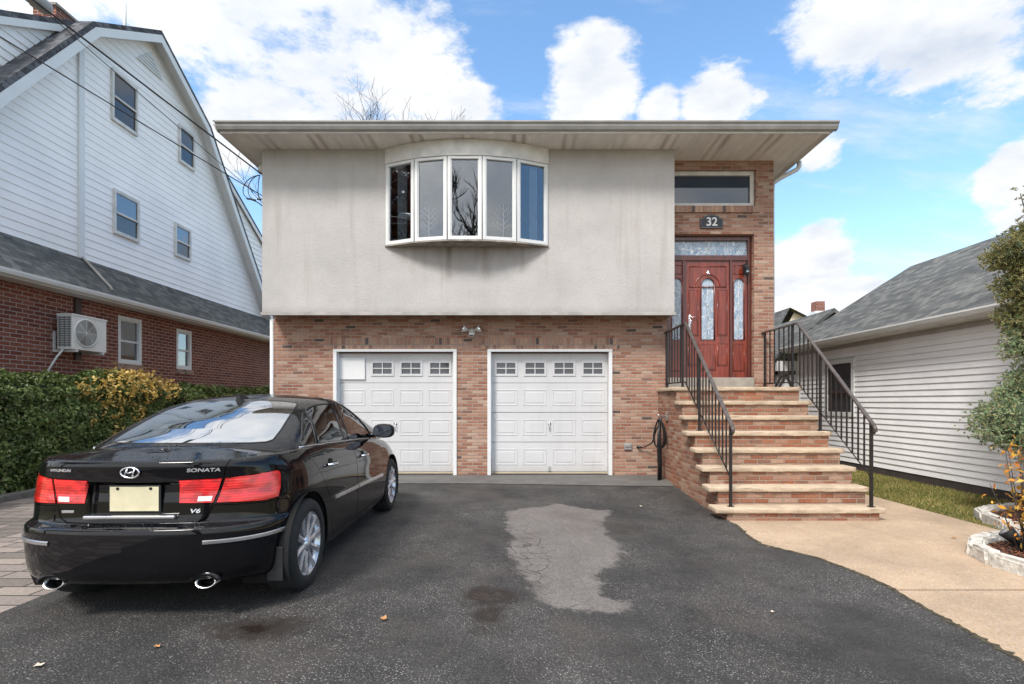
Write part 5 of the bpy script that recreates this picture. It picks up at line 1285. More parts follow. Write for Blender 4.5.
bush('yellow_shrub', 'yellow-leaved autumn shrub growing out of the dark green hedge', 'shrub', L, 2500, M['yellow_leaf'], 0.038, [[(-7.5, 9.6, 0), (-7.4, 9.6, 0.7), (-7.3, 9.4, 1.4)], [(-7.5, 9.7, 0), (-7.45, 10.1, 0.8), (-7.4, 10.4, 1.5)], [(-7.5, 9.7, 0), (-7.35, 9.9, 0.8), (-7.3, 9.8, 1.5)]], 2)
# concrete edging at the foot of the hedge
m = MB(); m.box(-7.12, 3.6, -0.03, -6.98, 12.5, 0.085, 0.02)
tag(m.build('kerb_edging', plain('dark_kerb_stone', (0.13, 0.12, 0.105), 0.85, var=0.3, scale=9, bump=0.004, bscale=50)), 'low grey stone kerb along the foot of the hedge', 'kerb')
CAM_SCALED[0] = True
# ---------------------------------------------------------------- conifer at the right: tufts of needles on short twigs
def conifer():
    root = thing('conifer', 'shaggy blue-green conifer with a browned top before the white siding', 'conifer', (5.95, 5.85, 0))
    lobes = [(5.80, 5.75, 1.12, 0.58, 0.62), (6.25, 5.6, 1.0, 0.62, 0.75), (5.95, 5.55, 0.78, 0.40, 0.6), (6.15, 5.85, 1.62, 0.42, 0.45), (5.85, 5.85, 1.45, 0.30, 0.5), (6.0, 5.85, 2.0, 0.36, 0.62), (6.05, 5.9, 2.35, 0.40, 0.6), (5.95, 5.85, 2.72, 0.38, 0.75), (5.80, 5.88, 3.06, 0.34, 0.55), (6.0, 5.85, 3.3, 0.28, 0.8)]
    T = []; TD = []; tw = MB(); core = MB()
    for (x, y, z, r, sq) in lobes:
        b = bmesh.new(); bmesh.ops.create_icosphere(b, subdivisions=3, radius=1.0)
        for v in b.verts:
            k = r * 0.66 * (1 + 0.35 * mnoise.noise(v.co * 2.4 + Vector((x, y, z))))
            v.co = Vector((x + v.co.x * k, y + v.co.y * k, z + v.co.z * k * sq))
        core.bm(b, True)
    for (x, y, z, r, sq) in lobes:
        n = int((2300 if z < 2.2 else 3400) * (r / 0.5) ** 2)
        d = RNG.normal(0, 1, (n, 3)); d /= np.linalg.norm(d, axis=1)[:, None]
        rad = r * RNG.uniform(0.62, 1.06, n) * (1 + 0.30 * n3(d * 1.0, 2.2, x + z) + 0.20 * n3(d * 1.0, 6.0, x))
        T.append(np.array([x, y, z]) + d * rad[:, None] * np.array([1, 1, sq])); TD.append(d)
    # reaching leaders near the top
    for k in range(9):
        a = rr.uniform(0, 6.28); b0 = vec((5.9, 5.86, 2.95 + rr.uniform(0, 0.4))); dr = vec((math.cos(a), math.sin(a), rr.uniform(0.4, 1.6))); dr /= np.linalg.norm(dr); ln = rr.uniform(0.35, 0.62)
        if k == 0: dr = vec((-0.42, -0.15, 0.9)); dr /= np.linalg.norm(dr); ln = 0.62
        if k == 1: dr = vec((-0.95, -0.1, 0.25)); ln = 0.55; b0[2] = 3.05
        if k == 2: dr = vec((-0.9, -0.1, -0.05)); ln = 0.5; b0[2] = 2.95
        t = np.linspace(0.2, 1, 26)[:, None]; T.append(b0 + dr * ln * t + RNG.normal(0, 0.035, (26, 3))); TD.append(np.tile(dr, (26, 1)) + RNG.normal(0, 0.7, (26, 3)))
        tw.tube([tuple(b0), tuple(b0 + dr * ln * 0.9)], [0.012, 0.004], 5)
    T = np.concatenate(T); TD = np.concatenate(TD); n = len(T)
    q = 9                                                  # needles per tuft
    C = np.repeat(T, q, 0); D = np.repeat(TD, q, 0) * 0.8 + RNG.normal(0, 0.75, (n * q, 3)) + np.array([0, 0, 0.25])
    D /= np.linalg.norm(D, axis=1)[:, None]; ln = RNG.uniform(0.020, 0.038, n * q)[:, None]
    S = np.cross(D, RNG.normal(0, 1, (n * q, 3))); S /= np.linalg.norm(S, axis=1)[:, None]; S *= RNG.uniform(0.0035, 0.006, n * q)[:, None]
    V = np.stack([C - S, C + S, C + D * ln * 0.7 + S * 0.8, C + D * ln], 1)
    top = np.repeat(T[:, 2] + RNG.normal(0, 0.12, n) > 2.25, q)
    for msk, mm, nm in ((~top, M['conifer'], 'foliage'), (top, M['conifer_top'], 'browned_foliage')):
        v = V[msk].reshape(-1, 3); np_mesh(nm, v, np.arange(len(v)).reshape(-1, 4), mm, root)
    tw.tube([(5.98, 5.8, -0.05), (6.0, 5.82, 1.2), (6.05, 5.86, 2.3), (6.02, 5.85, 3.3)], [0.075, 0.06, 0.04, 0.012], 8)
    for (x, y, z, r, sq) in lobes:
        for k in range(26):
            d = vec((rr.gauss(0, 1), rr.gauss(0, 1), rr.gauss(0, .7))); d /= np.linalg.norm(d)
            tw.tube([(6.0, 5.83, z - 0.12), (x + d[0] * r * .5, y + d[1] * r * .5, z + d[2] * r * .4), (x + d[0] * r * .95, y + d[1] * r * .95, z + d[2] * r * sq * .95)], [0.014, 0.009, 0.003], 4)
    tw.build('trunk', M['bark'], root); core.build('inner_twigs', plain('conifer_inner', (0.05, 0.07, 0.04), 0.95, var=0.4, scale=14), root)
conifer()
def orange_shrub():
    root = thing('autumn_shrub', 'small orange and yellow leaved shrub in the nearer stone-edged bed', 'shrub', (4.40, 4.42, 0.02))
    st = MB(); P = []; N = []
    for k in range(20):
        a = rr.uniform(0, 6.28); sp = rr.uniform(0.03, 0.26); h = rr.uniform(0.45, 1.12)
        p0 = (4.40 + rr.uniform(-.04, .04), 4.42 + rr.uniform(-.04, .04), 0.0); p1 = (4.40 + math.cos(a) * sp * 0.6, 4.42 + math.sin(a) * sp * 0.6, h * 0.55); p2 = (4.40 + math.cos(a) * sp, 4.42 + math.sin(a) * sp, h)
        st.tube([p0, p1, p2], [0.007, 0.005, 0.002], 5)
        for j in range(24):
            t = rr.uniform(0.22, 1.0); q = vec(p0) * (1 - t) ** 2 + 2 * vec(p1) * t * (1 - t) + vec(p2) * t * t
            P.append(q + RNG.normal(0, 0.045, 3)); N.append((math.cos(a) * 0.6, math.sin(a) * 0.6 - 0.3, 0.8))
    P = np.array(P); N = np.array(N)
    V, F = leaves(P, N, RNG.uniform(0.016, 0.038, len(P)), 0.45, 0.7, 0.25); np_mesh('foliage', V, F, M['orange_leaf'], root); st.build('stem', M['bark'], root)
orange_shrub()
# ---------------------------------------------------------------- stone-edged beds
def edging(label, path, closed_w=0.115, h=0.105, seed=1):
    t = thing('stone_edging', label, 'stone edging', (path[0][0], path[0][1], 0), 'stone edgings of the planting beds'); r2 = random.Random(seed)
    P = [vec(p) for p in path]; seg = [np.linalg.norm(b - a) for a, b in zip(P, P[1:])]; tot = sum(seg); s = 0
    def at(s):
        for (a, b), l in zip(zip(P, P[1:]), seg):
            if s <= l: return a + (b - a) * s / l
            s -= l
        return P[-1]
    while s < tot - 0.08:
        ln = r2.uniform(0.26, 0.42); e = min(s + ln, tot); a, b = at(s + 0.004), at(e - 0.004); d = b - a; L = np.linalg.norm(d); d /= L; n = vec((-d[1], d[0])); w = closed_w / 2 * r2.uniform(0.9, 1.1); hh = h * r2.uniform(0.85, 1.1)
        bm_ = bmesh.new(); vs = []
        for z in (-0.05, hh):
            for p in (a - n * w, b - n * w, b + n * w, a + n * w): vs.append(bm_.verts.new((p[0], p[1], z)))
        for f in ((3, 2, 1, 0), (4, 5, 6, 7), (0, 1, 5, 4), (1, 2, 6, 5), (2, 3, 7, 6), (3, 0, 4, 7)): bm_.faces.new([vs[i] for i in f])
        bmesh.ops.bevel(bm_, geom=list(bm_.edges), offset=0.02, segments=2, affect='EDGES'); bmesh.ops.subdivide_edges(bm_, edges=list(bm_.edges), cuts=2, use_grid_fill=True)
        for v in bm_.verts:
            v.co += Vector((mnoise.noise(v.co * 22), mnoise.noise(v.co * 22 + Vector((9, 0, 0))), mnoise.noise(v.co * 22 + Vector((0, 7, 0))))) * 0.014
        m = MB(); m.bm(bm_, True); m.build('edging_block', M['stone_white'], t, auto=60); s = e
edging('whitewashed stone edging round the nearer bed with the orange shrub', [(4.85, 3.05), (4.22, 3.42), (3.98, 3.78), (3.93, 4.30), (4.05, 4.56), (4.34, 4.82), (4.8, 4.93), (5.2, 4.95)], seed=3)
edging('whitewashed stone edging round the farther bed beneath the conifer', [(5.6, 4.95), (5.12, 5.28), (5.25, 5.72), (5.5, 6.12), (6.0, 6.3), (6.5, 6.25)], seed=8)
def mulch(label, poly, n, z):
    poly_ = np.array(poly); mn, mx = poly_.min(0), poly_.max(0); P = RNG.uniform(mn, mx, (n, 2)); P = P[sdist(P, poly) > 0.02]; c = np.concatenate([P, np.full((len(P), 1), z)], 1) + RNG.normal(0, 0.008, (len(P), 3))
    V, F = leaves(c, np.tile((0., 0., 1.), (len(c), 1)), RNG.uniform(0.010, 0.03, len(c)), 0.35, 0.5, 0.05)
    b = len(V); V = np.concatenate([V, [(p[0], p[1], z - 0.012) for p in (mn, (mx[0], mn[1]), mx, (mn[0], mx[1]))]]); 
    o = np_mesh('bark_mulch', V[:b], F, M['mulch']); tag(o, label, 'mulch', kind='stuff')
    m = MB(); m.prism(poly, 'z', -0.05, z - 0.008); struct(m.build('soil_bed', M['soil']))
B1 = [(4.85, 3.10), (4.26, 3.46), (4.04, 3.80), (3.99, 4.28), (4.10, 4.52), (4.36, 4.76), (4.8, 4.88), (5.2, 4.9), (5.2, 3.1)]
B2 = [(5.6, 5.02), (5.2, 5.3), (5.32, 5.72), (5.55, 6.05), (6.0, 6.22), (6.6, 6.2), (6.6, 5.0)]
mulch('reddish bark mulch in the nearer bed around the black spotlight', B1, 5200, 0.045); mulch('dark bark mulch in the farther bed beneath the conifer', B2, 3000, 0.045)
t = thing('garden_spotlight', 'small black spotlight standing in the mulch of the nearer bed', 'spotlight', (4.44, 4.6, 0.03))
m = MB(); m.tube([(4.46, 4.62, 0.0), (4.46, 4.62, 0.10)], 0.012, 8); m.build('stake', M['black_plastic'], t)
m = MB(); a = Vector((4.49, 4.58, 0.08)); d = Vector((-0.45, 0.25, 0.55)).normalized(); m.tube([a - d * 0.03, a, a + d * 0.06, a + d * 0.14, a + d * 0.145], [0.03, 0.042, 0.05, 0.066, 0.055], 16); m.build('lamp_head', M['black_plastic'], t)
m = MB(); m.tube([a + d * 0.1451, a + d * 0.148], 0.05, 16); m.build('lens', M['grey_plastic'], t)
CAM_SCALED[0] = False
# ---------------------------------------------------------------- fallen leaves
for lab, (px, py), s, mat in [('orange fallen leaf on the asphalt right of the car', (384, 620), 0.03, 'dry_leaf'), ('pale fallen leaf near the lower left of the driveway', (39, 667), 0.025, 'pale_leaf'), ('small brown leaf on the asphalt behind the car bumper', (157, 648), 0.02, 'dry_leaf'), ('pale leaf lying near the walkway edge in front of the steps', (772, 613), 0.018, 'pale_leaf'), ('small pale leaf on the dark asphalt left of the steps', (641, 507), 0.03, 'pale_leaf'), ('tiny dry leaf on the walkway by the grass', (954, 538), 0.03, 'dry_leaf')]:
    x, y = gp(px, py); zl_ = zg(x, y); b = MB(); a = rr.uniform(0, 6.28); pts = []
    for k in range(9):
        t_ = 2 * math.pi * k / 9; r_ = s * (1.0 if k % 2 else 0.6); pts.append((x + r_ * math.cos(t_ + a), y + r_ * math.sin(t_ + a), zl_ + 0.010 + 0.35 * r_ * abs(math.sin(t_ * 1.5))))
    b.add([(x, y, zl_ + 0.008)] + pts, [(0, k + 1, (k + 1) % 9 + 1) for k in range(9)]); o = b.build('fallen_leaf', M[mat], recalc=False); tag(o, lab, 'leaf', 'fallen leaves')
# ---------------------------------------------------------------- bare trees
def bare_tree(label, base, h, seed, spread=0.5, levels=6, r0=0.22, lean=(0, 0), fork=0.30, thin=1.0, wide=None):
    r3 = random.Random(seed); root = thing('bare_tree', label, 'tree', base); tr = MB(); cr = MB()
    def grow(p, d, ln, r, lv):
        m = tr if lv <= 1 else cr; n = 3; pts = [p]; q = p
        for i in range(n):
            d = (d + Vector((r3.gauss(0, .10), r3.gauss(0, .10), r3.gauss(0, .06) + 0.05))).normalized(); q = q + d * ln / n; pts.append(q)
        m.tube(pts, [r * (1 - 0.28 * i / n) for i in range(n + 1)], 6 if lv < 3 else 4)
        if lv >= levels: return
        k = r3.choice([2, 3, 3]) if lv > 0 else 4
        for j in range(k):
            a = r3.uniform(0, 2 * math.pi); s = spread * r3.uniform(0.7, 1.3); e = (d + Vector((math.cos(a) * s, math.sin(a) * s, r3.uniform(-.05, .35)))).normalized()
            src = pts[-1] if j < 2 else pts[2]
            grow(src, e, ln * r3.uniform(0.62, 0.82), r * 0.64 * thin, lv + 1)
    grow(Vector(base), Vector((lean[0], lean[1], 1)).normalized(), h * fork, r0, 0)
    if wide:            # (middle, spread, height): where the top of the crown should be
        q = np.array([v[0] for v in cr.v if v[2] > wide[2]]); k = wide[1] / q.std(); mu = q.mean()
        for m in (tr, cr): m.v = [(wide[0] + (x - mu) * k, y, z) for x, y, z in m.v]
    tr.build('trunk', M['bark'], root); cr.build('crown', M['bark'], root)
bare_tree('leafless tree whose twigs rise above the roof beside the bow window', (-6.7, 27, 0), 18.5, 40, 0.60, 7, 0.13, wide=(-7.2, 1.8, 16.0))
bare_tree('large bare street tree seen only as a reflection in the middle bow window pane', (-3.2, -9.5, 0), 15, 33, 0.48, 7, 0.30)

def dense_tree(label, base, h, rad, n):
    root = thing('added_russet_tree', label, 'tree', base); x, y, z = base
    d = RNG.normal(0, 1, (n, 3)); d /= np.linalg.norm(d, axis=1)[:, None]; r = rad * RNG.uniform(.5, 1.05, n) * (1 + .4 * n3(d, 2.0, 3))
    P = np.array([x, y, h * .62]) + d * r[:, None] * np.array([1, 1, 1.15]); V, F = leaves(P, d, RNG.uniform(.12, .3, n), .6, .9); np_mesh('crown', V, F, M['russet'], root)
    m = MB(); m.tube([(x, y, 0), (x + .2, y, h * .35), (x, y + .1, h * .7)], [.3, .22, .1], 8); m.build('trunk', M['bark'], root)
M['russet'] = m_leaf('russet_leaves', [(0.0, (.05, .015, .01)), (.6, (.10, .03, .018)), (1.0, (.17, .06, .03))], .6, .15, .5)
dense_tree('unseen russet-leaved tree added to darken the reflection in the leftmost bow window pane', (-16.5, -3.0, 0), 17, 4.2, 9000)  # out-of-view tree, added so the leftmost pane reflects something dark
# ---------------------------------------------------------------- the black saloon, in its own axes: x right, s forward from the tail, z up
CAR = (-2.38, 3.04, 0.0)
car = thing('parked_car', 'black four-door saloon parked on the driveway with its tail to the viewer', 'car', CAR)
car.rotation_euler[2] = R(1.5)
OFF[car.name] = np.zeros(3)          # parts below are modelled in the car's own axes
def t_(name, col, rough, metal, coat, **k):
    return plain(name, col, rough, metal, var=0.03, scale=2.0, Coat_Weight=coat, Coat_Roughness=0.03, **k)
def _paint():
    t = NT('black_car_paint'); p = t.objc(); o = t.sep(p)
    up = t.step(t.sep(t.n('ShaderNodeNewGeometry').outputs['Normal'])[2], 0.55, 0.9)
    v1 = t.voro(p, 85.0); sel = t.step(t.sep(t.voro(p, 85.0, 'F1', 'Color'))[0], 0.45, 0.55)
    drop = t.math('MULTIPLY', t.math('MULTIPLY', t.math('SUBTRACT', 1.0, t.step(v1, 0.10, 0.42)), sel), up)
    n = t.bump(drop, 0.004, 0.9)
    fl = t.noise(p, 900.0, 1.0)
    c = t.mix(fl, (0.003, 0.003, 0.004, 1), (0.006, 0.006, 0.0075, 1))
    dust = t.math('MULTIPLY', t.step(t.noise(p, 2.2, 5.0), 0.35, 0.75), 0.05)
    t.done(c, t.math('ADD', 0.22, dust), 0.0, n, Coat_Weight=1.0, Coat_Roughness=0.035, Specular_IOR_Level=0.0, Coat_IOR=1.42)
    t.set(t.b.inputs['Coat Normal'], n)
    return t.m
M['paint'] = _paint()
def _lens():
    t = NT('red_tail_lens'); p = t.objc(); o = t.sep(p)
    st = t.math('ABSOLUTE', t.math('SUBTRACT', t.math('FRACT', t.math('MULTIPLY', o[2], 62.0)), 0.5)); k = t.step(st, 0.30, 0.46)
    big = t.step(t.noise(t.mapv(p, (4, 4, 9)), 2.4, 2.0), 0.38, 0.62)
    c = t.mix(big, (0.42, 0.003, 0.006, 1), (0.80, 0.012, 0.014, 1)); c = t.mix(t.math('MULTIPLY', k, 0.22), c, (0.16, 0.001, 0.003, 1))
    return t.done(c, 0.25, 0, t.bump(st, 0.002, 0.5), Coat_Weight=1.0, Coat_Roughness=0.02)
M['lens_red'] = _lens()
M['lens_clear'] = plain('clear_reverse_lens', (0.80, 0.74, 0.72), 0.15, 0.2, var=0.05, scale=40, Coat_Weight=1.0)
M['plate'] = plain('pale_yellow_plate', (0.60, 0.54, 0.36), 0.45, var=0.10, scale=9)
M['beige'] = plain('beige_upholstery', (0.40, 0.37, 0.31), 0.8, var=0.08)
M['dark_in'] = plain('dark_cabin_trim', (0.02, 0.02, 0.021), 0.8)
M['chrome_soft'] = plain('satin_chrome', (.78, .78, .80), .22, .9, var=.03)
M['mirror'] = plain('darkened_mirror', (.16, .17, .19), .05, 1.0, var=.02)  # base darkened to stand in for the dark surroundings it would reflect
M['exhaust'] = plain('grey_steel', (.38, .37, .36), .22, 1.0, var=.1)
M['seam'] = plain('panel_gap_black', (0.004, 0.004, 0.004), 0.9)
def hermite(xs, ys):
    xs = np.array(xs, float); ys = np.array(ys, float)
    h = np.diff(xs); dl = (ys[1:] - ys[:-1]) / (h if ys.ndim == 1 else h[:, None])
    m = np.zeros_like(ys); m[0], m[-1] = dl[0], dl[-1]
    for i in range(1, len(xs) - 1):
        a, b = dl[i - 1], dl[i]
        m[i] = np.where(a * b > 0, 2 * a * b / (a + b + np.where(a + b == 0, 1e-9, 0)), 0) if ys.ndim == 1 else (a * h[i] + b * h[i - 1]) / (h[i] + h[i - 1])
    def f(q):
        q = np.clip(np.asarray(q, float), xs[0], xs[-1]); i = np.clip(np.searchsorted(xs, q, side='right') - 1, 0, len(xs) - 2)
        t = (q - xs[i]) / h[i]; hh = h[i]
        if ys.ndim > 1: t = t[..., None]; hh = hh[..., None]
        return (2 * t ** 3 - 3 * t ** 2 + 1) * ys[i] + (t ** 3 - 2 * t ** 2 + t) * hh * m[i] + (-2 * t ** 3 + 3 * t ** 2) * ys[i + 1] + (t ** 3 - t ** 2) * hh * m[i + 1]
    return f
OUTL = np.array([(0, 0), (.20, .006), (.40, .028), (.57, .072), (.69, .138), (.768, .22), (.818, .335), (.852, .54), (.872, 1.0), (.876, 1.6), (.876, 2.3), (.872, 2.9), (.86, 3.35), (.815, 3.72), (.70, 4.02), (.45, 4.20), (.2, 4.25), (0, 4.26)])
_l = np.concatenate([[0], np.cumsum(np.linalg.norm(np.diff(OUTL, axis=0), axis=1))]); AM = _l[-1]
outl = hermite(_l, OUTL)
PV = [0, .05, .13, .28, .40, .455, .475, .495, .66, .76, .84, .90, .95, .985, 1.0]
f_side = hermite(PV, [.045, .022, .012, .005, .002, .002, .003, .004, .006, .014, .026, .040, .058, .076, .088])
f_rear = hermite(PV, [.07, .032, .012, .002, .0, .006, .034, .070, .083, .090, .090, .084, .076, .080, .100])
f_front = hermite(PV, [.10, .03, .01, .0, .0, .0, .01, .03, .06, .09, .12, .16, .21, .26, .30])
f_zb = hermite([0, .4, .9, 3.1, 3.7, 4.3], [.238, .215, .19, .19, .20, .21])
f_zt = hermite([0, .35, .75, 1.5, 2.6, 3.1, 3.7, 4.3], [.985, .998, 1.005, .985, .945, .895, .80, .70])
sm = lambda x, a, b: (lambda t: t * t * (3 - 2 * t))(np.clip((x - a) / (b - a), 0, 1))
VD = 1.5
def body(a, v):
    a = np.asarray(a, float); v = np.asarray(v, float); o = outl(np.clip(a, 0, AM)); x0, s0 = o[..., 0], o[..., 1]
    x0 = np.where(a < 0, a, x0)
    vv = np.clip(v, 0, 1); zb, zt = f_zb(s0), f_zt(s0)
    x = x0 * (1 - f_side(vv) / .876); s = s0 + f_rear(vv) * (1 - sm(s0, 0, 1.0)) - f_front(vv) * sm(s0, 3.2, 4.26); z = zb + vv * (zt - zb)
    # plate recess in the boot lid
    rec = (1 - sm(np.abs(x), .265, .285)) * sm(z, .635, .655) * (1 - sm(z, .835, .862)) * (s0 < .3)
    s = s + .045 * rec
    # crisp shoulder crease along the flank
    q = np.clip((v - 1) / (VD - 1), 0, 1); sp = np.clip(s0, .40, 3.85)
    k = 1 - (1 - q) ** 2
    x = np.where(v > 1, x * (1 - q), x); s = np.where(v > 1, s + (sp - s) * q, s)
    z = z + np.where(v > 1, .040 * k * (0.5 + .5 * sm(s, 0, .5)), 0)
    return np.stack([x, s, z], -1)
def gridmesh(fn, us, vs):
    U, V = np.meshgrid(us, vs, indexing='ij'); b = bmesh.new(); nv = len(vs)
    vt = [b.verts.new((u, v, 0)) for u, v in zip(U.ravel(), V.ravel())]
    for i in range(len(us) - 1):
        for j in range(nv - 1): b.faces.new((vt[i * nv + j], vt[(i + 1) * nv + j], vt[(i + 1) * nv + j + 1], vt[i * nv + j + 1]))
    return b
def inpoly(p, poly):
    ins = False; n = len(poly)
    for i in range(n):
        a, b = poly[i], poly[i - 1]
        if (a[1] > p[1]) != (b[1] > p[1]) and p[0] < (b[0] - a[0]) * (p[1] - a[1]) / (b[1] - a[1]) + a[0]: ins = not ins
    return ins
def cut(b, poly):
    P = np.array(poly); mn, mx = P.min(0) - 1e-4, P.max(0) + 1e-4
    for i in range(len(poly)):
        p, q = poly[i - 1], poly[i]; d = (q[0] - p[0], q[1] - p[1])
        l = math.hypot(*d)
        if l < 1e-6: continue
        lo = (min(p[0], q[0]) - .03, min(p[1], q[1]) - .02); hi = (max(p[0], q[0]) + .03, max(p[1], q[1]) + .02)
        fs = []
        for f in b.faces:
            xs = [v.co.x for v in f.verts]; ys = [v.co.y for v in f.verts]
            if max(xs) >= lo[0] and min(xs) <= hi[0] and max(ys) >= lo[1] and min(ys) <= hi[1]: fs.append(f)
        g = set(); 
        for f in fs: g.update(f.verts); g.update(f.edges)
        bmesh.ops.bisect_plane(b, geom=list(g) + fs, dist=1e-6, plane_co=(p[0], p[1], 0), plane_no=(-d[1] / l, d[0] / l, 0))
def split(b, regions):
    """regions: [(name, poly)] in priority order; returns {name: [faces]}"""
    for _, poly in regions: cut(b, poly)
    out = {'rest': []}
    boxes = [(n, p, np.array(p).min(0), np.array(p).max(0)) for n, p in regions]
    for f in b.faces:
        c = f.calc_center_median(); nm = 'rest'
        for n, p, mn, mx in boxes:
            if mn[0] <= c.x <= mx[0] and mn[1] <= c.y <= mx[1] and inpoly((c.x, c.y), p): nm = n; break
        out.setdefault(nm, []).append(f)
    return out
def surf_part(name, fn, faces, mat, parent, both=True, mirror_only=None, gap=0.0022, lip=0.018, push=0.0, sides=(1, -1)):
    """faces of a flat domain mesh lifted on to fn, right half and mirrored left half, with a thin lip round the edge"""
    idx = {}; dom = []
    F = []
    for f in faces:
        r = []
        for v in f.verts:
            if v.index not in idx: idx[v.index] = len(dom); dom.append((v.co.x, v.co.y))
            r.append(idx[v.index])
        F.append(r)
    D = np.array(dom); e = 1e-3
    P = fn(D[:, 0], D[:, 1]); N = np.cross(fn(D[:, 0] + e, D[:, 1]) - fn(D[:, 0] - e, D[:, 1]), fn(D[:, 0], D[:, 1] + e) - fn(D[:, 0], D[:, 1] - e))
    l = np.linalg.norm(N, axis=1); N = N / np.maximum(l, 1e-9)[:, None]
    # boundary edges
    cnt = {}
    for r in F:
        for i in range(len(r)):
            k = (r[i], r[(i + 1) % len(r)]); cnt[k] = 1
    bd = [k for k in cnt if (k[1], k[0]) not in cnt]
    onx = np.abs(P[:, 0]) < 1e-4
    bd = [k for k in bd if not (onx[k[0]] and onx[k[1]])]
    inw = np.zeros_like(P); nb = np.zeros(len(P))
    fc = {}
    for r in F:
        c = P[r].mean(0)
        for i in range(len(r)): fc[(r[i], r[(i + 1) % len(r)])] = c
    for k in bd:
        ed = P[k[1]] - P[k[0]]; d = fc[k] - P[k[0]]; L = np.linalg.norm(ed)
        if L < 1e-7: continue
        ed /= L; d = d - ed * (d @ ed); dl = np.linalg.norm(d)
        if dl < 1e-7: continue
        for j in k: inw[j] += d / dl; nb[j] += 1
    m = nb > 0; q = np.linalg.norm(inw, axis=1); mm = m & (q > 1e-6); P2 = P.copy(); P2[mm] += inw[mm] / q[mm][:, None] * gap
    P2 += N * push
    Vv = [P2]; Fs = [list(r) for r in F]; ns = [N]
    # outward = away from the car's middle line
    n0 = len(P2); lipi = {}
    lv = []
    for k in bd:
        for j in k:
            if j not in lipi: lipi[j] = n0 + len(lv); lv.append(P2[j] - N[j] * lip)
    LF = [[k[1], k[0], lipi[k[0]], lipi[k[1]]] for k in bd]
    if lv: Vv.append(np.array(lv))
    V = np.concatenate(Vv); FA = Fs + LF; nsurf = len(Fs)
    Vt, Ft, sfl, Nt = [], [], [], []
    for s in sides:
        b0 = sum(len(x) for x in Vt); W_ = V * np.array([s, 1, 1]); NN = N * np.array([s, 1, 1])
        Vt.append(W_); Nt.append(np.concatenate([NN, np.zeros((len(V) - len(N), 3))]))
        for i, r in enumerate(FA):
            rr_ = [b0 + j for j in r]; Ft.append(rr_ if s > 0 else rr_[::-1]); sfl.append(i < nsurf)
    me = bpy.data.meshes.new(name); me.from_pydata(np.concatenate(Vt).tolist(), [], Ft)
    NV = np.concatenate(Nt); ln = []
    for r, sf in zip(Ft, sfl):
        for j in r: ln.append(tuple(NV[j]) if sf and np.any(NV[j]) else (0, 0, 0))
    me.polygons.foreach_set('use_smooth', np.array([True] * len(Ft)))
    li = 0
    for p_, sf in zip(me.polygons, sfl):
        if not sf:
            n_ = p_.normal
            for j in range(p_.loop_start, p_.loop_start + p_.loop_total): ln[j] = tuple(n_)
    me.normals_split_custom_set(ln); me.update()
    return link_mesh(name, me, mat, parent)
# check orientation once: normal must point outward (+x on the right flank)
_e = 1e-3; _a = 2.5; _n = np.cross(body(_a + _e, .5) - body(_a - _e, .5), body(_a, .5 + _e) - body(_a, .5 - _e)); FLIP = _n[0] < 0
# inverse map by brute force
_as = np.unique(np.concatenate([np.linspace(0, 1.6, 400), np.linspace(1.6, AM, 250)])); _vs = np.linspace(0, VD, 260)
_GA, _GV = np.meshgrid(_as, _vs, indexing='ij'); _GP = body(_GA, _GV)
def inv(x=None, s=None, z=None, lo=0.0, hi=VD, w=(1, 1, 1)):
    d = np.zeros(_GA.shape)
    for k, val in enumerate((x, s, z)):
        if val is not None: d += w[k] * (_GP[..., k] - val) ** 2
    d[(_GV < lo) | (_GV > hi)] = 9
    if x is None: d[_GP[..., 0] < .6] = 9
    i = np.unravel_index(np.argmin(d), d.shape); return (float(_GA[i]), float(_GV[i]))
def az(a, z):   # (distance round the waist, height) -> domain
    s0 = outl(a)[1]; return (a, float((z - f_zb(s0)) / (f_zt(s0) - f_zb(s0))))
def sz(s, z): 
    aa = np.linspace(.9, AM - .6, 900); a = aa[np.argmin(np.abs(outl(aa)[:, 1] - s))]; return az(float(a), z)
us = np.unique(np.concatenate([np.linspace(0, 1.3, 105), np.linspace(1.3, AM - 1.2, 80), np.linspace(AM - 1.2, AM, 50)])); vs_ = np.unique(np.concatenate([np.linspace(0, 1, 68), np.linspace(1, VD, 26)]))
B = gridmesh(body, us, vs_)
AX_R, AX_F, WR = .66, 3.33, .322
def arch(sc, r): return [sz(sc + r * math.cos(t), .325 + r * math.sin(t)) for t in np.linspace(-0.45, math.pi + .45, 26)]
lid = [(-.02, az(0, .612)[1]), az(.20, .610), az(.40, .612), az(.445, .64), az(.475, .72), az(.51, .80), az(.545, .875), az(.575, .94), inv(.565, .16, None, 1.0, 1.45), inv(.60, .28, None, 1.0, 1.45), inv(.63, .45, None, 1.0, 1.45), inv(.655, .66, None, 1.0, 1.45), (sz(.66, .9)[0], VD + .01), (-.02, VD + .01)]
lamp_in = [az(.283, .868), az(.40, .871), az(.538, .872), az(.508, .795), az(.478, .722), az(.38, .722), az(.286, .726)]
lamp_out = [az(.552, .873), az(.66, .880), az(.76, .889), az(.885, .897), az(.91, .888), az(.91, .862), az(.893, .78), az(.872, .722), az(.78, .712), az(.65, .716), az(.492, .721), az(.52, .795)]
bumper = [(-.02, -.01), az(0, .606), az(.20, .604), az(.40, .606), az(.452, .635), az(.482, .708), az(.65, .704), az(.78, .700), az(.86, .708), az(1.0, .690), sz(.36, .66), sz(.335, .60), sz(.25, .45), sz(.23, .20), (sz(.23, .2)[0], -.01)]
bumper[1] = (-.02, bumper[1][1])
BELT = [(0.735, 1.000), (1.2, .995), (1.85, .970), (2.62, .940)]
def beltz(s): return float(np.interp(s, [b[0] for b in BELT], [b[1] for b in BELT]))
def archp(s, r=.385): return (s, .325 + math.sqrt(max(r * r - (s - AX_R) ** 2, 0)))
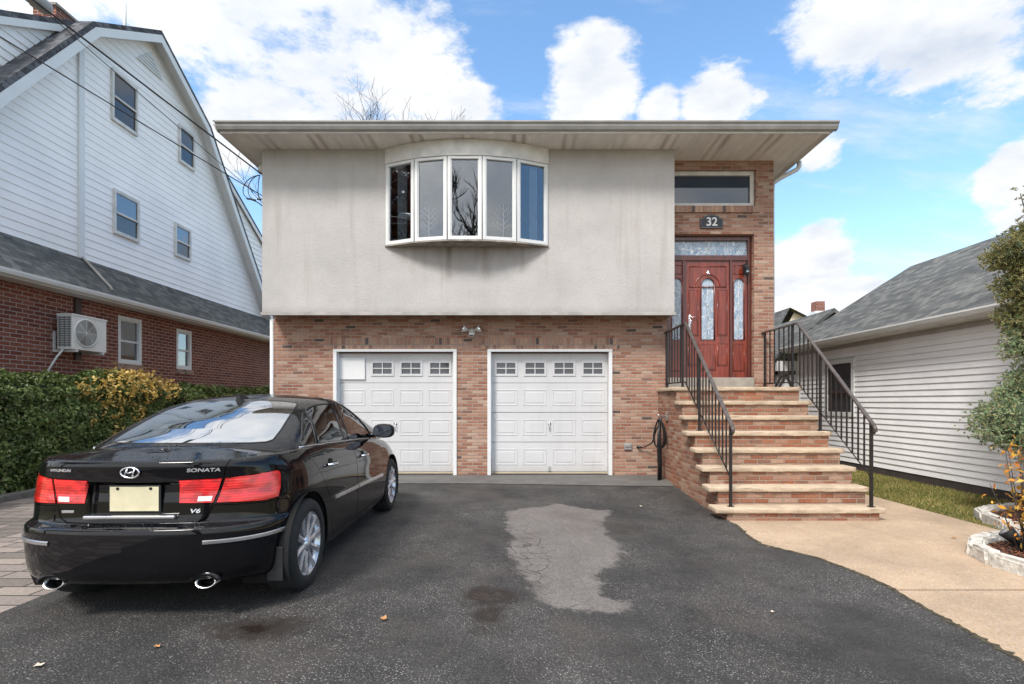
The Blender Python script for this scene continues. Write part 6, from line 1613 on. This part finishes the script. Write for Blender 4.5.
rdoor = [sz(.735, .990), sz(.80, .90), sz(.90, .80), sz(.985, .70), sz(1.055, .60), sz(1.10, .48), sz(1.13, .36), sz(1.16, .265), sz(1.825, .262), sz(1.825, .5), sz(1.825, .75), sz(1.815, .966), sz(1.3, .985)]
fdoor = [sz(1.822, .966), sz(1.832, .75), sz(1.832, .5), sz(1.832, .262), sz(2.80, .265), sz(2.86, .5), sz(2.86, .7), sz(2.80, .92), sz(2.4, .948)]
reg = [('arch_r', arch(AX_R, .365)), ('arch_f', arch(AX_F, .365)), ('lamp_in', lamp_in), ('lamp_out', lamp_out), ('bumper', bumper), ('lid', lid), ('rdoor', rdoor), ('fdoor', fdoor)]
parts = split(B, reg); B.verts.index_update()
if FLIP:
    _b0 = body
    def surf(fn):
        return fn
def flipfaces(fs):
    return fs
def part(name, key, mat, parent=car, **k): return surf_part(name, bodyf, parts[key], mat, parent, **k)
def bodyf(a, v): return body(a, v)
shell = part('body', 'rest', M['paint']); boot = part('boot_lid', 'lid', M['paint']); rb = part('rear_bumper', 'bumper', M['paint'])
for s in (1, -1):
    dr = part('rear_door', 'rdoor', M['paint'], sides=(s,)); df = part('front_door', 'fdoor', M['paint'], sides=(s,))
    lo = part('tail_light', 'lamp_out', M['lens_red'], sides=(s,), gap=.003, push=.003); li = part('tail_light', 'lamp_in', M['lens_red'], boot, sides=(s,), gap=.003, push=.003)
    # clear reversing lens, lower inner corner
    cl = [az(.39 - .0, .735), az(.395, .765), az(.475, .765), az(.468, .735)]
    bb = gridmesh(body, np.linspace(.37, .5, 14), np.linspace(.6, .75, 14)); pp = split(bb, [('c', cl)]); bb.verts.index_update(); surf_part('reversing_lens', bodyf, pp['c'], M['lens_clear'], boot, sides=(s,), push=.0055, gap=0, lip=.004); bb.free()
    if s > 0: right_doors = (dr, df)
    else: left_doors = (dr, df)
B.free()
# dark inner shell so that panel gaps read black
bb = gridmesh(body, us[::2], vs_[::2]); ar = split(bb, [('arch_r', arch(AX_R, .37)), ('arch_f', arch(AX_F, .37))]); bb.verts.index_update()
surf_part('inner_shell', bodyf, ar['rest'], M['seam'], car, push=-.024, gap=0, lip=.0); bb.free()
m = MB(); m.box(-.70, .55, .20, .70, 3.9, .24); m.build('underbody', M['seam'], car, local=True)
# wheel wells
for sc in (AX_R, AX_F):
    for s in (1, -1):
        m = MB(); n = 20; ring = [(sc + .372 * math.cos(t), .325 + .372 * math.sin(t)) for t in np.linspace(-.5, math.pi + .5, n)]
        V = [(s * (.865 if s > 0 else .80), a, b) for a, b in ring] + [(s * .55, a, b) for a, b in ring]
        m.add(V, [(i, i + 1, n + i + 1, n + i) for i in range(n - 1)] + [list(range(n, 2 * n))], True); m.build('wheel_arch', M['seam'], car, local=True)
# ---------------- greenhouse
LV = [(.90, .42, 3.50, .80), (1.00, .52, 3.34, .790), (1.06, .62, 3.18, .768), (1.13, .775, 3.00, .737), (1.21, .955, 2.80, .700), (1.29, 1.165, 2.58, .655), (1.345, 1.37, 2.40, .610), (1.378, 1.56, 2.24, .555), (1.394, 1.70, 2.10, .49)]
def gl_outline(k):
    z, sr, sf, hw = LV[k]; hw *= 0.985; L = sf - sr
    return np.array([(0, sr), (.35 * hw, sr + .012), (.62 * hw, sr + .04), (.82 * hw, sr + .095), (.935 * hw, sr + .19), (.985 * hw, sr + .34), (1.0 * hw, sr + L * .40), (1.0 * hw, sr + L * .60), (.975 * hw, sf - .42 * min(1, L / 1.6)), (.90 * hw, sf - .20), (.72 * hw, sf - .085), (.40 * hw, sf - .02), (0, sf)])
GO = np.array([gl_outline(k) for k in range(len(LV))]); NC = GO.shape[1]; NL = len(LV)
gz = hermite(np.arange(NL), [l[0] for l in LV])
_gf = hermite(np.arange(NL), GO.reshape(NL, -1))
def cabin(u, w):
    u = np.asarray(u, float); w = np.asarray(w, float); u, w = np.broadcast_arrays(u, w); sh = u.shape; u = u.ravel(); w = w.ravel()
    wc = np.clip(w, 0, NL - 1); A = _gf(wc).reshape(-1, NC, 2); z = gz(wc)
    uc = np.clip(u, 0, NC - 1)
    i = np.clip(np.floor(uc).astype(int), 0, NC - 2); t = (uc - i)[:, None]; r = np.arange(len(u))
    P0 = np.where((i > 0)[:, None], A[r, np.maximum(i - 1, 0)], A[r, 1] * np.array([-1, 1])); P1 = A[r, i]; P2 = A[r, i + 1]; P3 = np.where((i < NC - 2)[:, None], A[r, np.minimum(i + 2, NC - 1)], A[r, NC - 2] * np.array([-1, 1]))
    p = .5 * (2 * P1 + (P2 - P0) * t + (2 * P0 - 5 * P1 + 4 * P2 - P3) * t ** 2 + (3 * P1 - P0 - 3 * P2 + P3) * t ** 3)
    x, s = p[:, 0], p[:, 1]; x = np.where(u < 0, u * .2, x)
    # screens bow upward toward the middle
    q = np.clip(w - (NL - 1), 0, 1); sp = np.clip(s, 1.86, 1.98); k = 1 - (1 - q) ** 2
    hw = np.interp(wc, np.arange(NL), [l[3] for l in LV])
    z = z + .022 * (1 - np.clip(np.abs(x) / hw, 0, 1) ** 2) * np.clip(wc / 3, 0, 1) * (1 - q) + .022 * q * (1 if True else 0)
    z = z + .012 * k
    x = np.where(q > 0, x * (1 - q), x); s = np.where(q > 0, s + (sp - s) * q, s)
    return np.stack([x, s, z], -1).reshape(sh + (3,))
_gu, _gw = np.meshgrid(np.linspace(0, NC - 1, 700), np.linspace(0, NL, 260), indexing='ij'); _gp = cabin(_gu, _gw)
def ginv(x=None, s=None, z=None, umin=0, umax=99, wmax=NL - 1):
    d = np.zeros(_gu.shape)
    for k, val in enumerate((x, s, z)):
        if val is not None: d += (_gp[..., k] - val) ** 2
    d[(_gu < umin) | (_gu > umax) | (_gw > wmax)] = 9
    i = np.unravel_index(np.argmin(d), d.shape); return (float(_gu[i]), float(_gw[i]))
def gs(s, z): return ginv(None, s, z, 3.6, 9.6)
def gpoly(pts, n=3):
    out = []
    for p, q in zip(pts, pts[1:] + pts[:1]):
        for k in range(n): out.append(gs(p[0] + (q[0] - p[0]) * k / n, p[1] + (q[1] - p[1]) * k / n))
    return out
GC = gridmesh(cabin, np.linspace(0, NC - 1, 150), np.unique(np.concatenate([np.linspace(0, NL - 1, 80), np.linspace(NL - 1, NL, 16)])))
qg = gpoly([(.775, 1.022), (1.035, 1.014), (1.215, 1.268), (1.165, 1.245)]); rg_ = gpoly([(1.07, 1.013), (1.70, .993), (1.82, 1.335), (1.5, 1.325), (1.34, 1.30), (1.25, 1.27)])
fg = gpoly([(1.83, .988), (2.66, .962), (2.58, 1.07), (2.46, 1.18), (2.33, 1.265), (2.15, 1.32), (1.95, 1.335)])
rw = [(-.05, 1.72), (1.0, 1.73), (1.9, 1.78), (2.45, 1.86), (2.70, 2.1), (2.80, 3.0), (2.84, 4.2), (2.84, 5.4), (2.72, 5.75), (2.0, 5.95), (1.0, 6.02), (-.05, 6.03)]
ws = [(12.05, 1.9), (10.6, 1.9), (10.15, 2.2), (10.1, 4.0), (10.15, 5.4), (10.6, 5.9), (12.05, 6.0)]
gparts = split(GC, [('q', qg), ('r', rg_), ('f', fg), ('rw', rw), ('ws', ws)]); GC.verts.index_update()
surf_part('roof', cabin, gparts['rest'], M['paint'], car)
rs = surf_part('rear_window', cabin, gparts['rw'], M['glass_car_rear'], car, gap=.002, push=-.001, lip=.006)
surf_part('windscreen', cabin, gparts['ws'], M['glass_car'], car, gap=.002, lip=.006)
for s, (dr, df) in ((1, right_doors), (-1, left_doors)):
    surf_part('window', cabin, gparts['q'], M['glass_car'], dr, sides=(s,), gap=.001, push=-.002, lip=.006); surf_part('window', cabin, gparts['r'], M['glass_car'], dr, sides=(s,), gap=.001, push=-.002, lip=.006); surf_part('window', cabin, gparts['f'], M['glass_car'], df, sides=(s,), gap=.001, push=-.002, lip=.006)
GC.free()
# black window rubbers round the side glass and the screens
m = MB()
for s in (1, -1):
    for poly, dpar in ((qg, 0), (rg_, 0), (fg, 1)):
        Pp = cabin(np.array([p[0] for p in poly]), np.array([p[1] for p in poly])); m = MB(); m.tube([(s * p[0] * 1.002, p[1], p[2]) for p in Pp], .007, 5, closed=True)
        m.build('window_seal', M['black_plastic'], (right_doors if s > 0 else left_doors)[dpar], local=True)
m = MB(); poly = rw[1:-1]; U = []
for p, q in zip(poly, poly[1:]): U += [(p[0] + (q[0] - p[0]) * k / 4, p[1] + (q[1] - p[1]) * k / 4) for k in range(4)]
Pp = cabin(np.array([0] + [u[0] for u in U] + [0]), np.array([1.72] + [u[1] for u in U] + [6.03])); 
loop = [tuple(p) for p in Pp] + [(-p[0], p[1], p[2]) for p in Pp[::-1]]
m.tube(loop, .006, 5, closed=True); m.build('rear_window_seal', M['black_plastic'], car, local=True)
# black sail panel behind the rear quarter glass
# bright belt moulding, side mouldings, bumper strips, plate bar
def on_side(s, z, out=.004): p = body(*sz(s, z)); return (p[0] + out, p[1], p[2])
for s in (1, -1):
    dr, df = right_doors if s > 0 else left_doors
    for dpar, s0, s1 in ((dr, .75, 1.82), (df, 1.835, 2.66)):
        m = MB(); pts = []
        for q in np.linspace(s0, s1, 14): p = cabin(*gs(q, beltz(q) + .012)); pts.append((s * (p[0] + .006), p[1], p[2]))
        m.tube(pts, .007, 6); m.build('belt_moulding', M['brushed'], dpar, local=True)
    for dpar, s0, s1 in ((dr, 1.17, 1.815), (df, 1.84, 2.80)):
        m = MB(); n = 14; V = []
        for q in np.linspace(s0, s1, n):
            zc = .560 - .028 * (q - 1.17)
            for dz, o in ((-.017, .002), (-.012, .013), (.012, .013), (.017, .002)):
                p = on_side(q, zc + dz, o); V.append((s * p[0], p[1], p[2]))
        F = [(i * 4 + j, (i + 1) * 4 + j, (i + 1) * 4 + j + 1, i * 4 + j + 1) for i in range(n - 1) for j in range(3)] + [(0, 1, 2, 3), (4 * n - 1, 4 * n - 2, 4 * n - 3, 4 * n - 4)]
        m.add(V, F); m.build('side_moulding', M['chrome_soft'], dpar, local=True)
    for dpar, sc, zc in ((dr, 1.13, .842), (df, 2.05, .818)):
        m = MB(); p = on_side(sc, zc, 0); m.lathe([(.001, .004), (.045, .002), (.05, -.004)], (s * (p[0]), sc + .01, zc), 'x', 18); pk = m.build('handle_recess', M['seam'], dpar, local=True)
        m = MB(); a, b2 = on_side(sc - .085, zc, .01), on_side(sc + .085, zc + .003, .01); md = on_side(sc, zc, .042)
        m.tube([(s * a[0], a[1], a[2]), (s * (md[0] - .006), sc - .05, zc + .001), (s * md[0], sc, zc + .002), (s * (md[0] - .006), sc + .05, zc + .003), (s * b2[0], b2[1], b2[2])], [.011, .014, .015, .014, .011], 8); m.build('door_handle', M['chrome'], dpar, local=True)
    m = MB(); n = 22; V = []
    for a in np.linspace(.46, 1.10, n):
        zc = .497 + .012 * sm(a, .46, 1.1)
        for dz, o in ((-.013, .001), (-.009, .008), (.009, .008), (.013, .001)):
            p = body(*az(a, zc + dz)); e = 1e-3; q = az(a, zc); nn = np.cross(body(q[0] + e, q[1]) - body(q[0] - e, q[1]), body(q[0], q[1] + e) - body(q[0], q[1] - e)); nn /= np.linalg.norm(nn); nn = -nn if FLIP else nn
            p = p + nn * o; V.append((s * p[0], p[1], p[2]))
    F = [(i * 4 + j, (i + 1) * 4 + j, (i + 1) * 4 + j + 1, i * 4 + j + 1) for i in range(n - 1) for j in range(3)] + [(0, 1, 2, 3), (4 * n - 1, 4 * n - 2, 4 * n - 3, 4 * n - 4)]
    m.add(V, F); m.build('bumper_strip', M['brushed'], rb, local=True)
    # oval exhaust tip
    ex = MB(); R0 = [(1.0, .13), (1.0, 0.0), (.86, -.004), (.80, .03), (.78, .12)]
    V = []; n = 26
    for k_, h_ in R0:
        for i in range(n): t = 2 * math.pi * i / n; V.append((s * .455 + .064 * k_ * math.cos(t), .072 + h_ + .02 * math.sin(t), .246 + .034 * k_ * math.sin(t)))
    ex.add(V, [(i * n + k, i * n + (k + 1) % n, (i + 1) * n + (k + 1) % n, (i + 1) * n + k) for i in range(len(R0) - 1) for k in range(n)], True); et = ex.build('exhaust_tip', M['exhaust'], car, local=True)
    ex = MB(); ex.add([(s * .455 + .05 * math.cos(t), .072 + .06, .246 + .026 * math.sin(t)) for t in np.linspace(0, 2 * math.pi, 20, endpoint=False)], [list(range(20))]); ex.build('exhaust_bore', M['seam'], et, local=True)
    # flared bumper lip above the tip
    fl = MB(); fl.tube([(s * .455 + .085 * math.cos(t), float(body(*az(.46, .30))[1]) + .014, .246 + .052 * math.sin(t)) for t in np.linspace(.25, math.pi - .25, 14)], .018, 8); fl.build('exhaust_surround', M['paint'], rb, local=True)
    m = MB(); m.box(s * (.73 if s > 0 else .66), .282, .175, s * (.832 if s > 0 else .74), .296, .40, .006); m.build('mud_flap', M['black_plastic'], car, local=True)
    # door mirror
    m = MB(); V = []; n = 16
    for k in range(9):
        ph = -math.pi / 2 + math.pi * k / 8
        for i in range(n):
            t = 2 * math.pi * i / n; cx_, cz_ = math.cos(t), math.sin(t)
            cx_ = math.copysign(abs(cx_) ** .75, cx_); cz_ = math.copysign(abs(cz_) ** .75, cz_)
            V.append((s * (.955 + .118 * cx_ * math.cos(ph) ** .6), 2.52 + .075 * math.sin(ph) + (.05 if ph > 0 else 0) * math.sin(ph), 1.035 + .078 * cz_ * math.cos(ph) ** .6))
    m.add(V, [(k * n + i, k * n + (i + 1) % n, (k + 1) * n + (i + 1) % n, (k + 1) * n + i) for k in range(8) for i in range(n)], True)
    m.tube([(s * .76, 2.56, .975), (s * .875, 2.55, 1.0)], .028, 8); mr = m.build('door_mirror', M['paint'], df, local=True)
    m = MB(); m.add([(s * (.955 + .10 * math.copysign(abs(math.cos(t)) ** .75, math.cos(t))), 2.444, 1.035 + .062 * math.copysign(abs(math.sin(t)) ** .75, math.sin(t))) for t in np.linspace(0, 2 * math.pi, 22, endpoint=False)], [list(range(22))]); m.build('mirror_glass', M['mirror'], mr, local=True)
# number plate, frame, bright bar, badge, lettering
ys = float(body(*az(0, .75))[1])
m = MB(); m.box(-.158, ys - .016, .668, .158, ys - .002, .836, .006); pf = m.build('plate_frame', M['black_plastic'], boot, local=True)
m = MB(); m.box(-.148, ys - .020, .676, .148, ys - .0165, .826, .001); m.build('number_plate', M['plate'], boot, local=True)
m = MB()
for x_ in (-.10, .10): m.lathe([(.009, -.003), (.009, 0)], (x_, ys - .020, .815), 'y', 10)
m.build('plate_screw', M['seam'], boot, local=True)
def rear_s(x, z): p = inv(abs(x), None, z, 0, 1.0) if False else az(abs(x) * 1.004, z); return float(body(*p)[1])
m = MB(); m.box(-.275, .062, .634, .275, .105, .658, .008); m.build('plate_bar', M['brushed'], boot, local=True)
zb_ = .918; yb = rear_s(0, zb_) - .004; tilt = 0.0
m = MB(); m.tube([(.055 * math.cos(t), yb - .004, zb_ + .031 * math.sin(t)) for t in np.linspace(0, 2 * math.pi, 36, endpoint=False)], .0055, 8, closed=True)
def bar(p, q, r): m.tube([(p[0], yb - .006, zb_ + p[1]), ((p[0] + q[0]) / 2, yb - .008, zb_ + (p[1] + q[1]) / 2), (q[0], yb - .006, zb_ + q[1])], [r * .8, r, r * .8], 6)
bar((-.031, -.023), (-.013, .025), .0055); bar((.013, -.025), (.031, .023), .0055); bar((-.02, -.006), (.02, .006), .005)
m.build('maker_badge', M['chrome'], boot, local=True)
m = MB(); m.add([(.051 * math.cos(t), yb - .001, zb_ + .028 * math.sin(t)) for t in np.linspace(0, 2 * math.pi, 30, endpoint=False)], [list(range(30))]); m.build('badge_field', M['paint'], boot, local=True)
M['badge'] = plain('bright_badge', (0.78, 0.78, 0.80), 0.35, 0.6, var=0.03)
def badge(txt, x, z, size, sx=1.35, shear=.2):
    me = text_mesh(txt, size, .002, .0006, shear, sx); me.transform(FACE_CAM)
    co = np.array([v.co for v in me.vertices])
    for v in me.vertices:
        X, Z = v.co.x + x, v.co.z + z; v.co = (X, rear_s(X, Z) - .003 + v.co.y, Z)
    me.name = 'badge_lettering'; o = link_mesh('badge_lettering', me, M['badge'], boot); return o
badge('SONATA', .42, .927, .031, 1.5); badge('V6', .375, .676, .036, 1.5); badge('HYUNDAI', -.45, .927, .022, 1.5)
m = MB(); m.box(-.43, rear_s(.39, .66) - .004, .668, -.355, rear_s(.39, .66) + .01, .684, .002); m.build('trim_badge', M['brushed'], boot, local=True)
# thin reflection-catching crease line low on the bumper
# aerial fin
p = cabin(0.0, 7.9); q0 = p + vec((0, -.33, -.012))
zc0 = float(np.interp(1.30, [1.165, 1.37, 1.56], [1.29, 1.345, 1.378])) + .02
m = MB(); m.add([(-.03, 1.34, zc0 - .01), (.03, 1.34, zc0 - .01), (.028, 1.54, zc0 + .028), (-.028, 1.54, zc0 + .028), (-.007, 1.32, zc0 + .072), (.007, 1.32, zc0 + .072), (.006, 1.37, zc0 + .07), (-.006, 1.37, zc0 + .07)], [(0, 1, 5, 4), (1, 2, 6, 5), (2, 3, 7, 6), (3, 0, 4, 7), (4, 5, 6, 7)]); m.build('aerial', M['black_plastic'], car, local=True)
# ---------------- wheels
def wheel(s, sc):
    R_, wd = WR, .215; xo = s * (.865 if s > 0 else .80)
    m = MB()
    pr = [(R_ * .70, -.004), (R_ * .72, .004), (R_ * .80, .008), (R_ * .90, .004), (R_ * .965, -.010), (R_ * .995, -.028), (R_, -.05), (R_, -wd + .05), (R_ * .985, -wd + .02), (R_ * .93, -wd), (R_ * .7, -wd)]
    m.lathe([(r, h * s) for r, h in pr], (xo, sc, WR), 'x', 56, cap=False)
    tyre = m.build('wheel', M['rubber'], car, local=True)
    m = MB(); m.lathe([(.232, 0.0), (.232, -.006 * s), (.214, -.012 * s), (.205, -.05 * s), (.2, -.15 * s)], (xo, sc, WR), 'x', 48, cap=False); m.build('rim', M['alloy'], tyre, local=True)
    m = MB(); m.lathe([(.205, -.10 * s), (.205, -.105 * s), (.001, -.10 * s)], (xo, sc, WR), 'x', 30); m.build('brake_disc', plain('brake_shadow', (.03, .03, .032), .6, .5) if 'brk' not in M else M['brk'], tyre, local=True)
    m = MB()
    for k in range(10):
        t = 2 * math.pi * (k + .25) / 10; c, sn = math.cos(t), math.sin(t)
        def q(r, w_, h): return (xo + h * s, sc + r * c - w_ * sn, WR + r * sn + w_ * c)
        a0, a1, a2 = .045, .14, .218
        V = [q(a0, -.018, -.022), q(a0, .018, -.022), q(a1, .021, -.020), q(a2, .030, -.008), q(a2, -.030, -.008), q(a1, -.021, -.020), q(a0, 0, -.012), q(a1, 0, -.010), q(a2, 0, -.003),
             q(a0, -.018, -.05), q(a0, .018, -.05), q(a1, .021, -.05), q(a2, .030, -.04), q(a2, -.030, -.04), q(a1, -.021, -.05)]
        m.add(V, [(0, 6, 7, 5), (6, 1, 2, 7), (5, 7, 8, 4), (7, 2, 3, 8), (0, 5, 14, 9), (5, 4, 13, 14), (1, 10, 11, 2), (2, 11, 12, 3), (3, 12, 13, 4, 8)])
    m.lathe([(.062, -.03 * s), (.06, -.012 * s), (.035, -.006 * s), (.032, -.002 * s), (.001, .001 * s)], (xo, sc, WR), 'x', 24)
    m.build('spokes', M['alloy'], tyre, local=True)
M['brk'] = plain('brake_shadow', (.03, .03, .032), .6, .5)
for s in (1, -1):
    for sc in (AX_R, AX_F): wheel(s, sc)
# ---------------- cabin
m = MB(); m.box(-.66, .62, .93, .66, 1.06, .985, .02); m.build('parcel_shelf', M['beige'], car, local=True)
m = MB(); m.box(-.64, 1.02, .5, .64, 1.2, 1.0, .05); rs_ = m.build('rear_seat', M['beige'], car, local=True)
for x_ in (-.40, .40):
    m = MB(); m.box(x_ - .13, 1.02, 1.01, x_ + .13, 1.12, 1.17, .04); m.build('headrest', M['beige'], rs_, local=True)
for x_ in (-.37, .37):
    m = MB(); m.box(x_ - .24, 1.95, .45, x_ + .24, 2.1, 1.06, .05); fs_ = m.build('front_seat', M['beige'], car, local=True)
    m = MB(); m.box(x_ - .13, 1.98, 1.08, x_ + .13, 2.08, 1.25, .04); m.build('headrest', M['beige'], fs_, local=True)
m = MB(); m.box(-.70, 2.75, .6, .70, 3.1, .96, .06); m.box(-.7, 1.2, .3, .7, 2.8, .36); m.build('dashboard', M['dark_in'], car, local=True)
for s in (1, -1):
    hb = gridmesh(body, np.linspace(AM - 1.05, AM - .45, 20), np.linspace(.62, .86, 10)); hb.verts.index_update(); surf_part('headlight', bodyf, list(hb.faces), M['lens_clear'], car, sides=(s,), push=.003, lip=.004); hb.free()
